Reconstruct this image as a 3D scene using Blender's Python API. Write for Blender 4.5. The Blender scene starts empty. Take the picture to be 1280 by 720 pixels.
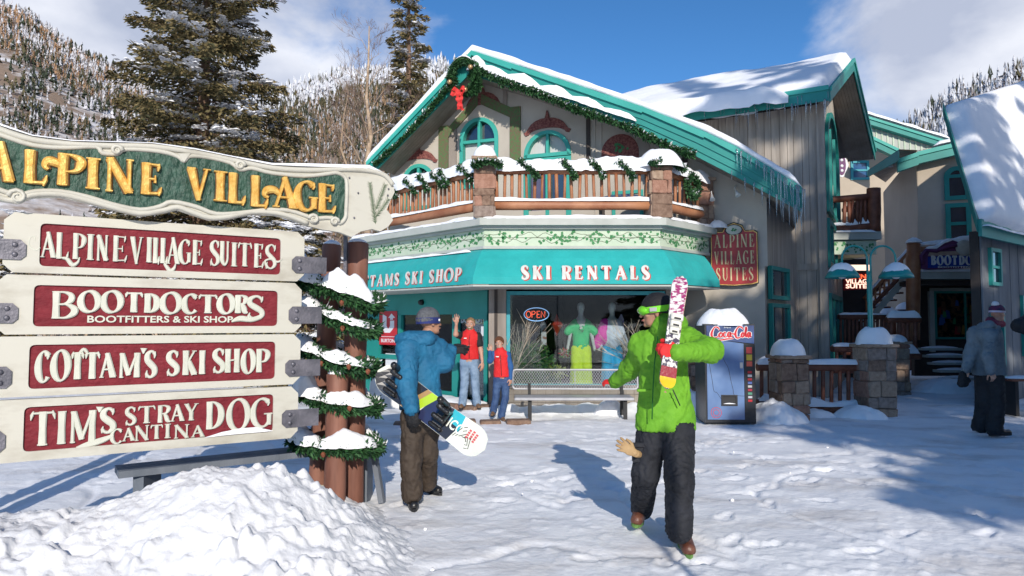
import bpy, math, random
import numpy as np
from mathutils import Vector, Matrix, Quaternion
random.seed(7); RNG = np.random.default_rng(11)
SC = bpy.context.scene
COL = SC.collection
PI = math.pi
def V(*a): return Vector(a)
# ------------------------------------------------------------ camera, sky, sun, exposure
CAMZ = 1.6; FPX = 853.3; TILT = math.atan(44/FPX)
cam_d = bpy.data.cameras.new('camera'); cam = bpy.data.objects.new('camera', cam_d); COL.objects.link(cam)
cam_d.lens = 24.0; cam_d.sensor_width = 36.0; cam_d.clip_end = 3000; cam_d.clip_start = 0.05
cam.location = (0, 0, CAMZ); cam.rotation_euler = (PI/2+TILT, 0, 0)
SC.camera = cam
SUN_EL = math.radians(24.0); SUN_H = Vector((-0.11, 1.0, 0)).normalized()      # way the light travels
W = bpy.data.worlds.new('World'); SC.world = W; W.use_nodes = True
def build_world():
    nt = W.node_tree; N = nt.nodes; L = nt.links; N.clear()
    out = N.new('ShaderNodeOutputWorld'); bg = N.new('ShaderNodeBackground'); bg.inputs[1].default_value = 0.145
    sky = N.new('ShaderNodeTexSky'); sky.sky_type = 'NISHITA'; sky.sun_disc = False
    sky.sun_elevation = SUN_EL
    sx, sy = -SUN_H.x, -SUN_H.y
    sky.sun_rotation = math.atan2(sx, sy)
    sky.altitude = 2900; sky.air_density = 1.0; sky.dust_density = 0.25; sky.ozone_density = 2.6
    tc = N.new('ShaderNodeTexCoord')
    sep = N.new('ShaderNodeSeparateXYZ'); L.new(tc.outputs['Generated'], sep.inputs[0])
    # clouds live in the sky as a function of direction (x/z plane at a constant height)
    def math_(op, a, b=None, clamp=False):
        m = N.new('ShaderNodeMath'); m.operation = op; m.use_clamp = clamp
        for i, v in enumerate((a, b)):
            if v is None: continue
            if isinstance(v, (int, float)): m.inputs[i].default_value = v
            else: L.new(v, m.inputs[i])
        return m.outputs[0]
    az = math_('ARCTAN2', sep.outputs[0], sep.outputs[1])            # 0 straight ahead, + right
    el = math_('ARCSINE', sep.outputs[2])
    n = N.new('ShaderNodeTexNoise'); n.inputs['Scale'].default_value = 2.3; n.inputs['Detail'].default_value = 9; n.inputs['Roughness'].default_value = .56
    n.inputs['Distortion'].default_value = .35
    mp = N.new('ShaderNodeMapping'); mp.inputs['Scale'].default_value = (1.3, 1.3, 2.2); mp.inputs['Location'].default_value = (1.7, .4, .3)
    L.new(tc.outputs['Generated'], mp.inputs[0]); L.new(mp.outputs[0], n.inputs[0])
    # two cloud banks: a tall one to the left, a broad one over the right-hand ridge; thin cloud all round beyond
    def band(a0, wa, e0, we):
        da = math_('DIVIDE', math_('ABSOLUTE', math_('SUBTRACT', az, a0)), wa)
        de = math_('DIVIDE', math_('ABSOLUTE', math_('SUBTRACT', el, e0)), we)
        s = math_('ADD', math_('MULTIPLY', da, da), math_('MULTIPLY', de, de))
        return math_('SUBTRACT', 1.0, s, True)
    b1 = band(-.60, .60, .26, .50); b2 = band(.74, .42, .33, .36); b3 = band(2.6, 1.5, .3, .5)
    m = math_('MAXIMUM', math_('MAXIMUM', b1, b2), b3)
    s = math_('ADD', math_('MULTIPLY', n.outputs['Fac'], 1.15), math_('MULTIPLY', m, .72))
    mr = N.new('ShaderNodeMapRange'); mr.interpolation_type = 'SMOOTHSTEP'
    mr.inputs['From Min'].default_value = .74; mr.inputs['From Max'].default_value = 1.02; L.new(s, mr.inputs['Value'])
    n2 = N.new('ShaderNodeTexNoise'); n2.inputs['Scale'].default_value = 3.6; n2.inputs['Detail'].default_value = 6
    L.new(mp.outputs[0], n2.inputs[0])
    cr = N.new('ShaderNodeMixRGB'); cr.inputs[1].default_value = (3.2, 3.5, 4.35, 1); cr.inputs[2].default_value = (6.0, 6.1, 6.5, 1)
    mr2 = N.new('ShaderNodeMapRange'); mr2.inputs['From Min'].default_value = .38; mr2.inputs['From Max'].default_value = .62
    L.new(n2.outputs['Fac'], mr2.inputs['Value']); L.new(mr2.outputs[0], cr.inputs[0])
    hs = N.new('ShaderNodeHueSaturation'); hs.inputs['Saturation'].default_value = 1.22; hs.inputs['Value'].default_value = 1.0
    L.new(sky.outputs[0], hs.inputs['Color'])
    mx = N.new('ShaderNodeMixRGB'); L.new(math_('MULTIPLY', mr.outputs[0], .93), mx.inputs[0]); L.new(hs.outputs[0], mx.inputs[1]); L.new(cr.outputs[0], mx.inputs[2])
    L.new(mx.outputs[0], bg.inputs[0]); L.new(bg.outputs[0], out.inputs[0])
build_world()
sun_d = bpy.data.lights.new('sun', 'SUN'); sun = bpy.data.objects.new('sun', sun_d); COL.objects.link(sun)
sun_d.energy = 3.7; sun_d.angle = math.radians(.5); sun_d.color = (1, .93, .83)
sd = Vector((SUN_H.x*math.cos(SUN_EL), SUN_H.y*math.cos(SUN_EL), -math.sin(SUN_EL)))
sun.rotation_euler = sd.to_track_quat('-Z', 'Y').to_euler(); sun.location = (3, -20, 20)
SC.view_settings.view_transform = 'Standard'; SC.view_settings.look = 'None'
SC.view_settings.exposure = 0.18; SC.view_settings.gamma = 1.0
SC.render.engine = 'CYCLES'

# ------------------------------------------------------------ measuring: a picture direction meets a plane of the place
def ray(px, py):
    d = Vector(((px-640)/FPX, 1.0, -(py-360)/FPX))
    c, s = math.cos(TILT), math.sin(TILT)
    return Vector((d.x, d.y*c-d.z*s, d.y*s+d.z*c))
CAM = Vector((0, 0, CAMZ))
def P(px, py, y):
    r = ray(px, py); return CAM + r*(y/r.y)
def PG(px, py, z=0.0):
    r = ray(px, py); return CAM + r*((z-CAMZ)/r.z)
class Plane:
    """vertical plane: o = point on it, u = its horizontal direction (to the right), n = towards the viewer"""
    def __init__(s, o, u, z=None):
        s.o = Vector(o); s.u = Vector(u).normalized(); s.v = Vector(z).normalized() if z else Vector((0, 0, 1)); s.n = s.u.cross(s.v).normalized()
    def hit(s, px, py, off=0.0):
        r = ray(px, py); oo = s.o + s.n*off
        t = (oo-CAM).dot(s.n)/r.dot(s.n); return CAM + r*t
    def st(s, px, py, off=0.0):
        p = s.hit(px, py, off)-s.o; return (p.dot(s.u), p.dot(s.v))
    def at(s, a, b, d=0.0): return s.o + s.u*a + s.v*b + s.n*d
    def off(s, d): return Plane(s.o+s.n*d, s.u, s.v)

# ------------------------------------------------------------ materials
MATS = {}
def mat(name, c, rough=.7, var=.12, scale=6., bump=.15, bscale=60., metal=0., c2=None, dist=.01, spec=.5, stretch=None, contrast=(.35, .65), coat=0., sheen=0., detail=4):
    if name in MATS: return MATS[name]
    m = bpy.data.materials.new(name); m.use_nodes = True; nt = m.node_tree; N = nt.nodes; L = nt.links
    b = N['Principled BSDF']; b.inputs['Roughness'].default_value = rough; b.inputs['Metallic'].default_value = metal
    b.inputs['Specular IOR Level'].default_value = spec; b.inputs['Coat Weight'].default_value = coat; b.inputs['Sheen Weight'].default_value = sheen
    tc = N.new('ShaderNodeTexCoord'); mp = N.new('ShaderNodeMapping'); L.new(tc.outputs['Object'], mp.inputs[0])
    if stretch: mp.inputs['Scale'].default_value = stretch
    n = N.new('ShaderNodeTexNoise'); n.inputs['Scale'].default_value = scale; n.inputs['Detail'].default_value = detail; n.inputs['Roughness'].default_value = .6
    L.new(mp.outputs[0], n.inputs[0])
    r = N.new('ShaderNodeMapRange'); r.inputs['From Min'].default_value = contrast[0]; r.inputs['From Max'].default_value = contrast[1]; L.new(n.outputs['Fac'], r.inputs['Value'])
    if c2 is None:
        c2 = tuple(min(1, x*(1+var)) for x in c); c1 = tuple(x*(1-var) for x in c)
    else: c1 = c
    mx = N.new('ShaderNodeMixRGB'); mx.inputs[1].default_value = (*c1, 1); mx.inputs[2].default_value = (*c2, 1)
    L.new(r.outputs[0], mx.inputs[0]); L.new(mx.outputs[0], b.inputs['Base Color'])
    if bump:
        n2 = N.new('ShaderNodeTexNoise'); n2.inputs['Scale'].default_value = bscale; n2.inputs['Detail'].default_value = 5
        L.new(mp.outputs[0], n2.inputs[0])
        bp = N.new('ShaderNodeBump'); bp.inputs['Strength'].default_value = bump; bp.inputs['Distance'].default_value = dist
        L.new(n2.outputs['Fac'], bp.inputs['Height']); L.new(bp.outputs[0], b.inputs['Normal'])
    MATS[name] = m; return m
def glass_mat(name, tint=(.8, .85, .85), refl=.12):
    if name in MATS: return MATS[name]
    m = bpy.data.materials.new(name); m.use_nodes = True; nt = m.node_tree; N = nt.nodes; L = nt.links; N.clear()
    out = N.new('ShaderNodeOutputMaterial'); t = N.new('ShaderNodeBsdfTransparent'); t.inputs[0].default_value = (*tint, 1)
    g = N.new('ShaderNodeBsdfGlossy'); g.inputs['Roughness'].default_value = .02; g.inputs[0].default_value = (.9, .95, 1, 1)
    f = N.new('ShaderNodeFresnel'); f.inputs[0].default_value = 1.33
    a = N.new('ShaderNodeMath'); a.operation = 'ADD'; a.use_clamp = True; a.inputs[1].default_value = refl; L.new(f.outputs[0], a.inputs[0])
    mx = N.new('ShaderNodeMixShader'); L.new(a.outputs[0], mx.inputs[0]); L.new(t.outputs[0], mx.inputs[1]); L.new(g.outputs[0], mx.inputs[2])
    L.new(mx.outputs[0], out.inputs[0]); MATS[name] = m; return m
def emit_mat(name, c, s=1.):
    m = mat(name, c, var=0, bump=0); b = m.node_tree.nodes['Principled BSDF']
    b.inputs['Emission Color'].default_value = (*c, 1); b.inputs['Emission Strength'].default_value = s; return m
def gold_mat():
    m = mat('gold_leaf', (.66, .33, .05), rough=.42, c2=(.90, .60, .18), scale=16, bump=.6, bscale=38, metal=.25, contrast=(.3, .7), dist=.008)
    return m
SNOW = None
def snow_mat(name='snow', bump=.35, bscale=22, dist=.02, c=(.86, .87, .90), c2=(.93, .93, .95), scale=3):
    m = mat(name, c, rough=.6, c2=c2, scale=scale, bump=bump, bscale=bscale, dist=dist, spec=.35, detail=6)
    return m
SNOW = snow_mat()
def attr_mat(name, rough=.8, bump=.2, bscale=60, spec=.3, dist=.01, vs=30, var=.2, transl=0.):
    """colour comes from the mesh attribute 'col' (each needle clump, twig or snow lump has its own), with grain over it"""
    if name in MATS: return MATS[name]
    m = bpy.data.materials.new(name); m.use_nodes = True; nt = m.node_tree; N = nt.nodes; L = nt.links
    b = N['Principled BSDF']; b.inputs['Roughness'].default_value = rough; b.inputs['Specular IOR Level'].default_value = spec
    a = N.new('ShaderNodeAttribute'); a.attribute_name = 'col'
    tc = N.new('ShaderNodeTexCoord'); n = N.new('ShaderNodeTexNoise'); n.inputs['Scale'].default_value = vs; L.new(tc.outputs['Object'], n.inputs[0])
    r = N.new('ShaderNodeMapRange'); r.inputs['To Min'].default_value = 1-var; r.inputs['To Max'].default_value = 1+var; L.new(n.outputs['Fac'], r.inputs['Value'])
    mx = N.new('ShaderNodeMixRGB'); mx.blend_type = 'MULTIPLY'; mx.inputs[0].default_value = 1; L.new(a.outputs['Color'], mx.inputs[1]); L.new(r.outputs[0], mx.inputs[2])
    L.new(mx.outputs[0], b.inputs['Base Color'])
    if bump:
        n2 = N.new('ShaderNodeTexNoise'); n2.inputs['Scale'].default_value = bscale; L.new(tc.outputs['Object'], n2.inputs[0])
        bp = N.new('ShaderNodeBump'); bp.inputs['Strength'].default_value = bump; bp.inputs['Distance'].default_value = dist
        L.new(n2.outputs['Fac'], bp.inputs['Height']); L.new(bp.outputs[0], b.inputs['Normal'])
    MATS[name] = m; return m

# ------------------------------------------------------------ objects
def root_loc(o):
    l = Vector((0, 0, 0))
    while o is not None: l += o.location; o = o.parent
    return l
def props(o, label=None, cat=None, group=None, kind=None):
    if label: o['label'] = label
    if cat: o['category'] = cat
    if group: o['group'] = group
    if kind: o['kind'] = kind
    return o
def thing(name, loc, label, cat, group=None, rz=0):
    o = bpy.data.objects.new(name, None); COL.objects.link(o); o.location = loc; o.rotation_euler.z = rz; o.empty_display_size = .1
    return props(o, label, cat, group)
def link(name, me, mats, parent=None, smooth=False):
    o = bpy.data.objects.new(name, me); COL.objects.link(o)
    if not isinstance(mats, (list, tuple)): mats = [mats]
    for m in mats: me.materials.append(m)
    if parent is not None: o.parent = parent
    return o
def np_mesh(name, v, f, mats, parent=None, smooth=True, base=None, col=None, mi=None):
    """fast mesh from arrays in world coordinates; f is (n,3) or (n,4)"""
    v = np.asarray(v, dtype=np.float32); f = np.asarray(f, dtype=np.int32)
    b = Vector(base) if base is not None else (root_loc(parent) if parent is not None else Vector((0, 0, 0)))
    v = v-np.array(b, dtype=np.float32)
    me = bpy.data.meshes.new(name); k = f.shape[1]
    me.vertices.add(len(v)); me.vertices.foreach_set('co', v.ravel())
    me.loops.add(f.size); me.loops.foreach_set('vertex_index', f.ravel())
    me.polygons.add(len(f)); me.polygons.foreach_set('loop_start', np.arange(0, f.size, k, dtype=np.int32))
    if mi is not None: me.polygons.foreach_set('material_index', np.asarray(mi, dtype=np.int32))
    me.update(calc_edges=True)
    me.polygons.foreach_set('use_smooth', np.full(len(f), smooth, dtype=bool))
    if col is not None:
        a = me.color_attributes.new('col', 'FLOAT_COLOR', 'POINT'); c = np.ones((len(v), 4), dtype=np.float32); c[:, :3] = col; a.data.foreach_set('color', c.ravel())
    o = link(name, me, mats, parent)
    if base is not None and parent is None: o.location = b
    return o
def copy_tree(o, parent=None, loc=None, rz=None, label=None):
    c = o.copy(); COL.objects.link(c)
    if parent is not None: c.parent = parent
    for ch in list(o.children): copy_tree(ch, c)
    if loc is not None: c.location = loc
    if rz is not None: c.rotation_euler.z = rz
    if label: c['label'] = label
    return c
class MB:
    """mesh builder in world coordinates"""
    def __init__(s): s.v = []; s.f = []; s.m = []; s.mi = 0; s.sm = []; s.smooth = False
    def add(s, vs, fs, smooth=None):
        b = len(s.v); s.v += [Vector(p) for p in vs]; s.f += [tuple(b+i for i in f) for f in fs]
        s.m += [s.mi]*len(fs); s.sm += [s.smooth if smooth is None else smooth]*len(fs); return s
    def box(s, c, size, R=None, bev=0.):
        c = Vector(c); h = Vector(size)/2
        ax = R if R is not None else (Vector((1, 0, 0)), Vector((0, 1, 0)), Vector((0, 0, 1)))
        def q(x, y, z): return c+ax[0]*x+ax[1]*y+ax[2]*z
        if bev <= 0:
            vs = [q(x*h.x, y*h.y, z*h.z) for z in (-1, 1) for y in (-1, 1) for x in (-1, 1)]
            return s.add(vs, [(0, 2, 3, 1), (4, 5, 7, 6), (0, 1, 5, 4), (2, 6, 7, 3), (0, 4, 6, 2), (1, 3, 7, 5)])
        b = min(bev, h.x*.45, h.y*.45, h.z*.45); vs = []; idx = {}
        for sx in (-1, 1):
            for sy in (-1, 1):
                for sz in (-1, 1):
                    idx[sx, sy, sz] = len(vs)
                    vs += [q(sx*h.x, sy*(h.y-b), sz*(h.z-b)), q(sx*(h.x-b), sy*h.y, sz*(h.z-b)), q(sx*(h.x-b), sy*(h.y-b), sz*h.z)]
        fs = []
        def quad(a): fs.append(tuple(a))
        for sx in (-1, 1):
            o = [(-1, -1), (1, -1), (1, 1), (-1, 1)];
            quad([idx[sx, a, b_]+0 for a, b_ in (o if sx > 0 else o[::-1])])
            quad([idx[a, sx, b_]+1 for a, b_ in (o[::-1] if sx > 0 else o)])
            quad([idx[a, b_, sx]+2 for a, b_ in (o if sx > 0 else o[::-1])])
        for a in (-1, 1):
            for b_ in (-1, 1):
                quad([idx[-1, a, b_]+1, idx[1, a, b_]+1, idx[1, a, b_]+2, idx[-1, a, b_]+2])
                quad([idx[a, -1, b_]+0, idx[a, 1, b_]+0, idx[a, 1, b_]+2, idx[a, -1, b_]+2])
                quad([idx[a, b_, -1]+0, idx[a, b_, 1]+0, idx[a, b_, 1]+1, idx[a, b_, -1]+1])
        for k in idx.values(): fs.append((k, k+1, k+2))
        return s.add(vs, fs)
    def beam(s, a, b, w, h, up=(0, 0, 1), bev=0.):
        a = Vector(a); b = Vector(b); d = (b-a); L = d.length; d.normalize(); up = Vector(up)
        sd_ = d.cross(up); sd_ = sd_.normalized() if sd_.length > 1e-5 else Vector((1, 0, 0)); u = sd_.cross(d).normalized()
        return s.box((a+b)/2, (L, w, h), (d, sd_, u), bev)
    def tube(s, pts, r, n=8, caps=True, smooth=True, flat=1.0, up=None):
        pts = [Vector(p) for p in pts]
        if not isinstance(r, (list, tuple)): r = [r]*len(pts)
        vs = []; fs = []; prev = None
        for i, p in enumerate(pts):
            d = (pts[min(i+1, len(pts)-1)]-pts[max(i-1, 0)]).normalized()
            if prev is None:
                a = up if up is not None else (Vector((0, 0, 1)) if abs(d.z) < .9 else Vector((1, 0, 0)))
                x = d.cross(a).normalized()
            else: x = (prev-d*prev.dot(d)).normalized()
            prev = x; y = d.cross(x)
            for k in range(n):
                t = 2*PI*k/n; vs.append(p+x*(math.cos(t)*r[i])+y*(math.sin(t)*r[i]*flat))
        for i in range(len(pts)-1):
            for k in range(n):
                fs.append((i*n+k, i*n+(k+1) % n, (i+1)*n+(k+1) % n, (i+1)*n+k))
        s.add(vs, fs, smooth)
        if caps:
            b = len(s.v)-len(vs)
            s.f.append(tuple(b+k for k in range(n))[::-1]); s.f.append(tuple(b+(len(pts)-1)*n+k for k in range(n))); s.m += [s.mi]*2; s.sm += [False]*2
        return s
    def prism(s, poly, pl, d0, d1):
        """polygon in the (a,b) coordinates of a plane, from depth d0 to d1 along its normal"""
        n = len(poly); area = sum(poly[i][0]*poly[(i+1) % n][1]-poly[(i+1) % n][0]*poly[i][1] for i in range(n))
        if area < 0: poly = poly[::-1]
        vs = [pl.at(a, b, d0) for a, b in poly]+[pl.at(a, b, d1) for a, b in poly]
        fs = [tuple(range(n))[::-1], tuple(range(n, 2*n))]+[(i, (i+1) % n, n+(i+1) % n, n+i) for i in range(n)]
        return s.add(vs, fs)
    def ring(s, outer, inner, pl, d0, d1):
        """band between two closed outlines with the same number of points"""
        n = len(outer)
        vs = [pl.at(a, b, d0) for a, b in outer]+[pl.at(a, b, d0) for a, b in inner]+[pl.at(a, b, d1) for a, b in outer]+[pl.at(a, b, d1) for a, b in inner]
        fs = []
        for i in range(n):
            j = (i+1) % n
            fs += [(2*n+i, 2*n+j, 3*n+j, 3*n+i), (i, j, 2*n+j, 2*n+i), (n+i, 3*n+i, 3*n+j, n+j), (i, n+i, n+j, j)]
        return s.add(vs, fs)
    def lathe(s, c, prof, n=16, axis=None, smooth=True):
        c = Vector(c); ax = Vector(axis).normalized() if axis else Vector((0, 0, 1))
        x = ax.orthogonal().normalized(); y = ax.cross(x); vs = []; fs = []
        for r, z in prof:
            for k in range(n):
                t = 2*PI*k/n; vs.append(c+ax*z+x*(r*math.cos(t))+y*(r*math.sin(t)))
        for i in range(len(prof)-1):
            for k in range(n): fs.append((i*n+k, i*n+(k+1) % n, (i+1)*n+(k+1) % n, (i+1)*n+k))
        fs.append(tuple(range(n))[::-1]); fs.append(tuple((len(prof)-1)*n+k for k in range(n)))
        return s.add(vs, fs, smooth)
    def ell(s, c, r, n=10, R=None, jit=0.):
        c = Vector(c); ax = R or (Vector((1, 0, 0)), Vector((0, 1, 0)), Vector((0, 0, 1))); vs = []; fs = []; m = max(4, n//2+1)
        if not isinstance(r, (list, tuple, Vector)): r = (r, r, r)
        for i in range(m+1):
            ph = PI*i/m
            for k in range(n):
                t = 2*PI*k/n; q = 1+random.uniform(-jit, jit)
                vs.append(c+ax[0]*(r[0]*math.sin(ph)*math.cos(t)*q)+ax[1]*(r[1]*math.sin(ph)*math.sin(t)*q)+ax[2]*(r[2]*math.cos(ph)*q))
        for i in range(m):
            for k in range(n): fs.append((i*n+k, (i+1)*n+k, (i+1)*n+(k+1) % n, i*n+(k+1) % n))
        return s.add(vs, fs, True)
    def build(s, name, mats, parent=None, base=None):
        b = Vector(base) if base is not None else (root_loc(parent) if parent is not None else Vector((0, 0, 0)))
        me = bpy.data.meshes.new(name); me.from_pydata([p-b for p in s.v], [], s.f)
        me.polygons.foreach_set('material_index', s.m); me.polygons.foreach_set('use_smooth', s.sm)
        me.update()
        o = link(name, me, mats, parent)
        if base is not None and parent is None: o.location = b
        return o
def bez(pts, n=8, closed=False):
    """Catmull-Rom through points of any dimension"""
    pts = [np.array(p, dtype=float) for p in pts]; m = len(pts); out = []
    rng = range(m if closed else m-1)
    for i in rng:
        if closed: p0, p1, p2, p3 = pts[i-1], pts[i], pts[(i+1) % m], pts[(i+2) % m]
        else: p0, p1, p2, p3 = pts[max(i-1, 0)], pts[i], pts[i+1], pts[min(i+2, m-1)]
        for k in range(n):
            t = k/n; out.append(.5*((2*p1)+(-p0+p2)*t+(2*p0-5*p1+4*p2-p3)*t*t+(-p0+3*p1-3*p2+p3)*t**3))
    if not closed: out.append(pts[-1])
    return out

# ------------------------------------------------------------ numeric noise
def _h(ix, iy, iz, seed):
    n = (ix.astype(np.int64)*374761393+iy.astype(np.int64)*668265263+iz.astype(np.int64)*2147483647+seed*974634777) & 0xffffffff
    n = ((n ^ (n >> 13))*1274126177) & 0xffffffff; n = n ^ (n >> 16)
    return (n & 0xffff)/65535.0
def vnoise(x, y, z=None, seed=0):
    x = np.asarray(x, float); y = np.asarray(y, float); z = np.zeros_like(x) if z is None else np.asarray(z, float)
    ix, iy, iz = np.floor(x), np.floor(y), np.floor(z); fx, fy, fz = x-ix, y-iy, z-iz
    fx = fx*fx*(3-2*fx); fy = fy*fy*(3-2*fy); fz = fz*fz*(3-2*fz); r = 0
    for a in (0, 1):
        for b in (0, 1):
            for c in (0, 1):
                w = (fx if a else 1-fx)*(fy if b else 1-fy)*(fz if c else 1-fz)
                r = r+w*_h(ix+a, iy+b, iz+c, seed)
    return r*2-1
def fbm(x, y, z=None, o=4, seed=0, g=.5):
    r = 0; a = 1; s = 0
    for i in range(o):
        r = r+a*vnoise(x*2**i+i*7.3, y*2**i+i*3.1, None if z is None else z*2**i, seed+i); s += a; a *= g
    return r/s
def grid_faces(nu, nv, closed_u=False):
    i = np.arange(nu if closed_u else nu-1); j = np.arange(nv-1); I, J = np.meshgrid(i, j, indexing='ij'); I2 = (I+1) % nu
    return np.stack([I*nv+J, I2*nv+J, I2*nv+J+1, I*nv+J+1], -1).reshape(-1, 4)

# ------------------------------------------------------------ snow lying on things
def snow_ridge(name, path, w, h, parent, seed=0, n=10, lump=.35, closed=False, drop=.0, step=.05, mat_=None, droop=0., fr=1.):
    """a bank of snow along a path: domed cross-section, uneven edge; w,h numbers or per-point lists"""
    pts = [Vector(p) for p in path]
    m = len(pts)
    if not isinstance(w, (list, tuple)): w = [w]*m
    if not isinstance(h, (list, tuple)): h = [h]*m
    P_ = []
    for i in range(m-1):
        L = (pts[i+1]-pts[i]).length; k = max(1, int(L/step))
        for j in range(k):
            t = j/k; P_.append((pts[i].lerp(pts[i+1], t), w[i]*(1-t)+w[i+1]*t, h[i]*(1-t)+h[i+1]*t))
    P_.append((pts[-1], w[-1], h[-1]))
    a = np.array([p[0] for p in P_]); ww = np.array([p[1] for p in P_]); hh = np.array([p[2] for p in P_]); M = len(a)
    d = np.gradient(a, axis=0); d[:, 2] = 0; d /= np.linalg.norm(d, axis=1)[:, None]+1e-9
    sd_ = np.stack([d[:, 1], -d[:, 0], 0*d[:, 0]], 1)
    s = np.arange(M)*step
    nz = fbm(s*2.2*fr, s*0+seed*3.7, o=3, seed=seed); nz2 = fbm(s*5*fr, s*0+seed*1.3, o=3, seed=seed+5)
    endt = np.minimum(1, np.minimum(np.arange(M), M-1-np.arange(M))/max(1, .12/step))**.5*.97+.03
    hh = hh*(1+lump*nz)*endt; ww = ww*(1+lump*.35*nz2)*(.6+.4*endt)
    th = np.linspace(0, PI, n); V_ = np.zeros((M, n, 3))
    for j, t in enumerate(th):
        c = math.cos(t); x = np.sign(c)*abs(c)**.75; z = math.sin(t)**.85
        edge = (abs(c))**3
        wob = fbm(s*9*fr, s*0+j*.9+seed, o=2, seed=seed+9)*(.06+.10*(fr > 1.5))
        V_[:, j] = a+sd_*(ww*.5*x*(1+wob))[:, None]
        V_[:, j, 2] += hh*z*(1+wob) - edge*droop*(.6+.4*nz2)*(1)
    f = grid_faces(M, n)
    v = V_.reshape(-1, 3)
    return np_mesh(name, v, f[:, ::-1], mat_ or SNOW, parent)
def snow_mound(name, c, rx, ry, h, parent=None, seed=0, rz=0, n=40, p=2.2, lump=.12, mat_=None, base=None):
    u = np.linspace(0, 1, max(6, n//3)); t = np.linspace(0, 2*PI, n, endpoint=False); U, T = np.meshgrid(u, t)
    r = U*(1+lump*.8*fbm(np.cos(T)*1.6+seed, np.sin(T)*1.6, o=3, seed=seed))
    X = rx*r*np.cos(T); Y = ry*r*np.sin(T); Z = h*(1-U**p)**.75*(1+lump*1.5*fbm(X/rx*1.8+seed*3, Y/ry*1.8, o=4, seed=seed))
    Z = np.where(U > .99, -.015, Z)
    ca, sa = math.cos(rz), math.sin(rz)
    v = np.stack([c[0]+X*ca-Y*sa, c[1]+X*sa+Y*ca, c[2]+Z], -1).reshape(-1, 3)
    return np_mesh(name, v, grid_faces(n, len(u), True)[:, ::-1], mat_ or SNOW, parent, base=base)
# ------------------------------------------------------------ lettering, built stroke by stroke
def _arc(cx, cy, rx, ry, a0, a1, n, wf):
    return [(cx+rx*math.cos(math.radians(a0+(a1-a0)*i/n)), cy+ry*math.sin(math.radians(a0+(a1-a0)*i/n)), wf(math.radians(a0+(a1-a0)*i/n))) for i in range(n+1)]
def _ow(tilt=.25, lo=.38, hi=1.05): return lambda a: lo+(hi-lo)*abs(math.cos(a-tilt))**1.3
def _st(x, y0=0, y1=1, w=1., s0=True, s1=True, sl=.17, lean=0):
    r = [('l', [(x, y0, w*1.06), (x+lean*.5, (y0+y1)/2, w*.92), (x+lean, y1, w*1.06)])]
    if s0: r.append(('l', [(x-sl, y0+.02, .22), (x, y0+.035, .36), (x+sl, y0+.02, .22)]))
    if s1: r.append(('l', [(x+lean-sl, y1-.02, .22), (x+lean, y1-.035, .36), (x+lean+sl, y1-.02, .22)]))
    return r
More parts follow.
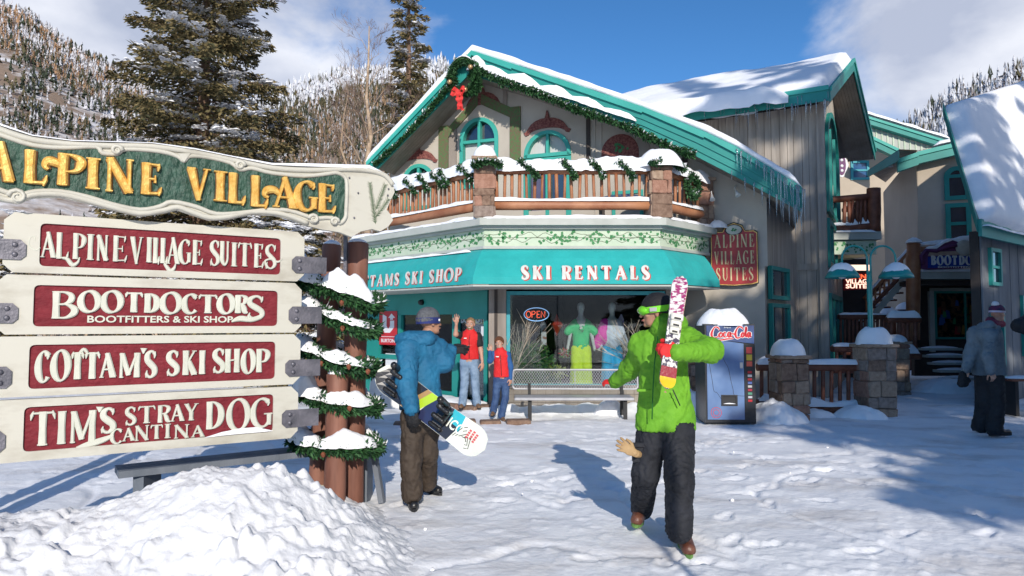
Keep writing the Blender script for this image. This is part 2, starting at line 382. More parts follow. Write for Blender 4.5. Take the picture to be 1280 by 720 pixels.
def _G():
    G = {}
    G['A'] = [('l', [(.12, .02, .42), (.5, 1, .5)]), ('l', [(.46, 1, .75), (.86, .02, 1.05)]), ('l', [(.22, .33, .36), (.72, .33, .36)]),
              ('l', [(-.02, .02, .24), (.26, .02, .24)]), ('l', [(.66, .02, .28), (1.02, .02, .28)])]
    G['B'] = _st(.22)+[('c', [(.22, .965, .3), (.55, .965, .4), (.80, .86, .8), (.80, .68, .9), (.58, .54, .45), (.3, .52, .3)]),
                       ('c', [(.3, .52, .3), (.62, .52, .4), (.92, .38, .95), (.92, .2, 1.0), (.62, .035, .45), (.22, .035, .3)])]
    G['C'] = [('l', _arc(.52, .5, .48, .49, 48, 318, 22, _ow())), ('l', [(.84, .99, .2), (.85, .84, .55), (.80, .74, .2)])]
    G['D'] = _st(.22)+[('c', [(.2, .965, .3), (.5, .96, .4), (.85, .78, .9), (.95, .48, 1.1), (.82, .2, .9), (.5, .04, .4), (.2, .035, .3)])]
    G['E'] = _st(.25)+[('l', [(.25, .965, .32), (.85, .95, .36)]), ('l', [(.25, .50, .3), (.68, .50, .34)]), ('l', [(.25, .035, .34), (.92, .06, .4)]),
                       ('l', [(.86, 1.0, .2), (.84, .88, .45), (.80, .76, .15)]), ('l', [(.68, .62, .2), (.68, .38, .34)]), ('l', [(.98, .26, .15), (.92, .12, .5), (.86, -.02, .2)])]
    G['F'] = G['E'][:4]+[G['E'][4], G['E'][6], G['E'][7]]
    G['G'] = [('l', _arc(.5, .5, .46, .49, 50, 322, 22, _ow())), ('l', [(.82, .98, .2), (.83, .84, .5), (.78, .74, .2)]),
              ('l', [(.86, .45, .85), (.86, .08, .75)]), ('l', [(.6, .46, .26), (1.02, .46, .28)])]
    G['H'] = _st(.2)+_st(.8)+[('l', [(.2, .5, .34), (.8, .54, .34)])]
    G['I'] = _st(.5, sl=.36)
    G['K'] = _st(.22)+[('l', [(.32, .45, .36), (.82, .96, .36)]), ('l', [(.42, .56, .9), (.86, .02, 1.05)]), ('l', [(.66, .975, .22), (.98, .975, .22)]), ('l', [(.68, .02, .26), (1.03, .02, .26)])]
    G['L'] = _st(.25)+[('l', [(.25, .035, .34), (.88, .05, .42)]), ('l', [(.98, .28, .15), (.92, .12, .5), (.84, -.05, .2)])]
    G['M'] = _st(.12, w=.5, sl=.1)+_st(.88, w=.95, sl=.1)+[('l', [(.14, .98, .85), (.48, .1, .8)]), ('l', [(.86, .98, .45), (.48, .1, .45)])]
    G['N'] = _st(.15, w=.5, sl=.13)+_st(.85, w=.48, sl=.13)+[('l', [(.14, .98, .95), (.86, .02, 1.0)])]
    G['O'] = [('o', _arc(.5, .5, .5, .5, 0, 345, 23, _ow()))]
    G['P'] = _st(.24)+[('c', [(.22, .965, .3), (.55, .965, .4), (.88, .86, .85), (.92, .70, 1.0), (.76, .50, .6), (.45, .44, .3), (.26, .46, .3)])]
    G['R'] = _st(.22)+[('c', [(.22, .965, .3), (.55, .965, .4), (.82, .86, .85), (.84, .72, .95), (.66, .53, .5), (.3, .5, .3)]), ('c', [(.5, .52, .5), (.66, .34, .9), (.78, .1, .95), (.98, .02, .4)])]
    G['S'] = [('c', [(.84, .78, .25), (.72, .94, .5), (.48, .98, .5), (.2, .86, .85), (.2, .66, 1.0), (.5, .5, 1.1), (.82, .34, 1.0), (.84, .15, .85), (.55, .02, .5), (.26, .06, .5), (.12, .22, .25)]),
              ('l', [(.87, .98, .2), (.85, .84, .45), (.80, .72, .15)]), ('l', [(.1, .0, .2), (.12, .14, .45), (.18, .28, .15)])]
    G['T'] = _st(.5, s1=False, sl=.2)+[('l', [(.06, .955, .36), (.94, .955, .36)]), ('l', [(.02, .76, .15), (.06, .9, .5), (.12, 1.02, .2)]), ('l', [(.98, .76, .15), (.94, .9, .5), (.88, 1.02, .2)])]
    G['U'] = [('c', [(.2, 1, 1.0), (.2, .6, .95), (.22, .22, .95), (.5, .03, .6), (.8, .22, .5), (.82, .6, .45), (.82, 1, .5)]), ('l', [(.02, .975, .24), (.38, .975, .24)]), ('l', [(.66, .975, .22), (.98, .975, .22)])]
    G['V'] = [('l', [(.16, .98, 1.05), (.52, .0, .6)]), ('l', [(.84, .98, .42), (.5, .0, .4)]), ('l', [(-.02, .975, .26), (.34, .975, .26)]), ('l', [(.68, .975, .22), (1.0, .975, .22)])]
    G['Y'] = _st(.5, 0, .5, s1=False, sl=.2)+[('l', [(.14, .98, .9), (.5, .45, .8)]), ('l', [(.86, .98, .42), (.5, .45, .42)]), ('l', [(-.02, .975, .24), (.32, .975, .24)]), ('l', [(.7, .975, .22), (1.0, .975, .22)])]
    G["'"] = [('l', [(.5, 1, 1.1), (.35, .3, .25)])]
    G['&'] = [('c', [(.95, .5, .5), (.6, .05, .5), (.2, .05, .8), (.1, .3, .9), (.6, .65, .6), (.6, .92, .6), (.35, .98, .6), (.25, .75, .8), (.95, .02, .7)])]
    return G
GL = _G()
LET_N = [0]
def strokes_mesh(mb, strokes, mapf, T, h, z0=0., n=5):
    """each stroke becomes a bevelled raised bar; mapf(x,y,d) gives a point on the board"""
    for kind, pts in strokes:
        LET_N[0] += 1; dz = z0+(LET_N[0] % 7)*.00035
        if kind == 'c': pts = [tuple(p) for p in bez(pts, n)]
        if kind == 'o': pts = list(pts)+[pts[0]]
        base = [mapf(p[0], p[1], 0) for p in pts]; nn = (mapf(.5, .5, 1)-mapf(.5, .5, 0)).normalized()
        vs = []; fs = []; m = len(pts)
        for i, p in enumerate(pts):
            if kind == 'o' and i in (0, m-1): d = base[1]-base[m-2]
            else: d = base[min(i+1, m-1)]-base[max(i-1, 0)]
            d = d-nn*d.dot(nn); d.normalize(); s = nn.cross(d); w = max(p[2]*T, T*.14)/2; c = min(w*.55, h*.5)
            for a, z in ((-w, 0), (-w, h*.5), (-w+c, h), (w-c, h), (w, h*.5), (w, 0)):
                vs.append(base[i]+s*a+nn*(z*(1 if z == 0 else 1)+dz))
        for i in range(m-1):
            for k in range(5): fs.append((i*6+k, i*6+k+1, (i+1)*6+k+1, (i+1)*6+k))
        if kind != 'o': fs += [tuple(range(6)), tuple((m-1)*6+k for k in range(6))[::-1]]
        mb.add(vs, fs, False)
def letter(ch, quad, pl, T, h, mats, parent, d=0., extra=None, name='letter', z0=0.):
    """quad: (a,b) board coordinates of bottom-left, bottom-right, top-right, top-left"""
    (x0, y0), (x1, y1), (x2, y2), (x3, y3) = quad
    W_ = x1-x0; H_ = (y3-y0+y2-y1)/2; ix = min(.3, .5*T/max(W_, .001)); iy = .16*T/max(H_, .001)
    def mp(x, y, dd):
        xx = ix*(.75)+x*(1-1.5*ix) if ch != 'I' else x; yy = iy+y*(1-2*iy)
        a = (x0*(1-xx)+x1*xx)*(1-yy)+(x3*(1-xx)+x2*xx)*yy; b = (y0*(1-xx)+y1*xx)*(1-yy)+(y3*(1-xx)+y2*xx)*yy
        return pl.at(a, b, d+dd)
    mb = MB(); strokes_mesh(mb, GL[ch], mp, T, h, z0)
    if extra: strokes_mesh(mb, extra, mp, T, h, z0)
    return mb.build(name, mats, parent)
def px_word(word, spans, pl, T, h, m, parent, off=0., extras={}):
    """letters at measured picture spans (xl, xr, ytop, ybase) carried onto the board's own plane"""
    for i, (ch, (xl, xr, yt, yb)) in enumerate(zip(word, spans)):
        xc = (xl+xr)/2
        bl = pl.st(xl, yb, off); br = pl.st(xr, yb, off); t = pl.st(xc, yt, off); b = pl.st(xc, yb, off); H_ = t[1]-b[1]
        zb = b[1]
        letter(ch, ((bl[0], zb), (br[0], zb), (br[0], zb+H_), (bl[0], zb+H_)), pl, T[i] if isinstance(T, list) else T, h, m, parent, off, extras.get(i))
LW = {'I': .42, 'M': 1.15, "'": .3, 'S': .68, 'L': .7, 'E': .72, 'T': .85, 'P': .75, 'B': .78, 'R': .8, 'K': .85, 'A': .95, 'O': .95, 'C': .85, ' ': .45, 'F': .68, 'Y': .9, '&': .9, 'N': .9, 'D': .9}
def line_word(text, a, b, z, H_, pl, T, h, m, parent, off=0., gap=.1, name='letter', mat_back=None):
    """text set on a plane from a to b at height z"""
    ws = [LW.get(c, .85) for c in text]; tot = sum(ws)+gap*(len(text)-1); k = (b-a)/tot; x = a
    for c, w in zip(text, ws):
        if c != ' ':
            q = ((x, z), (x+w*k, z), (x+w*k, z+H_), (x, z+H_))
            if mat_back:
                e = T*.22; qq = ((x+e, z-e), (x+w*k+e, z-e), (x+w*k+e, z+H_-e), (x+e, z+H_-e))
                letter(c, qq, pl, T*1.35, h*.4, mat_back, parent, off, None, 'letter_shadow')
            letter(c, q, pl, T, h, m, parent, off, None, name)
        x += (w+gap)*k
def plain_text(name, text, pl, a, b, z, H_, m, parent, off=0., ext=.002, bold=.0):
    """plain sans lettering fitted into a width on a plane"""
    cu = bpy.data.curves.new('t', 'FONT'); cu.body = text; cu.size = 1; cu.extrude = 0; cu.offset = bold; cu.resolution_u = 3
    o = bpy.data.objects.new('t', cu); COL.objects.link(o); dg = bpy.context.evaluated_depsgraph_get(); me = bpy.data.meshes.new_from_object(o.evaluated_get(dg))
    vs = [v.co.copy() for v in me.vertices]; fs = [tuple(p.vertices) for p in me.polygons]
    bpy.data.objects.remove(o); bpy.data.curves.remove(cu); bpy.data.meshes.remove(me)
    x0 = min(v.x for v in vs); x1 = max(v.x for v in vs); y0 = min(v.y for v in vs); y1 = max(v.y for v in vs)
    mb = MB(); f = lambda v, d: pl.at(a+(v.x-x0)/(x1-x0)*(b-a), z+(v.y-y0)/(y1-y0)*H_, off+d)
    n = len(vs); P_ = [f(v, ext) for v in vs]
    # rim: edges used once
    cnt = {}
    for fc in fs:
        for i in range(len(fc)):
            e = (fc[i], fc[(i+1) % len(fc)]); cnt[e] = cnt.get(e, 0)+1
    rim = [(i, j, j+n, i+n) for (i, j) in cnt if (j, i) not in cnt]
    mb.add(P_+[f(v, 0) for v in vs], fs+[(j, i, i2, j2) for (i, j, j2, i2) in rim])
    return mb.build(name, m, parent)

# ------------------------------------------------------------ bodies: one smooth surface drawn round a set of tapered limbs
def rcone(p, a, b, ra, rb, flat=None):
    a = np.array(a, float); b = np.array(b, float); d = b-a; L2 = max(1e-9, float(d@d))
    q = p-a; t = np.clip((q@d)/L2, 0, 1); e = q-t[..., None]*d
    if flat is not None:      # flat = (axis, factor): squeeze along an axis
        ax = np.array(flat[0], float); ax /= np.linalg.norm(ax); k = e@ax; e = e+(k*(1/flat[1]-1))[..., None]*ax
    r = ra+(rb-ra)*t
    dd = np.sqrt((e*e).sum(-1))-r
    return dd*(flat[1] if flat is not None and flat[1] < 1 else 1)**.5
def ellip(p, c, r, R=None):
    q = p-np.array(c, float)
    if R is not None: q = q@np.array(R, float).T
    r = np.array(r, float); k0 = np.sqrt(((q/r)**2).sum(-1)); k1 = np.sqrt(((q/(r*r))**2).sum(-1))
    return k0*(k0-1)/np.maximum(k1, 1e-6)
def smin(a, b, k):
    h = np.clip(.5+.5*(b-a)/k, 0, 1); return b*(1-h)+a*h-k*h*(1-h)
def smax(a, b, k): return -smin(-a, -b, k)
def nets(fn, lo, hi, vox):
    lo = np.array(lo, float); hi = np.array(hi, float); n = np.ceil((hi-lo)/vox).astype(int)+1
    ax = [lo[i]+vox*np.arange(n[i]) for i in range(3)]
    p = np.stack(np.meshgrid(*ax, indexing='ij'), -1).astype(np.float32)
    F = fn(p).astype(np.float32); S = F < 0
    c = [(i, j, k) for i in (0, 1) for j in (0, 1) for k in (0, 1)]
    sl = lambda A, o: A[o[0]:A.shape[0]-1+o[0], o[1]:A.shape[1]-1+o[1], o[2]:A.shape[2]-1+o[2]]
    cnt = sum(sl(S, o).astype(np.int8) for o in c); act = (cnt > 0) & (cnt < 8)
    I = np.argwhere(act); idx = -np.ones(act.shape, dtype=np.int64); idx[act] = np.arange(len(I))
    acc = np.zeros((len(I), 3)); num = np.zeros(len(I))
    fv = {o: F[I[:, 0]+o[0], I[:, 1]+o[1], I[:, 2]+o[2]] for o in c}
    for o in c:
        for d in range(3):
            if o[d] == 0:
                o2 = list(o); o2[d] = 1; o2 = tuple(o2); a = fv[o]; b = fv[o2]; mk = (a < 0) != (b < 0)
                t = np.where(mk, a/np.where(mk, a-b, 1), 0); pt = np.tile(np.array(o, float), (len(I), 1)); pt[:, d] = t
                acc += pt*mk[:, None]; num += mk
    v = lo+(I+acc/num[:, None])*vox
    faces = []
    for d in range(3):
        e1, e2 = [(1, 2), (2, 0), (0, 1)][d]
        s0 = [slice(None)]*3; s1 = [slice(None)]*3; s0[d] = slice(0, -1); s1[d] = slice(1, None)
        A = S[tuple(s0)]; B = S[tuple(s1)]; E = np.argwhere(A != B)
        ok = (E[:, e1] > 0) & (E[:, e2] > 0) & (E[:, e1] < n[e1]-1) & (E[:, e2] < n[e2]-1); E = E[ok]
        if not len(E): continue
        inside = A[E[:, 0], E[:, 1], E[:, 2]]
        def cell(a, b):
            q = E.copy(); q[:, e1] -= a; q[:, e2] -= b; return idx[q[:, 0], q[:, 1], q[:, 2]]
        q = np.stack([cell(1, 1), cell(0, 1), cell(0, 0), cell(1, 0)], -1); q[~inside] = q[~inside][:, ::-1]; faces.append(q)
    return v, np.concatenate(faces)
def sdf_obj(name, fn, lo, hi, vox, m, parent, disp=0., dscale=9., seed=0, join=None):
    v, f = nets(fn, lo, hi, vox)
    if disp:      # folds pressed into cloth, along the surface's own normals
        e = vox*.5; g = np.stack([fn(v+np.eye(3)[i]*e)-fn(v-np.eye(3)[i]*e) for i in range(3)], -1); g /= np.linalg.norm(g, axis=1)[:, None]+1e-9
        w = v*dscale; w1 = fbm(w[:, 0]*.7, w[:, 1]*.7, w[:, 2]*.5, o=2, seed=seed)
        w2 = fbm(w[:, 0]+w1*2.2, w[:, 1]+w1*1.5, w[:, 2]*1.2+w1*2.5, o=3, seed=seed+3)
        w3 = fbm(w[:, 0]*2.1+w2*2, w[:, 1]*2.1, w[:, 2]*2.6+w2*3, o=2, seed=seed+9)
        rid = .75*(1-np.abs(w2)*2.6)-.95*np.exp(-(w2/.045)**2)-.55*np.exp(-(w3/.07)**2); v = v+g*(disp*np.clip(rid, -1.8, 1))[:, None]
    if join is not None: join.append((v, f)); return None
    return np_mesh(name, v, f, m, parent)
def merge(lst):
    vs = []; fs = []; b = 0
    for v, f in lst: vs.append(v); fs.append(f+b); b += len(v)
    return np.concatenate(vs), np.concatenate(fs)
def bounds(pts, pad):
    a = np.array([list(p) for p in pts]); return a.min(0)-pad, a.max(0)+pad
def hand_sdf(wr, d, nrm, side, curl=.5, spread=.12, k=1., puff=0., thumb=.9):
    """wrist, pointing direction, back-of-hand normal, +1/-1 thumb side. returns fn, lo, hi"""
    wr = np.array(wr, float); d = np.array(d, float); d /= np.linalg.norm(d); nrm = np.array(nrm, float); nrm -= d*(nrm@d); nrm /= np.linalg.norm(nrm)
    s = np.cross(d, nrm)*side; parts = []
    # palm
    a0 = wr; pc = wr+d*.05*k
    segs = []
    for i, (off, L, r) in enumerate(((.031, .068, .0088), (.0105, .078, .0092), (-.0105, .072, .0087), (-.030, .056, .0077))):
        b = wr+d*(.09-.004*abs(i-1))*k+s*off*k; dd = d+s*(spread*(1.5-i)*.6); dd /= np.linalg.norm(dd); p0 = b; ang = 0
        for j, fr in enumerate((.44, .32, .24)):
            ang += curl*(.75+.12*i)*(1. if j else .8); v = dd*math.cos(ang)-nrm*math.sin(ang); p1 = p0+v*L*fr*k*1.05
            segs.append((p0, p1, (r-.0006*j)*k+puff, (r-.0006*(j+1))*k+puff)); p0 = p1
    tb = wr+d*.03*k+s*.028*k-nrm*.006*k; t1 = tb+(d*.55+s*.75*thumb-nrm*.25)*.034*k; t2 = t1+(d*.85+s*.40*thumb-nrm*(.2+.5*curl))*.030*k; t3 = t2+(d*.92+s*.1-nrm*(.15+.7*curl))*.024*k
    segs += [(tb, t1, .0135*k+puff, .0115*k+puff), (t1, t2, .0112*k+puff, .010*k+puff), (t2, t3, .0098*k+puff, .0078*k+puff)]
    def fn(p):
        f = rcone(p, wr-d*.02*k, pc, .026*k+puff, .036*k+puff, (nrm, .42))
        f = smin(f, rcone(p, pc, wr+d*.082*k, .038*k+puff, .036*k+puff, (nrm, .38)), .01)
        for a, b, r0, r1 in segs: f = smin(f, rcone(p, a, b, r0, r1), .004)
        return f
    lo, hi = bounds([x for sg in segs for x in sg[:2]]+[wr-d*.05*k], .045*k+puff)
    return fn, lo, hi
def head_fns(c, f, u, k=1.):
    """head centred at c (between the ears), face direction f, up u; total height about .23*k"""
    f = np.array(f, float); f /= np.linalg.norm(f); u = np.array(u, float); u -= f*(u@f); u /= np.linalg.norm(u); r = np.cross(f, u); c = np.array(c, float)
    R = np.stack([r, f, u])
    q = lambda x, y, z: c+(r*x+f*y+u*z)*k
    def fn(p):
        d = ellip(p, q(0, -.012, .035), np.array((.074, .092, .082))*k, R)
        d = smin(d, ellip(p, q(0, .018, -.03), np.array((.060, .070, .080))*k, R), .03*k)
        d = smin(d, rcone(p, q(-.032, .045, -.075), q(.032, .045, -.075), .026*k, .026*k), .025*k)   # jaw
        d = smin(d, ellip(p, q(0, .078, -.088), np.array((.020, .017, .017))*k, R), .014*k)           # chin
        d = smin(d, rcone(p, q(-.04, .072, .024), q(.04, .072, .024), .013*k, .013*k), .014*k)        # brow
        for s in (-1, 1):
            d = smax(d, -ellip(p, q(s*.031, .092, .004), np.array((.016, .014, .010))*k, R), .012*k)   # eye socket
            d = smin(d, ellip(p, q(s*.043, .062, -.022), np.array((.018, .017, .016))*k, R), .014*k)   # cheek
            d = smin(d, ellip(p, q(s*.076, -.008, -.008), np.array((.010, .018, .030))*k, R), .006*k)  # ear
        d = smin(d, rcone(p, q(0, .086, .012), q(0, .107, -.024), .008*k, .0125*k), .008*k)           # nose
        d = smin(d, ellip(p, q(0, .088, -.052), np.array((.024, .011, .006))*k, R), .005*k)           # lips
        d = smin(d, ellip(p, q(0, .086, -.062), np.array((.020, .010, .006))*k, R), .005*k)
        return d
    return fn, q, R
# ============================================================ GROUND
def ground_h(x, y):
    """gently trodden snow: long swells, footprints and scuffs, banked up a little along the shop wall"""
    r = np.sqrt(x*x+y*y); near = np.clip((34-r)/20, 0, 1)
    z = .035*fbm(x*.45, y*.45, o=3, seed=3)
    foot = fbm(x*5.2, y*5.2, o=4, seed=21, g=.6); z = z+near*.010*foot
    clod = np.clip(fbm(x*11, y*11, o=3, seed=33)-.12, 0, 1); z = z+near*.028*clod*(.35+.65*np.clip(fbm(x*.8, y*.8, o=2, seed=5)*2+.4, 0, 1))
    rut = np.abs(fbm(x*.9+y*.25, y*.5, o=2, seed=41)); z = z-near*.022*np.exp(-(rut/.035)**2)
    wall = 12.45; b = np.exp(-((y-wall)/.42)**2)*np.clip((x+1.2)/.8, 0, 1)*np.clip((4.6-x)/.8, 0, 1)
    z = z+b*(.05+.15*np.clip(fbm(x*2.2, y*2.2, o=3, seed=51)+.35, 0, 1))
    return z
m_ground = snow_mat('trodden_snow', bump=.35, bscale=22, dist=.02, c=(.86, .87, .90), c2=(.96, .965, .975), scale=2.2)
nt = m_ground.node_tree
def _dirt():
    N = nt.nodes; L = nt.links; b = N['Principled BSDF']; src = b.inputs['Base Color'].links[0].from_socket
    tc = N.new('ShaderNodeTexCoord'); n = N.new('ShaderNodeTexNoise'); n.inputs['Scale'].default_value = .55; n.inputs['Detail'].default_value = 8; n.inputs['Roughness'].default_value = .68
    mp = N.new('ShaderNodeMapping'); mp.inputs['Scale'].default_value = (1, 2.6, 1); mp.inputs['Rotation'].default_value = (0, 0, .35)
    L.new(tc.outputs['Object'], mp.inputs[0]); L.new(mp.outputs[0], n.inputs[0])
    r = N.new('ShaderNodeMapRange'); r.inputs['From Min'].default_value = .50; r.inputs['From Max'].default_value = .70; r.inputs['To Max'].default_value = .75; L.new(n.outputs['Fac'], r.inputs['Value'])
    mx = N.new('ShaderNodeMixRGB'); mx.inputs[2].default_value = (.50, .46, .43, 1); L.new(r.outputs[0], mx.inputs[0]); L.new(src, mx.inputs[1]); L.new(mx.outputs[0], b.inputs['Base Color'])
_dirt()
def make_ground():
    # polar sheet: fine near the viewer, reaching past the hills
    rr = np.concatenate([np.linspace(.3, 2.2, 16), np.geomspace(2.3, 17, 330), np.geomspace(17.3, 60, 90), np.geomspace(65, 1500, 24)])
    th1 = np.linspace(-.80, .80, 520); th2 = np.linspace(.80, 2*PI-.80, 60)[1:-1]; th = np.concatenate([th1, th2])
    R_, T_ = np.meshgrid(rr, th, indexing='xy'); X = R_*np.sin(T_); Y = R_*np.cos(T_)
    Z = ground_h(X, Y)*np.clip((900-R_)/900, 0, 1)
    # boot prints trodden into the square, in wandering tracks
    rg = np.random.default_rng(8); sub_ = (R_ > 3) & (R_ < 15) & (np.abs(np.where(T_ > PI, T_-2*PI, T_)) < .8); xs, ys = X[sub_], Y[sub_]; dz = np.zeros_like(xs)
    for tr in range(26):
        px, py = rg.uniform(-3.5, 7), rg.uniform(3.6, 11.5); a = rg.uniform(0, 2*PI)
        for k in range(rg.integers(8, 22)):
            a += rg.normal(0, .12); px += .62*math.cos(a); py += .62*math.sin(a); s = (-1)**k*.11; cx, cy = px-s*math.sin(a), py+s*math.cos(a)
            m = (np.abs(xs-cx) < .3) & (np.abs(ys-cy) < .3)
            if not m.any(): continue
            u = (xs[m]-cx)*math.cos(a)+(ys[m]-cy)*math.sin(a); v = -(xs[m]-cx)*math.sin(a)+(ys[m]-cy)*math.cos(a); d = (np.abs(u)/.155)**2.5+(np.abs(v)/(.058+.012*np.sign(u)))**2.5
            dz[m] += -.018*np.clip(1.25-d, 0, 1)+.008*np.exp(-((d-1.9)/.7)**2)
    Z[sub_] += dz
    v = np.stack([X, Y, Z], -1).reshape(-1, 3); f = grid_faces(len(th), len(rr), True)
    mid = np.array([[0, 0, 0]]); v = np.concatenate([v, mid])
    o = np_mesh('snowy_ground', v, f, m_ground, smooth=True, base=(0, 0, 0)); o['kind'] = 'structure'
make_ground()
# ============================================================ HILLS with their forests
m_hill = mat('hill_snow_and_scrub', (.25, .18, .13), rough=.95, c2=(.80, .80, .82), scale=.09, bump=.5, bscale=.6, dist=1., contrast=(.47, .64), detail=9)
m_hill2 = mat('hill_far_snow', (.24, .19, .15), rough=.95, c2=(.82, .83, .86), scale=.05, bump=.5, bscale=.5, dist=1., contrast=(.54, .72), detail=9)
m_wood = attr_mat('forest_cover', rough=.9, bump=0, vs=.9, var=.3)
def hill(name, ctrl, y0, y1, m, seed, rough_=3.):
    """ctrl: (x, ridge y, ridge z) control points along the ridge; the slope climbs from the valley floor to it"""
    c = np.array(bez(ctrl, 24)); nu = len(c); nv = 60; t = np.linspace(0, 1.35, nv)
    X = np.zeros((nu, nv)); Y = np.zeros_like(X); Z = np.zeros_like(X)
    for i in range(nu):
        xr, yr, zr = c[i]; k = yr/y0
        X[i] = xr/k*(1-t)+xr*t; Y[i] = y0*(1-t)+yr*t
        prof = np.where(t <= 1, t**1.05, 1-(t-1)*1.3); Z[i] = zr*prof-2*(1-t)
    Z = Z+rough_*fbm(X*.03, Y*.03, o=5, seed=seed)*np.clip(t*3, 0, 1)[None, :]
    o = np_mesh(name, np.stack([X, Y, Z], -1).reshape(-1, 3), grid_faces(nu, nv), m, base=(float(c[:, 0].mean()), y0, 0)); o['kind'] = 'structure'
    return X, Y, Z
def forest(name, XYZ, n, kinds, seed, hmin, hmax, edge=.0, tmax=1.05, dens=1.6):
    """each tree a ragged spire of three skirts; kinds: list of (weight, colour, width factor, snow share)"""
    rg = np.random.default_rng(seed); X, Y, Z = XYZ; nu, nv = X.shape; tl = int((nv-1)*min(1, tmax/1.35))
    U = rg.random(n)*(nu-1.001); Tt = rg.random(n)**.9*tl
    i = U.astype(int); j = Tt.astype(int); fu = U-i; ft = Tt-j
    def S(A): return (A[i, j]*(1-fu)*(1-ft)+A[i+1, j]*fu*(1-ft)+A[i, j+1]*(1-fu)*ft+A[i+1, j+1]*fu*ft)
    x, y, z = S(X), S(Y), S(Z)
    clump = fbm(x*.03, y*.03, z*.05, o=3, seed=seed+4)
    keep = (clump*dens+rg.random(n)) > .35; x, y, z, clump = x[keep], y[keep], z[keep], clump[keep]; n = len(x)
    h = (hmin+(hmax-hmin)*rg.random(n)**1.5)*np.clip(y/430, .3, 1.15)
    w = np.array([k[0] for k in kinds]); kk = rg.choice(len(kinds), n, p=w/w.sum())
    # patches of one kind
    pn = fbm(x*.02+9, y*.02, z*.03, o=2, seed=seed+8); kk = np.where((pn > .12) & (rg.random(n) < .75), 0, kk)
    cols = np.array([k[1] for k in kinds]); wf = np.array([k[2] for k in kinds])[kk]; sn = np.array([k[3] for k in kinds])[kk]
    K = 6; layers = 3; vs = []; cs = []; fs = []; b = 0
    for L in range(layers):
        z0 = .02+.28*L; z1 = min(1, z0+.46); r = (.155-.04*L)
        a = np.linspace(0, 2*PI, K, endpoint=False)[None, :]+rg.random((n, 1))*6
        rr = (r*h*wf)[:, None]*(.45+1.1*rg.random((n, K)))
        ring = np.stack([x[:, None]+rr*np.cos(a), y[:, None]+rr*np.sin(a), z[:, None]+(h*z0)[:, None]+rg.random((n, K))*(.2*h)[:, None]], -1)
        top = np.stack([x, y, z+h*z1], -1)[:, None, :]
        vv = np.concatenate([ring, top], 1); vs.append(vv.reshape(-1, 3))
        base = cols[kk][:, None, :]*(.7+.6*rg.random((n, 1, 1))); snow = (rg.random((n, K+1, 1)) < (sn[:, None, None]*(.6+.5*(L > 0))))
        c = np.where(snow, np.array([.62, .64, .69])*(.8+.4*rg.random((n, K+1, 1))), np.broadcast_to(base, (n, K+1, 3))); cs.append(c.reshape(-1, 3))
        o = (np.arange(n)*(K+1))[:, None]+b
        f = np.stack([o+np.arange(K), o+(np.arange(K)+1) % K, o+K+0*np.arange(K)], -1); fs.append(f.reshape(-1, 3)); b += n*(K+1)
    o = np_mesh(name, np.concatenate(vs), np.concatenate(fs), m_wood, smooth=False, base=(float(x.mean()), float(y.min()), 0), col=np.concatenate(cs)); o['kind'] = 'stuff'
    return o
DARK = (.035, .045, .028); OLIVE = (.085, .075, .04); BROWN = (.25, .165, .10); RUST = (.33, .20, .115); FROST = (.48, .47, .50); GREY = (.22, .19, .18)
def rp(px, py, y):
    p = P(px, py, y); return (p.x, p.y, p.z)
HA = hill('left_hill', [rp(-900, -150, 300), rp(-500, -110, 300), rp(-200, -60, 300), rp(0, 6, 300), rp(60, 40, 300), rp(140, 86, 310), rp(210, 125, 330), rp(290, 175, 350), rp(390, 235, 360), rp(520, 310, 370)], 55, 300, m_hill, 5)
forest('forest_on_left_hill', HA, 17000, [(.35, FROST, .9, .25), (.9, GREY, .9, .12), (1.5, DARK, 1.2, .06), (1., OLIVE, 1.2, .08), (.4, BROWN, .9, .1)], 61, 2.5, 9)
forest('brush_on_left_ridge', tuple(a[:, 26:] for a in HA), 9500, [(1.4, RUST, .8, .06), (1., BROWN, .8, .1), (.2, OLIVE, .9, .1)], 62, 2.5, 6, tmax=.62, dens=.8)
HB = hill('middle_hill', [rp(120, 190, 620), rp(240, 150, 600), rp(345, 122, 560), rp(420, 98, 560), rp(480, 90, 560), rp(560, 84, 560), rp(700, 120, 560), rp(900, 170, 560), rp(1080, 230, 600)], 130, 560, m_hill2, 9, 5.)
forest('forest_on_middle_hill', HB, 24000, [(1.4, OLIVE, .9, .08), (1.3, BROWN, .8, .08), (.7, GREY, .8, .12), (.9, DARK, .9, .04), (.12, FROST, .8, .4)], 63, 5, 11, tmax=.86)
forest('frosted_forest_on_far_ridge', tuple(a[:, 32:] for a in HB), 5200, [(1.0, (.60, .61, .66), .8, .6), (.8, FROST, .8, .4), (.5, OLIVE, .8, .3)], 64, 7, 14, tmax=.47, dens=.6)
HC = hill('right_hill', [rp(980, 250, 420), rp(1080, 190, 420), rp(1140, 162, 420), rp(1200, 118, 400), rp(1280, 78, 380), rp(1400, 20, 380), rp(1700, -80, 380)], 120, 400, m_hill, 14, 4.)
forest('forest_on_right_hill', HC, 9000, [(1.2, (.5, .5, .54), .7, .6), (1., FROST, .7, .5), (.9, GREY, .7, .3), (.6, OLIVE, .7, .15), (.3, DARK, .8, .1)], 65, 6, 15, tmax=1.0, dens=.8)

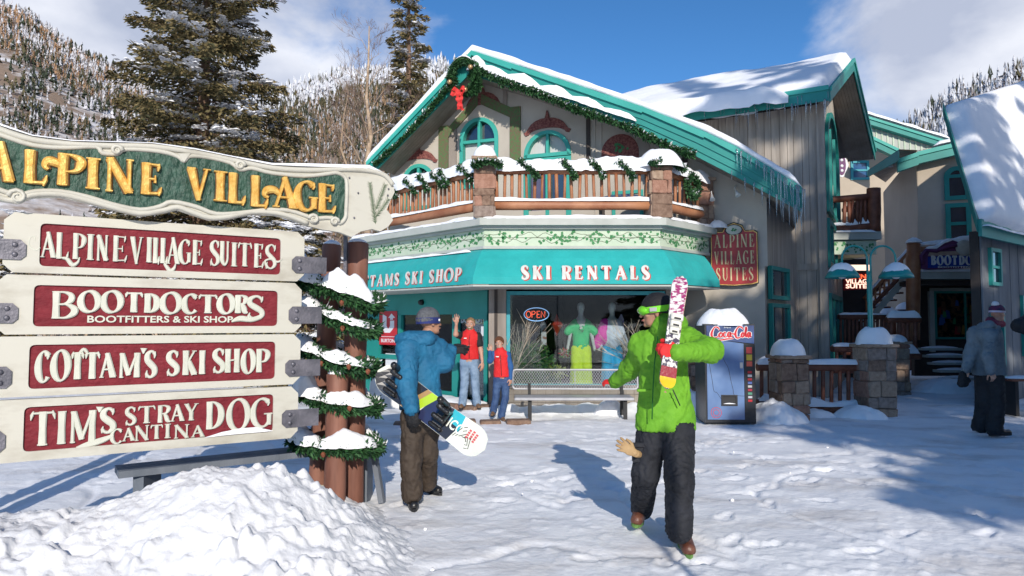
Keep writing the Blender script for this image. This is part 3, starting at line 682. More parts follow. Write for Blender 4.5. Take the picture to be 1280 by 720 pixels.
# ============================================================ TREES
m_bark = mat('conifer_bark', (.12, .075, .05), rough=.95, c2=(.24, .15, .10), scale=9, bump=.8, bscale=30, dist=.03, stretch=(1, 1, .25))
m_aspen = mat('pale_bark', (.34, .24, .16), rough=.9, c2=(.55, .42, .30), scale=3, bump=.4, bscale=20, dist=.01)
m_twig = mat('bare_twig', (.16, .105, .08), rough=.9, c2=(.27, .19, .15), scale=3, bump=0)
m_needle = attr_mat('needles_and_snow', rough=.85, bump=0, vs=6, var=.25, spec=.2)
def quads_clump(cen, dirs, L, w, rg, cols):
    """needle sprays: a thin lozenge per spray"""
    n = len(cen); r = rg.normal(size=(n, 3)); s = np.cross(dirs, r); s /= np.linalg.norm(s, axis=1)[:, None]+1e-9
    L = L[:, None]; w = w[:, None]
    v = np.stack([cen-dirs*L*.5, cen+s*w*.5-dirs*L*.05, cen+dirs*L*.5, cen-s*w*.5-dirs*L*.05], 1).reshape(-1, 3)
    f = np.arange(n*4).reshape(n, 4); return v, f, np.repeat(cols, 4, axis=0)
def conifer(x, y, H_, R_, label, seed, z0=0., cols=((.125, .105, .048), (.24, .185, .088), (.055, .058, .030)), snow=.18, start=.06, nbr=150, dens=1., tips=(.22, .075), droop=.35, group=None, ascend=.0, shape=.9, cat='tree'):
    rg = np.random.default_rng(seed); t = thing('conifer_tree', (x, y, z0), label, cat, group)
    mb = MB(); lean = rg.normal(0, .01, 2); trunk = [Vector((x+lean[0]*H_*k+.02*math.sin(k*9), y+lean[1]*H_*k, z0+H_*k-.1)) for k in np.linspace(0, 1, 9)]
    r0 = .016*H_+.04; mb.tube(trunk, [r0*(1-k*.95)+.01 for k in np.linspace(0, 1, 9)], 9)
    mb.build('trunk', m_bark, t)
    limbs = MB(); C = []; D = []; LL = []; WW = []; CC = []; cols = np.array(cols); SC_, SD = [], []
    for i in range(nbr):
        k = start+(1-start)*((i+rg.random())/nbr)**.95; zz = z0+H_*k; a = i*2.39996+rg.normal(0, .25)
        Lb = R_*((1-k)**shape)*(.68+.5*rg.random())+.12; el = ascend+.25*k-.12+rg.normal(0, .08)
        p0 = np.array([x+lean[0]*H_*k, y+lean[1]*H_*k, zz]); d = np.array([math.cos(a)*math.cos(el), math.sin(a)*math.cos(el), math.sin(el)])
        m = max(4, int(Lb/.28)); pts = []
        for j in range(m+1):
            s = j/m; pts.append(p0+d*Lb*s+np.array([0, 0, -droop*Lb*(s**1.7)*.45+.10*Lb*s**4]))
        if Lb > .35: limbs.tube([Vector(p) for p in pts], [max(.006, .010*Lb*(1-.85*j/m)+.004) for j in range(m+1)], 4, smooth=False)
        pts = np.array(pts); ns = int(dens*(10+62*Lb)); s = rg.random(ns)**.7; s = .12+.88*s; f = s*m; ii = np.minimum(f.astype(int), m-1); q = pts[ii]*(1-(f-ii))[:, None]+pts[ii+1]*(f-ii)[:, None]
        side = np.array([-d[1], d[0], 0]); side /= np.linalg.norm(side)+1e-9
        spread = (.30*Lb*(1-s)**.6+.10)*(.5+.5*(s > .15)); lat = rg.normal(0, 1, ns)*spread*.62
        hang = np.abs(rg.normal(0, 1, ns))*(.07+.05*Lb)*-.6
        q = q+side*lat[:, None]+np.array([0, 0, 1])*hang[:, None]+rg.normal(0, .025, (ns, 3))
        dd = d*(.7)+side*np.sign(lat)[:, None]*.7+np.array([0, 0, -.35])+rg.normal(0, .35, (ns, 3)); dd /= np.linalg.norm(dd, axis=1)[:, None]
        tone = rg.random(ns)*.6+.4*rg.random(); c = cols[0]*(1-tone)[:, None]+cols[1]*tone[:, None]; c = np.where((rg.random(ns) < .28)[:, None], cols[2], c)
        C.append(q); D.append(dd); LL.append(tips[0]*(.6+.8*rg.random(ns))); WW.append(tips[1]*(.6+.8*rg.random(ns))); CC.append(c)
        # snow pads lie along the top of the branch in a few patches
        if rg.random() < snow*3:
            for _ in range(rg.integers(1, 4)):
                s0 = .25+.7*rg.random(); jj = min(int(s0*m), m-1); pc = pts[jj]+side*rg.normal(0, .12*Lb); nsn = int(26+20*rg.random())
                sz = .10+.11*Lb*rg.random(); qq = pc+side*rg.normal(0, sz*.55, nsn)[:, None]+d*rg.normal(0, sz, nsn)[:, None]+np.array([0, 0, .13])+rg.normal(0, .02, (nsn, 3))
                SC_.append(qq); SD.append(np.tile(d, (nsn, 1))+rg.normal(0, .3, (nsn, 3)))
    limbs.build('limb', m_bark, t)
    v, f, c = quads_clump(np.concatenate(C), np.concatenate(D), np.concatenate(LL), np.concatenate(WW), rg, np.concatenate(CC))
    cr = np_mesh('crown', v, f, m_needle, t, smooth=False, col=c)
    if SC_:
        q = np.concatenate(SC_); d = np.concatenate(SD); d[:, 2] *= .3; d /= np.linalg.norm(d, axis=1)[:, None]; n = len(q)
        up = np.tile(np.array([0, 0, 1.]), (n, 1))+rg.normal(0, .25, (n, 3)); s = np.cross(d, up); s /= np.linalg.norm(s, axis=1)[:, None]; L = (.07+.08*rg.random(n))[:, None]
        hgt = np.array([0, 0, 1.])*L*.35
        v = np.stack([q-d*L, q+s*L*.8, q+d*L, q-s*L*.8, q+hgt], 1).reshape(-1, 3); b = (np.arange(n)*5)[:, None]
        f = np.concatenate([b+np.array([0, 1, 4]), b+np.array([1, 2, 4]), b+np.array([2, 3, 4]), b+np.array([3, 0, 4])])
        np_mesh('branch_snow', v, f, SNOW, t, smooth=False)
    return t
def bare_tree(x, y, H_, label, seed, spread=.35, r0=.11, group=None, z0=0., clear=.45, cat='tree', lev=5, twm=None):
    rg = random.Random(seed); t = thing('bare_tree', (x, y, z0), label, cat, group); tr = MB(); tw = MB()
    top = [Vector((x, y, z0-.1))]; n = 9
    for i in range(1, n+1): top.append(Vector((x+rg.gauss(0, .06)*i*.4, y+rg.gauss(0, .06)*i*.4, z0+H_*.82*i/n)))
    tr.tube(top, [r0*(1-.9*i/n) for i in range(n+1)], 8)
    def br(p, d, L, r, k):
        pts = [p]; q = p.copy(); dd = d.copy(); m = 4 if k < 3 else 3
        for i in range(m):
            dd = (dd+Vector((rg.gauss(0, .16), rg.gauss(0, .16), rg.gauss(.07, .1)))).normalized(); q = q+dd*L/m; pts.append(q.copy())
        (tr if k <= 1 else tw).tube(pts, [max(.0035, r*(1-.75*i/m)) for i in range(m+1)], 5 if k < 2 else 3, caps=False, smooth=k < 2)
        if k >= lev: return
        for _ in range(rg.choice((2, 3, 3, 4)) if k < 4 else 2):
            i = rg.randint(1, m); ax = Vector((rg.gauss(0, 1), rg.gauss(0, 1), rg.gauss(0, 1))); e = (dd+ax.normalized()*.75).normalized(); e.z = abs(e.z)*.8+.15
            br(pts[i], e.normalized(), L*(.5+.25*rg.random()), r*.55, k+1)
    nb = int(15*(1-clear)/.55)+6
    for i in range(nb):
        k = clear+(1-clear)*(i/nb); j = min(n-1, int(k*n)); p = top[j].lerp(top[j+1], k*n-j); a = i*2.4+rg.random(); up = .5+.7*k
        br(p, Vector((math.cos(a), math.sin(a), up)).normalized(), H_*spread*(1.15-k)*(.6+.4*rg.random()), r0*.34*(1.1-k), 1)
    tr.build('trunk', m_aspen, t); tw.build('crown', twm or m_twig, t); return t
def X(px, y): return (px-640)/FPX*y
conifer(X(246, 25), 25, 20, 5.0, 'huge olive brown spruce with snow patches rising behind the carved village sign', 3, nbr=250, dens=1.75, snow=.34, start=.05, tips=(.23, .075), droop=.5, shape=.75)
conifer(X(150, 30), 30, 9.5, 2.9, 'shorter spruce at the left foot of the huge spruce', 4, nbr=90, snow=.3, tips=(.26, .09))
conifer(X(512, 33), 33, 20, 1.9, 'tall slender spruce left of the gable peak', 5, nbr=150, snow=.16, tips=(.26, .09), droop=.45, shape=.5)
conifer(X(549, 44), 44, 17.6, 2.6, 'spruce tip showing just above the left roof slope', 6, nbr=110, snow=.08, tips=(.28, .10))
conifer(X(567, 48), 48, 18.8, 1.5, 'small spruce tip touching the gable peak in the view', 7, nbr=80, snow=.05, tips=(.28, .10))
conifer(X(385, 17), 17, 4.5, 1.9, 'low snow covered spruce right behind the sign boards', 8, nbr=85, snow=.5, tips=(.18, .06))
conifer(X(330, 19), 19, 5.2, 2.4, 'bushy young spruce hidden partly by the red sign panels', 9, nbr=90, snow=.5, tips=(.2, .07))
conifer(X(20, 24), 24, 5.4, 2.6, 'wide snowy spruce at far left behind the green header board', 10, nbr=90, snow=.4, tips=(.22, .08))
bare_tree(X(457, 27), 27, 16.6, 'pale trunked bare aspen nearest the left roof slope', 21, r0=.21, spread=.26)
bare_tree(X(434, 30), 30, 14.6, 'thinner bare aspen left of the pale trunked one', 22, r0=.15, spread=.26)
for i, (px, y, h, lb) in enumerate(((470, 22, 5.5, 'bare brown shrub below the left end of the roof'), (420, 21, 5.6, 'bare twiggy shrub behind the tops of the sign posts'), (395, 24, 6.5, 'taller bare shrub between spruce and aspens'), (348, 26, 5.0, 'bare shrub under the right side of the huge spruce'), (60, 20, 3.9, 'frosted bare shrub at far left between header board and boards'), (110, 22, 4.3, 'frosted bare shrub behind the word on the header board'), (200, 19, 3.7, 'frosted bare shrub below the header board middle'), (270, 21, 4.0, 'frosted bare shrub left of the post tops behind the boards'))):
    bare_tree(X(px, y), y, h, lb, 31+i, spread=.42, r0=.06, clear=.12, cat='shrub', lev=4, group='bare shrubs behind the sign')
# trees standing behind and right of the viewer; they cast the shade over the right of the square
SH = [(7.6, -9, 21, 3.4), (9.9, -10, 23.5, 4.0), (12.6, -8.5, 22.5, 4.0), (15.8, -7, 22, 4.2), (19.5, -4, 20, 4.2), (24.5, -1, 20, 4.6)]
for i, (x, y, h, r) in enumerate(SH):
    conifer(x, y, h, r, 'spruce behind the viewer that shades the right of the square', 71+i, nbr=150, dens=.75, snow=.05, tips=(.42, .17), group='spruces behind the viewer')
# ============================================================ VILLAGE SIGNPOST
m_cream = mat('cream_paint', (.43, .40, .33), rough=.55, contrast=(.30, .52), detail=9, c2=(.56, .54, .465), scale=2.5, bump=.12, bscale=14, dist=.004, stretch=(1, 1, 2.5))
m_creamlet = mat('cream_letter_paint', (.56, .57, .48), rough=.5, c2=(.64, .64, .55), scale=7, bump=.15, bscale=30, dist=.003)
m_red = mat('carved_red_paint', (.155, .014, .022), rough=.65, spec=.25, c2=(.22, .024, .034), scale=9, bump=.9, bscale=26, dist=.012, stretch=(1, 1, 1.8))
m_green = mat('carved_green_paint', (.016, .055, .036), rough=.5, c2=(.035, .095, .066), scale=12, bump=1., bscale=16, dist=.03, stretch=(1.6, 1.6, .9), contrast=(.4, .6))
m_post = mat('stained_log', (.15, .058, .038), rough=.65, c2=(.30, .135, .09), scale=5, bump=.6, bscale=26, dist=.006, stretch=(1, 1, .18))
m_steel = mat('dull_steel', (.12, .12, .14), rough=.5, c2=(.22, .21, .24), scale=8, bump=.3, metal=.6)
m_gold = gold_mat()
m_goldedge = mat('gilt_edge', (.16, .07, .02), rough=.6)
SIGN = Plane((-1.50, 5.85, 0), (.846, .533, 0))
sign = thing('village_signpost', (-1.47, 5.98, 0), 'carved village signpost with green header board over four cream boards on red brown log posts', 'signpost')
BP = SIGN.off(.20)        # front face of the boards, clear of the posts
TH = .055
def rrect(c, r, n=4):
    """rounded quadrilateral outline from four corners (bl, br, tr, tl)"""
    out = []; c = [np.array(p, float) for p in c]
    for i in range(4):
        p = c[i]; a = c[i-1]-p; b = c[(i+1) % 4]-p; a /= np.linalg.norm(a); b /= np.linalg.norm(b)
        for k in range(n+1):
            t = k/n; out.append(tuple(p+a*r*(1-t)**2+b*r*t**2))
    return out
BOARDS = [   # right edge chamfer (px), panel corners bl,br,tr,tl
 dict(tr=(369, 290), r1=(380, 302), r2=(380, 342), br=(368, 352), tl=(25, 265), l1=(6, 278), l2=(3, 328), bl=(19.5, 341), pn=((48.6, 333), (350.5, 343), (351, 298), (51, 279)),
      w='ALPINEVILLAGESUITES', sp=[(48, 72, 289, 323), (67, 88, 290, 324.5), (88, 108, 291, 325), (106, 119, 292, 326), (118, 137, 293, 327), (137, 161, 294, 328), (160, 180.5, 295, 331), (181, 191, 296, 329), (190, 201, 296.5, 330), (199, 211, 297, 330), (206, 226, 296, 331), (222, 240, 299, 331), (238, 255, 299.5, 332), (260, 276, 300, 333), (273, 288, 301, 333), (287, 297.5, 302.5, 334), (295, 316, 303, 334), (315, 331, 304, 335.5), (329, 347, 305, 337)], T=.031),
 dict(tr=(369, 353.5), r1=(376.5, 364), r2=(376.5, 405), br=(364.5, 416), tl=(17, 343.5), l1=(-3, 355), l2=(-7, 407), bl=(3, 419), pn=((40.5, 408), (347, 407.6), (347, 364), (43, 355.5)),
      w='BOOTDOCTORS', sp=[(59, 98, 363, 399.5), (97, 126, 363, 391), (125.5, 154, 363, 391.5), (153, 181, 364.5, 391.5), (177.5, 200, 366, 392), (199.5, 227, 365, 393), (226, 249.5, 367, 393), (245, 274, 367.5, 392.5), (271, 293.5, 367, 393), (291, 312, 368, 392.5), (305, 333, 369, 400)], T=.043),
 dict(tr=(364, 418), r1=(375, 433), r2=(375, 471), br=(362.5, 481), tl=(1, 420.5), l1=(-13, 434), l2=(-15, 486), bl=(-4, 498), pn=((36, 487), (344, 473), (344, 427), (36, 431)),
      w="COTTAM'SSKISHOP", sp=[(43, 65, 438, 479), (63, 88, 437, 477), (86, 107, 439, 475), (103, 127, 439, 474.5), (121, 147, 440, 473), (145, 177, 440, 473), (176, 183, 434, 446), (178, 198, 437.5, 473), (205, 226, 437.5, 470.5), (225, 248, 437, 469.5), (247, 257.5, 437, 468.5), (263, 283, 435, 467), (278, 302, 435, 466.5), (301, 319, 436, 467.5), (317, 338, 435, 466)], T=.041),
 dict(tr=(361, 484), r1=(372, 496), r2=(372, 537), br=(361, 547), tl=(0, 500), l1=(-20, 514), l2=(-24, 570), bl=(-12, 583), pn=((28.6, 567), (342, 538), (341, 492), (30, 510)),
      w="TIM'SSTRAYDOGCANTINA", sp=[(33, 72, 513, 558), (69, 84, 512.5, 556), (83, 122, 512, 554), (121, 128.5, 507, 519), (122, 147, 509, 542), (154, 172, 508, 532), (170, 196, 506.5, 529.5), (194, 215, 505.5, 528.5), (211, 232, 504.5, 527), (228, 249.5, 503.5, 526), (254, 280, 500.5, 537), (283, 312, 498, 538.5), (312, 342, 497, 535), (137, 155, 535.5, 555), (151, 170, 534, 551.5), (166, 188, 531, 551), (186, 205, 530, 549), (204, 214.5, 529, 548), (215, 238, 530, 548), (237, 257, 531, 546.5)], T=[.044]*5+[.030]*5+[.043]*3+[.026]*7)]
def board(i, B):
    f = lambda p: BP.st(*p)
    top_l, top_r = f(B['tl']), f(B['tr']); bot_l, bot_r = f(B['bl']), f(B['br'])
    zt = (top_l[1]+top_r[1])/2; zb = (bot_l[1]+bot_r[1])/2+.003
    a0 = min(f(B['l1'])[0], f(B['l2'])[0]); a1 = max(f(B['r1'])[0], f(B['r2'])[0]); c = .055
    out = [(a0+c, zb), (a1-c, zb), (a1, zb+c), (a1, zt-c), (a1-c, zt), (a0+c, zt), (a0, zt-c), (a0, zb+c)]
    pn = [f(p) for p in B['pn']]; pl_, pr_ = (pn[0][0]+pn[3][0])/2, (pn[1][0]+pn[2][0])/2; pb, pt = (pn[0][1]+pn[1][1])/2, (pn[2][1]+pn[3][1])/2
    # frame face = ring round the recessed panel
    inner = rrect(((pl_, pb), (pr_, pb), (pr_, pt), (pl_, pt)), .035, 4); n = len(inner)
    # outer outline resampled radially to the same count
    import bisect
    def ray_out(p):
        cx, cy = (a0+a1)/2, (zb+zt)/2; best = None
        qx, qy = p
        # push the inner point out to the outline along the nearest direction
        dx = (1 if qx > cx else -1); dy = (1 if qy > cy else -1)
        return qx, qy
    corners = out; per = 5   # 20 inner points -> walk
    oo = []
    ctr = [(corners[0], corners[7], 'bl'), (corners[1], corners[2], 'br'), (corners[4], corners[3], 'tr'), (corners[5], corners[6], 'tl')]
    # inner order: bl, br, tr, tl each with n/4 pts going a(prev side)->b(next side)
    seq = [(corners[7], corners[0]), (corners[1], corners[2]), (corners[3], corners[4]), (corners[5], corners[6])]
    k = n//4
    for (p, q) in seq:
        for j in range(k):
            t = j/(k-1); oo.append((p[0]*(1-t)+q[0]*t, p[1]*(1-t)+q[1]*t))
    mb = MB(); mb.ring(oo, inner, BP, -.028, 0.0)
    mb.prism(out, BP, -TH, -.0285)
    o = mb.build('board', m_cream, sign); o['label'] = 'cream board lettered '+['with a hotel name', 'with a boot fitter name', 'with a ski shop name', 'with a cantina name'][i]
    mb = MB(); mb.prism([(x*.9994+.0006*(pl_+pr_)/2, y) for x, y in inner], BP, -.0283, -.016); mb.build('panel', m_red, o)
    return o, (a0, a1, zb, zt)
LP = BP.off(-.016)
swash = {0: {0: [('c', [(-.05, .38, .4), (-.35, .26, .5), (-.75, .42, .45), (-.72, .72, .35), (-.45, .78, .3), (-.38, .6, .3)])],
             1: [('c', [(.5, .03, .5), (.9, .0, .8), (1.35, -.22, .95), (1.75, -.12, .6), (1.9, .08, .3)])],
             9: [('c', [(.5, .0, .5), (.9, -.12, .8), (1.6, -.3, .95), (2.2, -.18, .7), (2.4, -.02, .3)])],
             18: [('c', [(.2, .02, .5), (.0, .3, .5), (.5, .4, .5), (1.1, .3, .6), (1.6, .42, .4)])]},
         1: {10: [('c', [(.8, .1, .8), (.3, -.02, .9), (-.35, .02, 1.), (-.8, -.12, .3)])]},
         2: {2: [('c', [(.6, .95, .4), (1., 1.1, .6), (1.3, .98, .5)])]},
         3: {4: [('c', [(.9, -.12, .4), (.2, -.28, .9), (-.8, -.42, .9), (-1.6, -.50, .2)])]}}
for i, B in enumerate(BOARDS):
    o, (a0, a1, zb, zt) = board(i, B)
    px_word(B['w'], B['sp'], LP, B['T'], .016, m_creamlet, o, 0., swash.get(i, {}))
    if i == 1:
        a, b = LP.st(109, 402)[0], LP.st(291, 403)[0]; z0 = LP.st(200, 403.3)[1]; z1 = LP.st(200, 394.8)[1]
        plain_text('small_lettering', 'BOOTFITTERS & SKI SHOP', LP, a, b, z0, z1-z0, m_creamlet, o, 0., .008, .022)
    # steel brackets reach from the board ends to the posts
    for (xl, xr, yt, yb) in (((365, 408, 320, 341), (361, 402, 383, 404.5), (356.7, 400, 450, 471), (352.5, 398, 513, 535))[i], ((-40, 33, 300, 325), (-45, 23, 379, 404), (-50, 15, 458, 485), (-60, 7, 538, 565))[i]):
        s0 = BP.st(xl, yt, .004)[0]; s1 = BP.st(xr, yt, .004)[0]; ye = (xl if xl > 0 else xr); z1 = BP.st(ye, yt, .004)[1]; z0 = BP.st(ye, yb, .004)[1]; c = .03
        if xl > 0: pol = [(s0+c, z0), (s1, z0), (s1, z1), (s0+c, z1), (s0, z1-c), (s0, z0+c)]; bx = s0+.06
        else: pol = [(s0, z0), (s1-c, z0), (s1, z0+c), (s1, z1-c), (s1-c, z1), (s0, z1)]; bx = s1-.06
        mb = MB(); mb.prism(pol, BP, .001, .012); br = mb.build('bracket', m_steel, sign)
        for zz in (z0+.035, z1-.035):
            mb = MB(); mb.lathe(BP.at(bx, zz, .012), [(.017, 0), (.017, .006), (.008, .010), (.001, .011)], 10, BP.n); mb.build('bolt', m_steel, br)
    if i == 3:   # snow lodged on the lower lip of the last panel
        pts = [BP.at(BP.st(x, y)[0], BP.st(x, y)[1], -.004) for x, y in ((256, 547), (275, 544.5), (300, 542), (325, 540), (341, 538.5))]
        snow_ridge('snow_on_lip', pts, .035, [.01, .03, .05, .045, .02], sign, 4, step=.02)
# header board
HP = SIGN.off(.30)
def hs(pts): return [HP.st(*p) for p in pts]
top_px = [(-60, 118), (-30, 142), (0, 157), (40, 170), (90, 176), (135, 178), (190, 179), (245, 187), (290, 196), (340, 206), (385, 209), (430, 208), (462, 210), (482, 216), (492, 228), (494, 240), (489, 250), (484, 262), (489, 268), (492, 275), (486, 283), (476, 289), (466, 286), (452, 289), (440, 296), (425, 290), (405, 287), (385, 282), (368, 275), (345, 269), (315, 268), (285, 274), (262, 275), (240, 268), (222, 262), (205, 266), (175, 270), (140, 262), (110, 254), (75, 246), (40, 247), (20, 254), (0, 251), (-25, 240), (-60, 235)]
inn_px = [(-60, 135), (-30, 157), (0, 168), (40, 181), (80, 184.5), (120, 183), (128, 191), (146, 192), (158, 186), (200, 189), (222, 195), (230, 201), (237, 195), (258, 196), (288, 203), (300, 212), (315, 210), (340, 216), (380, 220), (410, 217), (422, 216), (432, 222), (434, 235), (433, 262), (432, 272), (425, 279), (415, 272), (392, 273), (384, 270), (362, 263), (335, 262), (300, 266), (270, 267), (245, 258), (215, 252), (200, 258), (175, 262), (140, 255), (110, 246), (75, 239), (45, 239), (25, 243), (5, 239), (-25, 228), (-60, 222)]
TO = hs(top_px); IN = hs(inn_px)
hb = MB(); hb.prism(TO, HP, -.055, -.012); header = hb.build('header_board', m_cream, sign)
# rounded proud edging follows both outlines
mb = MB(); inl = bez(IN, 3, True); mb.tube([HP.at(a, b, -.008) for a, b in inl+inl[:1]], .017, 8); tl_ = bez(TO[:15], 3); mb.tube([HP.at(a, b-.022, -.010) for a, b in tl_], .022, 8); bl_ = bez(TO[27:], 3); mb.tube([HP.at(a, b+.020, -.010) for a, b in bl_], .020, 8)
for (x, y, r, rot) in ((146, 188, .036, 1), (300, 207, .036, 1), (392, 274, .040, -1), (418, 277, .034, 1), (22, 246, .05, -1)):   # carved scrolls
    a, b = HP.st(x, y); pts = [HP.at(a+rot*r*(1-k/16)*math.cos(.7*k), b+r*(1-k/16)*math.sin(.7*k), .010) for k in range(13)]
    mb.tube(pts, [.016*(1-k/18) for k in range(13)], 6)
    mb.lathe(HP.at(a, b, -.01), [(r*.95, 0), (r*.95, .012), (r*.6, .018), (.001, .019)], 14, HP.n)
a, b = HP.st(230, 195); mb.prism([HP.st(222, 192), HP.st(230, 203), HP.st(238, 192)], HP, 0, .012)
mb.build('carved_edging', m_cream, header)
mb = MB(); mb.prism([tuple(q) for q in bez(IN, 2, True)], HP, -.0118, -.007); mb.build('panel', m_green, header)
HL = HP.off(-.007)
sp = [(-22, 22, 176, 229), (24, 64, 187, 232), (65, 108, 191.5, 234.5), (103, 128, 196.5, 238.5), (126, 171, 197, 242.5), (171, 206, 203, 245.5), (229, 266, 209, 252.5), (263, 286, 213, 253.5), (281, 310, 215.5, 256.5), (309, 338, 219, 260.5), (337, 374, 220.5, 261.5), (366, 399, 226, 265), (393, 422, 229, 267.5)]
ex = {2: [('c', [(.3, .55, .6), (.0, .68, .9), (-.3, .72, 1.), (-.42, .56, .7), (-.3, .45, .4)])], 10: [('c', [(.3, .38, .5), (.05, .55, .9), (-.25, .52, 1.), (-.35, .36, .6), (-.2, .28, .4)])]}
for (xl, xr, yt, yb), ch, i in zip(sp, 'ALPINEVILLAGE', range(13)):
    bl = HL.st((xl+xr)/2, yb); tp = HL.st((xl+xr)/2, yt); l = HL.st(xl, yb)[0]; r = HL.st(xr, yb)[0]; q = ((l, bl[1]), (r, bl[1]), (r, tp[1]), (l, tp[1]))
    lo = letter(ch, q, HL, .072, .012, m_goldedge, header, 0, ex.get(i), 'letter_edge')
    letter(ch, q, HL, .058, .026, m_gold, header, 0, ex.get(i), 'letter', .004)
# painted spruce sprig and fixings on the cream end
m_sprig = mat('painted_sprig', (.10, .15, .085), rough=.8, bump=0)
mb = MB(); rs = random.Random(4)
def sprig(p0, p1, n):
    a0, b0 = HP.st(*p0); a1, b1 = HP.st(*p1); mb.tube([HP.at(a0, b0, -.011), HP.at((a0+a1)/2+.003, (b0+b1)/2, -.011), HP.at(a1, b1, -.011)], .0016, 4)
    ang = math.atan2(b1-b0, a1-a0)
    for k in range(n):
        t = (k+1)/n
        for s in (-1, 1):
            L = .024+.010*rs.random(); an = ang+s*(.75+.3*rs.random()); a, b = a0+(a1-a0)*t, b0+(b1-b0)*t; e = (a+L*math.cos(an), b+L*math.sin(an)); nx, ny = -math.sin(an)*.0018, math.cos(an)*.0034
            mb.prism([(a-nx, b-ny), (e[0], e[1]), (a+nx, b+ny)], HP, -.0115, -.009)
sprig((470, 280), (463, 229), 34); sprig((470, 262), (482, 231), 22); sprig((470, 271), (486, 249), 18)
mb.build('painted_sprig', m_sprig, header)
for (x, y) in ((0, 160), (60, 173), (135, 181), (197, 182), (236, 186), (297, 200), (381, 213), (437, 222), (448, 241), (443, 272), (486, 236), (485, 244), (252, 269), (116, 250), (40, 243), (200, 262), (325, 270), (350, 266), (158, 258)):
    a, b = HP.st(x, y); mb = MB(); mb.lathe(HP.at(a, b, -.006), [(.008, 0), (.008, .004), (.003, .006)], 8, HP.n); mb.build('bolt', m_steel, header)
snow_ridge('snow_on_header', [HP.at(HP.st(x, y)[0], HP.st(x, y)[1]-.004, -.022) for x, y in ((-30, 141), (0, 156), (40, 169), (90, 175.5), (190, 178.5), (245, 186.5), (290, 195.5), (340, 205.5), (400, 208), (462, 210), (484, 217))], .06, [.03, .02, .012, .01, .01, .015, .012, .02, .03, .035, .02], sign, 5, step=.04)
# log posts
def log_post(parent, p0, p1, r, m, name='post', cut=.0, n=18, seed=0):
    rg = random.Random(seed); p0 = Vector(p0); p1 = Vector(p1); mb = MB(); k = 10
    pts = [p0.lerp(p1, i/k) for i in range(k+1)]; rr = [r*(1+.03*math.sin(i*1.7+seed)+rg.uniform(-.012, .012)) for i in range(k+1)]
    pts.append(p1+(p1-p0).normalized()*r*.22); rr.append(r*.72)
    mb.tube(pts, rr, n); return mb.build(name, m, parent)
zt_ = P(416, 306, 6.2).z
def postpx(xb, xt, yt, y, r, seed):
    b = Vector((X(xb, y), y, -.15)); t = P(xt, yt, y); log_post(sign, b, t, r, m_post, seed=seed); return b, t
pL = postpx(399, 415, 307, 6.22, .088, 1); pR = postpx(443, 447, 305, 6.12, .098, 2); pC = postpx(421, 422, 468, 5.86, .090, 3)
snow_mound('snow_on_post', pL[1]+V(0, 0, .015), .075, .075, .035, sign, 3); snow_mound('snow_on_post', pR[1]+V(0, 0, .015), .085, .085, .03, sign, 4)
snow_mound('snow_on_post', pC[1]+V(0, 0, .012), .085, .085, .085, sign, 5)
# header rests on the posts by a strap
mb = MB(); mb.beam(P(432, 262, 6.0), P(432, 345, 6.02), .03, .03); mb.build('strap', m_steel, sign)
# unseen left-hand posts that carry the other ends
for (a, d, zt, r, s) in ((-3.05, -.02, 2.75, .10, 6), (-3.3, -.05, 2.2, .09, 7)):
    p = SIGN.at(a, 0, d); log_post(sign, (p.x, p.y, -.1), (p.x, p.y, zt), r, m_post, seed=s)
mb = MB(); q = [Vector((X(399, 6.22), 6.1, .12)), Vector((X(388, 6.1), 6.0, .20)), Vector((X(400, 6), 6.02, .19)), Vector((X(412, 6.05), 6.05, .18)), Vector((X(436, 6.05), 5.97, .22))]
mb.tube([Vector(p) for p in bez(q, 6)], .008, 6); mb.build('rope', m_cream, sign)
# ============================================================ GARLANDS
m_gar = attr_mat('fir_garland', rough=.7, bump=0, vs=40, var=.2)
m_cone = mat('pine_cone', (.16, .045, .02), rough=.8, c2=(.30, .10, .05), scale=40, bump=.8, bscale=60, dist=.004)
m_bow = mat('red_ribbon', (.62, .02, .02), rough=.5, c2=(.8, .06, .04), scale=20)
def garland_mesh(path, r, n, rg, tip=(.05, .018), snow_up=.0, col=((.012, .05, .018), (.03, .10, .03), (.05, .13, .05)), ragged=.5):
    pts = np.array([list(p) for p in path]); m = len(pts)-1; s = rg.random(n)*m; i = np.minimum(s.astype(int), m-1); f = (s-i)[:, None]; c = pts[i]*(1-f)+pts[i+1]*f
    d = rg.normal(size=(n, 3)); d /= np.linalg.norm(d, axis=1)[:, None]; tg = pts[i+1]-pts[i]; tg /= np.linalg.norm(tg, axis=1)[:, None]+1e-9
    d = d-tg*(d*tg).sum(1)[:, None]*.5; rad = r*(.35+.65*rg.random(n))*(1+ragged*fbm(s*1.1, s*0, o=2, seed=int(r*1000)))
    q = c+d*rad[:, None]; cc = np.array(col); col_ = cc[rg.choice(3, n, p=(.4, .4, .2))]*(.7+.6*rg.random((n, 1)))
    if snow_up > 0:
        up = (d[:, 2] > .25) & (rg.random(n) < snow_up); col_[up] = (.86, .87, .9)
    dd = d+tg*.5+rg.normal(0, .35, (n, 3)); dd /= np.linalg.norm(dd, axis=1)[:, None]
    return quads_clump(q, dd, tip[0]*(.6+.8*rg.random(n)), tip[1]*(.7+.6*rg.random(n)), rg, col_)
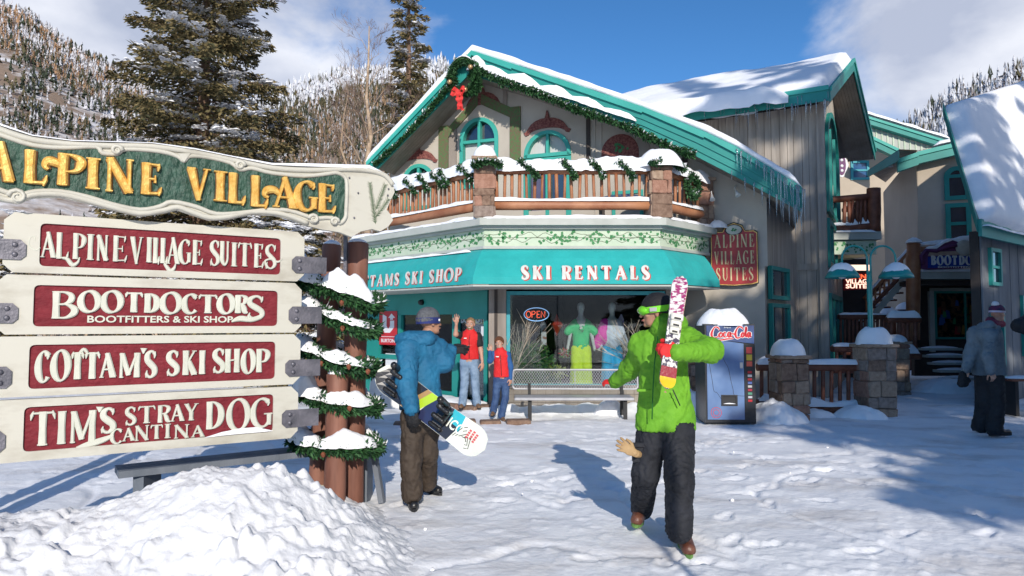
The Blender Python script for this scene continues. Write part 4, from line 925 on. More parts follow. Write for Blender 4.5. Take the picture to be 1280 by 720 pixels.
def cone_mb(c, L, r, ax=(0, 0, -1)):
    mb = MB(); mb.lathe(c, [(r*.3, 0), (r, L*.25), (r*.95, L*.5), (r*.6, L*.8), (r*.15, L)], 10, ax)
    a = Vector(ax).normalized(); x = a.orthogonal().normalized(); y = a.cross(x)
    for i in range(26):
        t = i*2.4; k = .1+.8*i/26; rr = r*math.sin(PI*min(1, k*.8+.15)); p = Vector(c)+a*L*k+(x*math.cos(t)+y*math.sin(t))*rr
        o = (x*math.cos(t)+y*math.sin(t)); s = a.cross(o); mb.add([p-s*r*.3, p+s*r*.3, p+o*r*.35+a*L*.06], [(0, 1, 2)])
    return mb
def sub(path, k=6): return [Vector(p) for p in bez([tuple(p) for p in path], k)]
cx, cy = X(424, 6.05), 6.06
GAR = [(363, 11, .33, .30, 'topmost thick snowy garland on the sign posts', .085, .14), (397, 11, .32, .29, 'second garland from the top on the sign posts', .08, .06), (449, 10, .32, .28, 'garland with cones on the middle of the sign posts', .08, .06), (503, 7, .33, .27, 'garland just below the capped short post', .085, .10), (559, 4, .36, .29, 'lowest garland on the sign posts near the snow pile', .09, .10)]
for gi, (py, sl, rx, ry, lb, r, sh) in enumerate(GAR):
    rg = np.random.default_rng(50+gi); zc = P(424, py, 5.8).z; path = []
    for k in range(37):
        a = 2*PI*k/36; path.append((cx+rx*math.cos(a)-.01, cy+ry*math.sin(a), zc-math.cos(a)*sl*.0105+.012*math.sin(3*a+gi)))
    g = thing('fir_garland', (cx, cy, zc), lb, 'garland', 'garlands wound round the sign posts')
    v, f, c = garland_mesh(path, r, 7000, rg, (.055, .020), .10); np_mesh('fir_sprays', v, f, m_gar, g, smooth=False, col=c)
    # snow lies along the front half and around
    for (k0, k1, hk) in ((17, 27, 1.), (26, 35, .85), (4, 15, .9)):
        hh = sh*hk; sp_ = [Vector(path[k % 37])+V(0, 0, r*.45) for k in range(k0, k1)]
        snow_ridge('garland_snow', sp_, r*1.9, hh*1.1, g, gi*7+k0, step=.014, lump=.7, droop=.05, n=14, fr=3.)
    for (px, dy) in {0: ((427, -6), (427, 10)), 1: ((428, 8),), 2: ((402, 0), (460, 10), (436, 4)), 3: ((437, 2),), 4: ((404, 4),)}[gi]:
        p = P(px, py+dy+5, cy-ry-.045); cone_mb(p+V(0, 0, .02), .05, .02).build('pine_cone', m_cone, g)
# ============================================================ SKI SHOP BUILDING
m_stucco = mat('tan_stucco', (.40, .36, .305), rough=.9, c2=(.50, .455, .395), scale=.9, bump=.45, bscale=70, dist=.006, detail=8)
m_teal = mat('teal_paint', (.010, .215, .185), rough=.5, c2=(.016, .265, .23), scale=1.5, bump=.12, bscale=30, dist=.003)
m_tealL = mat('teal_trim', (.03, .33, .27), rough=.5, c2=(.045, .38, .32), scale=1.5, bump=.1, bscale=30, dist=.003)
m_awning = mat('teal_canvas', (.008, .33, .325), rough=.75, c2=(.014, .40, .39), scale=2.2, bump=.6, bscale=3.2, dist=.06, sheen=.1, detail=8)
m_soffit = mat('weathered_soffit', (.23, .195, .165), rough=.85, c2=(.34, .29, .25), scale=2.5, bump=.4, bscale=30, stretch=(1, 1, .3))
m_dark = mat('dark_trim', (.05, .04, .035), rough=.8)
m_trim = mat('painted_grey_trim', (.40, .42, .38), rough=.7, c2=(.48, .50, .46), scale=2)
m_frz = mat('frieze_pale_green', (.46, .56, .42), rough=.8, c2=(.55, .63, .50), scale=3)
m_ivy = mat('painted_ivy_leaf', (.035, .17, .06), rough=.8, c2=(.07, .26, .10), scale=9)
m_vine = mat('painted_vine', (.10, .12, .07), rough=.8)
m_log = mat('peeled_log', (.30, .11, .05), rough=.55, c2=(.44, .20, .10), scale=4, bump=.4, bscale=24, dist=.005, stretch=(.6, .6, .6))
m_glass = glass_mat('window_glass', (.80, .84, .85), .0)
m_glassd = mat('dark_window_glass', (.012, .018, .03), rough=.04, c2=(.03, .04, .06), scale=1.2, bump=.03, bscale=3, spec=1., coat=1.)
m_curtain = mat('pale_curtain', (.50, .50, .50), rough=.9, c2=(.55, .55, .54), scale=8, stretch=(1, 1, .1))
m_stone = [mat('field_stone_'+n, c, rough=.9, c2=c2, scale=14, bump=.7, bscale=40, dist=.01) for n, c, c2 in (('buff', (.27, .18, .125), (.40, .29, .21)), ('rose', (.27, .135, .09), (.38, .21, .15)), ('grey', (.21, .155, .125), (.32, .25, .21)), ('brown', (.16, .095, .065), (.26, .17, .12)))]
m_mortar = mat('mortar', (.24, .20, .17), rough=.95)
m_crest = mat('painted_red_crest', (.13, .03, .03), rough=.85, c2=(.26, .10, .08), scale=26, contrast=(.4, .6))
m_timber = mat('weathered_grey_timber', (.29, .25, .21), rough=.9, c2=(.47, .41, .345), scale=3.2, bump=.6, bscale=22, dist=.008, stretch=(2.2, 2.2, .16), detail=7)
m_ice = mat('icicle_ice', (.62, .72, .78), rough=.08, var=.05, bump=.1, spec=.8); m_ice.node_tree.nodes['Principled BSDF'].inputs['Transmission Weight'].default_value = .75; m_ice.node_tree.nodes['Principled BSDF'].inputs['IOR'].default_value = 1.31
m_white = mat('white_paint', (.72, .72, .70), rough=.5); m_black = mat('black_rubber', (.015, .015, .017), rough=.6, var=.3)
m_alu = mat('brushed_metal', (.45, .46, .48), rough=.35, metal=.9)
shop = thing('ski_shop_building', (0.5, 14, 0), 'tan gabled ski shop with teal awning below an octagonal log balcony', 'building')
c20, s20 = math.cos(math.radians(20)), math.sin(math.radians(20))
G = Plane((5.3, 13.0, 0), (c20, -s20, 0))          # gable wall
F = G.off(.8)                                        # plane of the rake boards
def gs(p, pl=G): return pl.st(*p)
wall_top = [(488, 214), (558, 141), (598, 100), (640, 111), (732, 143), (860, 193), (928, 229), (958, 246)]
wt = [gs(p) for p in wall_top]
def wall_z(a):
    for (a0, b0), (a1, b1) in zip(wt, wt[1:]):
        if a0 <= a <= a1: return b0+(b1-b0)*(a-a0)/(a1-a0)
    return wt[0][1] if a < wt[0][0] else wt[-1][1]
# windows pierce the wall: the wall is built as vertical strips between openings
def arch_pts(a0, a1, z0, z1, r, n=12):
    """outline from bottom-left, round the arch (r = rise), to bottom-right"""
    cxx = (a0+a1)/2; w = (a1-a0)/2
    return [(a0, z0)]+[(cxx-w*math.cos(PI*k/n), z1-r+r*math.sin(PI*k/n)) for k in range(n+1)]+[(a1, z0)]
def px_arch(pl, xl, xr, ytop, ybot):
    a0 = pl.st(xl, (ytop+ybot)/2)[0]; a1 = pl.st(xr, (ytop+ybot)/2)[0]; xc = (xl+xr)/2
    return a0, a1, pl.st(xc, ybot)[1], pl.st(xc, ytop)[1]
W1 = px_arch(G, 503, 543, 205, 262); W2 = px_arch(G, 575, 623, 147, 235); W3 = px_arch(G, 655, 714, 163, 196)
DOOR = px_arch(G, 650, 733, 213, 262); MED = px_arch(G, 752, 799, 168, 198)
ops = [(W1, (W1[1]-W1[0])/2), (W2, (W2[1]-W2[0])/2), ((W3[0], W3[1], DOOR[2], W3[3]), (W3[3]-W3[2])*.92)]
A0, A1 = wt[0][0], wt[-1][0]
mb = MB(); zb = 2.7
xs = [A0]; 
def strip(a, b, lo, hi_fn, steps=1):
    """column of wall between two positions, its top following hi_fn and bottom lo (function or number)"""
    n = max(1, steps)
    for k in range(n):
        p, q = a+(b-a)*k/n, a+(b-a)*(k+1)/n; l0 = lo(p) if callable(lo) else lo; l1 = lo(q) if callable(lo) else lo
        mb.prism([(p, l0), (q, l1), (q, hi_fn(q)), (p, hi_fn(p))], G, -.25, 0)
cur = A0; breaks = [w[0] for w in wt[1:-1]]
def plain(a, b):
    ks = [a]+[x for x in breaks if a < x < b]+[b]
    for p, q in zip(ks, ks[1:]): strip(p, q, zb, wall_z)
for (a0, a1, z0, z1), r in ops:
    plain(cur, a0); cxx = (a0+a1)/2; w = (a1-a0)/2
    top = lambda a, z1=z1, r=r, cxx=cxx, w=w: z1-r+r*math.sqrt(max(0, 1-((a-cxx)/w)**2))
    strip(a0, a1, top, wall_z, 14)
    if z0 > zb: mb.prism([(a0, zb), (a1, zb), (a1, z0), (a0, z0)], G, -.25, 0)
    cur = a1
plain(cur, A1)
upper = mb.build('upper_wall', m_stucco, shop)
# lower tan wall to the right of the bay, and the flank running back
mb = MB(); a_r = G.st(957, 400)[0]; a_l = G.st(842, 400)[0]
mb.prism([(a_l, -.3), (a_r, -.3), (a_r, 2.7), (a_l, 2.7)], G, -.25, 0.0)
mb.build('side_wall', m_stucco, shop)
# windows
def window(pl, a0, a1, z0, z1, rise, fw, bars, parent, glassm, frame_m=None, inset=-.10, sill=True, name='window', back=None):
    frame_m = frame_m or m_tealL
    o = arch_pts(a0, a1, z0, z1, rise) if rise else [(a0, z0), (a0, z1), (a1, z1), (a1, z0)]
    cxx, czz = (a0+a1)/2, (z0+z1)/2; ka = 1-2*fw/(a1-a0)
    i_ = arch_pts(a0+fw, a1-fw, z0+fw, z1-fw, max(.01, rise-fw*.3)) if rise else [(a0+fw, z0+fw), (a0+fw, z1-fw), (a1-fw, z1-fw), (a1-fw, z0+fw)]
    mb = MB(); mb.ring(o, i_, pl, inset-.05, max(.03, inset+.03)); fr = mb.build(name, frame_m, parent)
    m2 = MB(); m2.prism([(x, y) for x, y in i_], pl, inset-.03, inset-.02); m2.build('pane', glassm, fr)
    if back: m3 = MB(); m3.prism([(x, y) for x, y in back], pl, inset-.10, inset-.09); m3.build('curtain', m_curtain, fr)
    for (p, q) in bars:
        m2 = MB(); d = Vector((q[0]-p[0], q[1]-p[1])).normalized(); n_ = Vector((-d.y, d.x))*fw*.38
        m2.prism([(p[0]+n_.x, p[1]+n_.y), (q[0]+n_.x, q[1]+n_.y), (q[0]-n_.x, q[1]-n_.y), (p[0]-n_.x, p[1]-n_.y)], pl, inset-.045, max(.012, inset+.015)); m2.build('glazing_bar', frame_m, fr)
    return fr
def wbars(a0, a1, z0, z1, zt, fw): cx_ = (a0+a1)/2; return [((cx_, z0+fw), (cx_, z1-fw)), ((a0+fw, zt), (cx_-fw*.4, zt)), ((cx_+fw*.4, zt), (a1-fw, zt))]
m_bluegl = mat('sky_window_glass', (.02, .03, .05), rough=.03, var=.3, bump=0, spec=1., coat=1.)
for (a0, a1, z0, z1), r in ops[:2]:
    zt = z1-r*1.02 if a1-a0 > .9 else z1-r*.9
    window(G, a0, a1, z0, z1, r, .085, wbars(a0, a1, z0, z1, zt-.06, .085), shop, m_glassd, back=None)
    pl_ = MB(); pl_.prism([(a0+.09, z0+.09), (a1-.09, z0+.09), (a1-.09, zt-.08), (a0+.09, zt-.08)], G, -.118, -.108); pl_.build('curtain', m_curtain, shop)
a0, a1, z0, z1 = W3; r3 = (W3[3]-W3[2])*.92
fr = window(G, a0, a1, z0, z1, r3, .08, [(((a0+a1)/2, z0+.08), ((a0+a1)/2, z1-.08))], shop, m_curtain)
# patio door under it
d0, d1 = DOOR[0], DOOR[1]; 
mb = MB(); mb.prism([(d0-.02, 3.35), (a0, 3.35), (a0, z0), (d0-.02, z0)], G, -.02, .02)
window(G, a0-.0, a1+.0, 3.35, z0-.02, 0, .11, [(((a0+a1)/2, 3.46), ((a0+a1)/2, z0-.13))], shop, m_glassd, m_tealL, name='balcony_door')
m_purple = mat('purple_grey_door', (.09, .085, .16), rough=.5)
mb = MB(); mb.prism([(a0+.14, 3.5), ((a0+a1)/2-.09, 3.5), ((a0+a1)/2-.09, z0-.18), (a0+.14, z0-.18)], G, -.115, -.10); mb.build('door_leaf', m_purple, shop)
window(G, d1+.55, d1+1.2, 3.35, 4.35, 0, .07, [], shop, m_glassd, m_tealL)
# painted ornament: crests over the windows, medallion, painted posts
def crest(pl, cxx, z, w, h, par, name='painted_crest'):
    out = [(cxx-w, z-.04), (cxx-w*1.08, z+.03), (cxx-w*.98, z+.05)]+[(cxx-w*.92*math.cos(PI*k/10), z+.03+h*math.sin(PI*k/10)) for k in range(1, 5)]+[(cxx-.03, z+h+.02), (cxx-.02, z+h+.16), (cxx, z+h+.20), (cxx+.02, z+h+.16), (cxx+.03, z+h+.02)]+[(cxx-w*.92*math.cos(PI*k/10), z+.03+h*math.sin(PI*k/10)) for k in range(6, 10)]+[(cxx+w*.98, z+.05), (cxx+w*1.08, z+.03), (cxx+w, z-.04)]
    inn = [(cxx-w*.85*math.cos(PI*k/10), z-.02+h*.42*math.sin(PI*k/10)) for k in range(11)][::-1]
    mb = MB(); poly = out+inn; k = len(out)
    pts = out; n2 = len(inn)
    # fan of quads between the outer and inner curves
    for i in range(len(out)-1):
        t0 = i/(len(out)-1)*(n2-1); t1 = (i+1)/(len(out)-1)*(n2-1)
        def I(t): j = min(int(t), n2-2); f = t-j; q = inn[::-1]; return (q[j][0]*(1-f)+q[j+1][0]*f, q[j][1]*(1-f)+q[j+1][1]*f)
        mb.prism([I(t0), I(t1), out[i+1], out[i]], pl, .004, .028)
    mb.build(name, m_crest, par)
crest(G, (W1[0]+W1[1])/2, W1[3]+.03, (W1[1]-W1[0])*.56, .26, shop)
crest(G, (W2[0]+W2[1])/2+.1, W2[3]+.14, (W2[1]-W2[0])*.5, .40, shop)
crest(G, (W3[0]+W3[1])/2, W3[3]-.05, (W3[1]-W3[0])*.46, .30, shop)
a0, a1, z0, z1 = MED
mb = MB(); mb.prism(arch_pts(a0, a1, z0-.1, z1, (a1-a0)/2, 14), G, .003, .035); md = mb.build('painted_medallion', m_crest, shop)
mb = MB(); rs = random.Random(3); cxx = (a0+a1)/2
for k in range(16):
    t = rs.uniform(.3, 2.8); rr = rs.uniform(.0, .25)*(a1-a0); x_, z_ = cxx+rr*math.cos(t), z0+rr*math.sin(t)+.12; mb.prism([(x_-.03, z_), (x_, z_-.02), (x_+.035, z_+.01), (x_, z_+.05)], G, .036, .040+.0005*k)
mb.build('painted_ivy', m_ivy, md)
m_paintpost = mat('ivy_painted_board', (.14, .11, .065), rough=.9, c2=(.09, .16, .06), scale=22, contrast=(.45, .55))
for (xl, xr, yt, yb) in ((549, 561, 158, 219), (638, 651, 134, 204)):
    a, b_, c, d = px_arch(G, xl, xr, yt, yb); mb = MB(); mb.prism([(a, c), (b_, c), (b_, d), (a, d)], G, .003, .045); mb.build('painted_post', m_paintpost, shop)
p = [gs(q) for q in ((561, 160), (598, 118), (598, 131), (561, 172))]; mb = MB(); mb.prism(p, G, .003, .04); mb.build('painted_brace', m_paintpost, shop)
p = [gs(q) for q in ((602, 118), (640, 135), (638, 147), (602, 131))]; mb = MB(); mb.prism(p, G, .003, .04); mb.build('painted_brace', m_paintpost, shop)
for (xl, xr, yt, yb) in ((733, 738, 144, 205), (797, 812, 172, 205), (853, 860, 192, 255), (629, 634, 110, 135), (562, 571, 162, 215)):
    a, b_, c, d = px_arch(G, xl, xr, yt, yb); mb = MB(); mb.prism([(a, c), (b_, c), (b_, min(d, wall_z(a)-.02)), (a, min(d, wall_z(a)-.02))], G, .002, .03); mb.build('wall_batten', m_dark if xl in (733, 853) else m_soffit, shop)
for k, px in enumerate((744, 752, 806, 816, 826, 836, 846)):
    a = G.st(px, 200)[0]; mb = MB(); mb.prism([(a-.012, 3.5), (a+.012, 3.5), (a+.012, wall_z(a)-.03), (a-.012, wall_z(a)-.03)], G, .001, .018); mb.build('wall_batten', m_stucco, shop)
# roof: rake boards, roof deck running back, soffit, snow
rt = [F.st(*p) for p in ((459, 203), (590, 64), (640, 80), (803, 134), (880, 165), (920, 184), (1002, 234))]
rb = [F.st(*p) for p in ((470, 213), (586, 93), (640, 109), (803, 163), (860, 190), (920, 221), (1003, 265))]
mb = MB(); n = len(rt)
for i in range(n-1): mb.prism([rb[i], rb[i+1], rt[i+1], rt[i]], F, -.05, 0)
rake = mb.build('rake_board', m_teal, shop)
mb = MB()
for i in range(n-1):
    q = [(rt[i][0], rt[i][1]-.10), (rt[i+1][0], rt[i+1][1]-.13), rt[i+1], rt[i]]; mb.prism(q, F, .002, .05)
mb.build('rake_cap', m_tealL, shop)
for f_ in (.45, .72):
    mb = MB()
    for i in range(1, n-1):
        q = [(rt[k][0]*(1-f_)+rb[k][0]*f_, rt[k][1]*(1-f_)+rb[k][1]*f_) for k in (i, i+1)]
        mb.prism([(q[0][0], q[0][1]-.035), (q[1][0], q[1][1]-.035), q[1], q[0]], F, .001, .022)
    mb.build('rake_moulding', m_teal, shop)
DEP = 8.5
mb = MB()
for i in range(n-1):
    q = [(rb[i][0], rb[i][1]+.10), (rb[i+1][0], rb[i+1][1]+.10), (rt[i+1][0], rt[i+1][1]-.03), (rt[i][0], rt[i][1]-.03)]; mb.prism(q, F, -DEP, -.051)
mb.build('roof', m_soffit, shop)
# soffit planks run along the slope between the rake board and the wall
for i in range(n-1):
    for k in range(7):
        d0_ = -.055-.107*k; mb = MB()
        mb.prism([(rb[i][0]+.0, rb[i][1]+.06), (rb[i+1][0]-.0, rb[i+1][1]+.06), (rb[i+1][0], rb[i+1][1]+.09), (rb[i][0], rb[i][1]+.09)], F, d0_-.100, d0_)
        mb.build('soffit_plank', m_soffit, shop)
# snow on the roof: thick, with a soft uneven front edge
def slab_snow(name, edge, pl, d0, d1, th, parent, seed, step=.12, overhang=.08, m=None):
    pts = []
    for (a, b) in zip(edge, edge[1:]):
        L = math.hypot(b[0]-a[0], b[1]-a[1]); k = max(1, int(L/step)); pts += [(a[0]+(b[0]-a[0])*j/k, a[1]+(b[1]-a[1])*j/k) for j in range(k)]
    pts.append(edge[-1]); pts = np.array(pts); M = len(pts); dd = np.concatenate([[0, .05, .12, .22], np.linspace(.4, d0-d1, 26)])
    s = np.concatenate([[0], np.cumsum(np.hypot(*np.diff(pts, axis=0).T))]); V_ = []
    hl = th*(1+.25*fbm(s*.8, s*0, o=3, seed=seed)+.10*fbm(s*4, s*0, o=2, seed=seed+1)); ends = np.minimum(1, np.minimum(s, s[-1]-s)/.25)**.5
    rows = [(overhang*.2, 0.0)]+[(overhang, .25), (overhang, .6), (overhang*.6, .88)]+[(-d, 1.) for d in dd]
    for (o_, hf) in rows:
        e = o_*(1+.5*fbm(s*2.3, s*0+o_, o=2, seed=seed+2))
        hz = hl*hf*ends*(1+(.18*fbm(s*.9, s*0+o_*1.2, o=3, seed=seed+3) if hf == 1 else 0))
        P_ = np.array(pl.o)[None, :]+np.array(pl.u)[None, :]*pts[:, :1]+np.array([0, 0, 1.])[None, :]*(pts[:, 1]+hz)[:, None]+np.array(pl.n)[None, :]*(d0+e)[:, None]
        V_.append(P_)
    v = np.stack(V_, 1).reshape(-1, 3)
    return np_mesh(name, v, grid_faces(M, len(rows)), m or SNOW, parent)
slab_snow('roof_snow', rt, F, -.02, -DEP, .15, shop, 3)
# snow shelf caught along the lower moulding, above the garland
sh = [(596+10*i, 84.5+3.32*i) for i in range(21)]
snow_ridge('rake_snow', [F.at(*F.st(x, y), .03) for x, y in sh], .14, [(.06, .13, .19, .17, .09, .15, .21, .16)[i % 8]*(1-.02*i) for i in range(21)], shop, 8, step=.03, lump=.5, droop=.07)
snow_ridge('rake_snow', [F.at(*F.st(x, y), .03) for x, y in ((492, 187), (520, 157), (548, 126), (566, 106))], .08, .05, shop, 9, step=.04, lump=1.3)
snow_mound('rake_snow', F.at(*F.st(597, 88), .04), .22, .09, .30, shop, 4)
# icicles at the low end of the rake
def icicle(p, L, r, parent, seed=0):
    rg = random.Random(seed); mb = MB(); k = 6; pts = [Vector(p)+V(rg.uniform(-.006, .006), rg.uniform(-.006, .006), -L*i/k) for i in range(k+1)]
    mb.tube(pts, [max(.0015, r*(1-i/k)**.8*(1+.18*math.sin(i*2.1+seed))) for i in range(k+1)], 7); return mb.build('icicle', m_ice, parent)
rs = random.Random(8)
for k in range(30):
    px = 915+90*(k/29)**.75; i = 5 if px > 920 else 4; a = F.st(px, 230)[0]; t = (a-rb[i][0])/(rb[i+1][0]-rb[i][0]); bb = rb[i][1]+(rb[i+1][1]-rb[i][1])*t; top = rt[i][1]+(rt[i+1][1]-rt[i][1])*t
    z = top-.03 if k % 3 else bb+.05
    L = rs.uniform(.15, .45) if px < 970 else rs.uniform(.35, .85); icicle(F.at(a, z, .07+rs.uniform(0, .05)), L, rs.uniform(.010, .026), shop, k)
# ------------------------------------------------------------ the octagonal bay
Bc, Cc = Vector((-.50, 12.2)), Vector((2.66, 12.2)); q2 = math.sqrt(.5)
Ac, Dc = Vector((-3.47, 15.17)), Vector((3.89, 13.43))
def octa(d, e=1.):
    """bay outline moved outward by d: left end, two corners, right end"""
    k = d*math.tan(math.radians(22.5)); b = Vector((Bc.x-k, Bc.y-d)); c = Vector((Cc.x+k, Cc.y-d)); o1 = Vector((-q2, -q2))*d; o2 = Vector((q2, -q2))*d
    return [Ac+o1, b, c, c.lerp(Dc+o2, e)]
def band(name, d0, d1, z0a, z1a, z0b=None, z1b=None, m=None, parent=shop, segs=(0, 1, 2), e=1.):
    """a solid band round the bay: outer profile at offset d1 (z0b..z1b), inner at d0 (z0a..z1a)"""
    z0b = z0a if z0b is None else z0b; z1b = z1a if z1b is None else z1b; I, O = octa(d0, e), octa(d1, e); mb = MB()
    for s in segs:
        vs = [(*I[s], z0a), (*I[s+1], z0a), (*O[s+1], z0b), (*O[s], z0b), (*I[s], z1a), (*I[s+1], z1a), (*O[s+1], z1b), (*O[s], z1b)]
        mb.add([Vector(v) for v in vs], [(0, 3, 2, 1), (4, 5, 6, 7), (3, 7, 6, 2), (0, 1, 5, 4), (0, 4, 7, 3), (1, 2, 6, 5)])
    return mb.build(name, m, parent)
band('deck', -2.6, -.02, 3.24, 3.42, m=m_trim)
band('cornice', -.02, .18, 3.34, 3.47, m=m_trim); band('cornice', -.02, .07, 3.285, 3.337, m=m_trim)
fz = band('frieze', -.06, 0, 2.985, 3.283, m=m_frz); band('frieze_moulding', -.05, .03, 2.93, 2.983, m=m_trim, parent=shop)
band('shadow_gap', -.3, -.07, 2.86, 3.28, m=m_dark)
PA = Plane((*Bc, 0), (q2, -q2, 0)); PB_ = Plane((*Bc, 0), (1, 0, 0)); PC_ = Plane((*Cc, 0), (q2, q2, 0))
PA = Plane((Ac.x, Ac.y, 0), (q2, -q2, 0)); LA = (Bc-Ac).length; LB = (Cc-Bc).length; LC = (Dc-Cc).length
def ivy(pl, L, seed):
    rg = random.Random(seed); mb = MB(); mv = MB(); z0, z1 = 2.99, 3.28; zm = (z0+z1)/2; n = 0
    for ph, am in ((0, .07), (2.4, .085)):
        pts = [pl.at(x*L/60, zm+am*math.sin(x*.35*L/3+ph)+.02*math.sin(x*1.3), .0015) for x in range(61)]
        mv.tube(pts, .004, 4)
    for k in range(int(L*34)):
        a = rg.uniform(.03, L-.03); z = rg.uniform(z0+.03, z1-.03); s = rg.uniform(.020, .036); t = rg.uniform(0, 6.28); n += 1
        sh_ = [(0, -1), (.9, -.5), (.95, .3), (.45, .35), (0, 1.1), (-.45, .35), (-.95, .3), (-.9, -.5)]
        mb.prism([(a+s*(x*math.cos(t)-y*math.sin(t)), z+s*(x*math.sin(t)+y*math.cos(t))) for x, y in sh_], pl, .0005, .002+.00035*(n % 9))
    o = mb.build('painted_ivy', m_ivy, fz); o['kind'] = 'stuff'; mv.build('painted_vine', m_vine, fz)
ivy(PA, LA, 1); ivy(PB_, LB, 2); ivy(PC_, LC, 3)
mb = MB(); 
for pl, L in ((PA, LA), (PB_, LB), (PC_, LC)): mb.prism([(0, 3.13), (L, 3.13), (L, 3.138), (0, 3.138)], pl, .0, .003)
mb.build('frieze_joint', m_vine, fz)
# awning
I0, O1, O2 = octa(.02), octa(.30), octa(.42)
def awning_profile():
    rows = [(.02, 2.92), (.10, 2.88), (.22, 2.74), (.34, 2.54), (.42, 2.40), (.43, 2.275)]
    mb = MB(); R_ = [[Vector((*p, z)) for p in octa(d, .80)] for d, z in rows]
    for s in range(3):
        k = 14
        for j in range(k):
            vs = []
            for r in R_:
                for t in (j/k, (j+1)/k): vs.append(r[s].lerp(r[s+1], t))
            for i in range(len(R_)-1): mb.add([vs[2*i], vs[2*i+1], vs[2*i+3], vs[2*i+2]], [(0, 1, 2, 3)])
    # closed ends and underside
    for e in (0, 3): mb.add([r[e] for r in R_]+[Vector((*octa(.02, .80)[e], 2.275))], [tuple(range(len(R_)+1))])
    return mb.build('awning', m_awning, shop)
aw = awning_profile()
band('awning_soffit', -.60, .42, 2.235, 2.262, m=m_trim, e=.80)
AWB = Plane((Bc.x, Bc.y-.435, 0), (1, 0, 0)); zz = Vector((0, .30, -1))
m_awred = mat('awning_red_shadow', (.45, .05, .04), rough=.7); m_awwhite = mat('awning_white_letter', (.60, .60, .56), rough=.7)
ax_ = octa(.36); n3 = .42
AWP = Plane((ax_[1].x, ax_[1].y-.066, 2.275), (1, 0, 0), (0, .10, 1))
a = AWP.st(650, 345)[0]; b_ = AWP.st(813, 345)[0]; z0 = AWP.st(730, 350)[1]; z1 = AWP.st(730, 331.5)[1]
line_word('SKI RENTALS', a, b_, z0, z1-z0, AWP, .066, .007, m_awwhite, aw, .004, name='letter', mat_back=m_awred)
AWA = Plane((ax_[0].x-.066*q2, ax_[0].y-.066*q2, 2.275), (q2, -q2, 0), (.10*q2, .10*q2, 1))
a = AWA.st(437, 350)[0]; b_ = AWA.st(577, 345)[0]; z0 = AWA.st(540, 354)[1]; z1 = AWA.st(540, 337)[1]
line_word("COTTAMS SKI SHOP", a, b_, z0, z1-z0, AWA, .062, .007, m_awwhite, aw, .004, name='letter', mat_back=m_awred)
snow_ridge('awning_snow', [Vector((*(octa(.09)[0].lerp(octa(.09)[1], t)), 2.885)) for t in (0, .3, .6, .93)], .10, .045, shop, 3, step=.05, lump=.8)
# ledge snow under the railing
for s in range(3):
    o = octa(.10); snow_ridge('ledge_snow', [Vector((*o[s], 3.468)), Vector((*o[s+1], 3.468))], .17, .055, shop, 20+s, step=.04, lump=.5, droop=.02)
snow_mound('ledge_snow', (Dc.x+.12, Dc.y-.08, 3.468), .24, .2, .16, shop, 2)
# ------------------------------------------------------------ balcony railing
def stone_pillar(parent, c, w, d, z0, z1, u, seed, name='stone_pillar', cap=True, capsnow=.2, course=.2, top_over=.04, taper=0.):
    """mortared core with separate stones on every face"""
    rg = random.Random(seed); u = Vector(u).normalized(); n = u.cross(Vector((0, 0, 1))).normalized(); c = Vector(c); mb = MB()
    mb.box(c+V(0, 0, (z0+z1)/2), (w-.05, d-.05, z1-z0), (u, n, V(0, 0, 1))); core = mb.build(name, m_mortar, parent)
    z = z0
    while z < z1-.03:
        h = min(z1-z, course*rg.uniform(.55, 1.35)); 
        if z1-(z+h) < .06: h = z1-z
        for (nn, uu, hw, hd) in ((n, u, w/2, d/2), (-n, -u, w/2, d/2), (u, -n, d/2, w/2), (-u, n, d/2, w/2)):
            x = -hw; 
            while x < hw-.02:
                L = min(hw-x, rg.uniform(.5, 1.5)*course*1.2)
                if hw-(x+L) < course*.35: L = hw-x
                g = .006; pr = rg.uniform(.0, .03); cc = c+uu*(x+L/2)+nn*(hd-.022+pr/2)+V(0, 0, z+h/2)
                m2 = MB(); m2.box(cc, (L-g, .045+pr, h-g), (uu, -nn, V(0, 0, 1)), bev=.02)
                for i_ in range(len(m2.v)): m2.v[i_] = m2.v[i_]+V(rg.uniform(-.010, .010), rg.uniform(-.010, .010), rg.uniform(-.013, .013))
                m2.build('stone', rg.choice(m_stone), core); x += L
        z += h
    if cap:
        mb = MB(); mb.box(c+V(0, 0, z1+.03), (w+.02+top_over*2, d+.02+top_over*2, .06), (u, n, V(0, 0, 1)), bev=.012); mb.build('cap_stone', m_stone[0], core)
    if capsnow: snow_mound('cap_snow', (c.x, c.y, z1+(.06 if cap else 0)), w*.62, d*.62, capsnow, core, seed, rz=math.atan2(u.y, u.x), p=3.2)
    return core
oc = octa(-.02); zr0, zr1 = 3.72, 4.33
def log(parent, a, b, r, m, name, seed=0, n=10, k=6):
    rg = random.Random(seed); a = Vector(a); b = Vector(b); mb = MB(); pts = [a.lerp(b, i/k)+V(0, 0, rg.uniform(-.06, .06)*r) for i in range(k+1)]
    mb.tube(pts, [r*(1+rg.uniform(-.05, .05)) for _ in pts], n); return mb.build(name, m, parent)
segd = [(oc[0], oc[1], 30), (oc[1], oc[2], 21), (oc[2], oc[3], 9)]
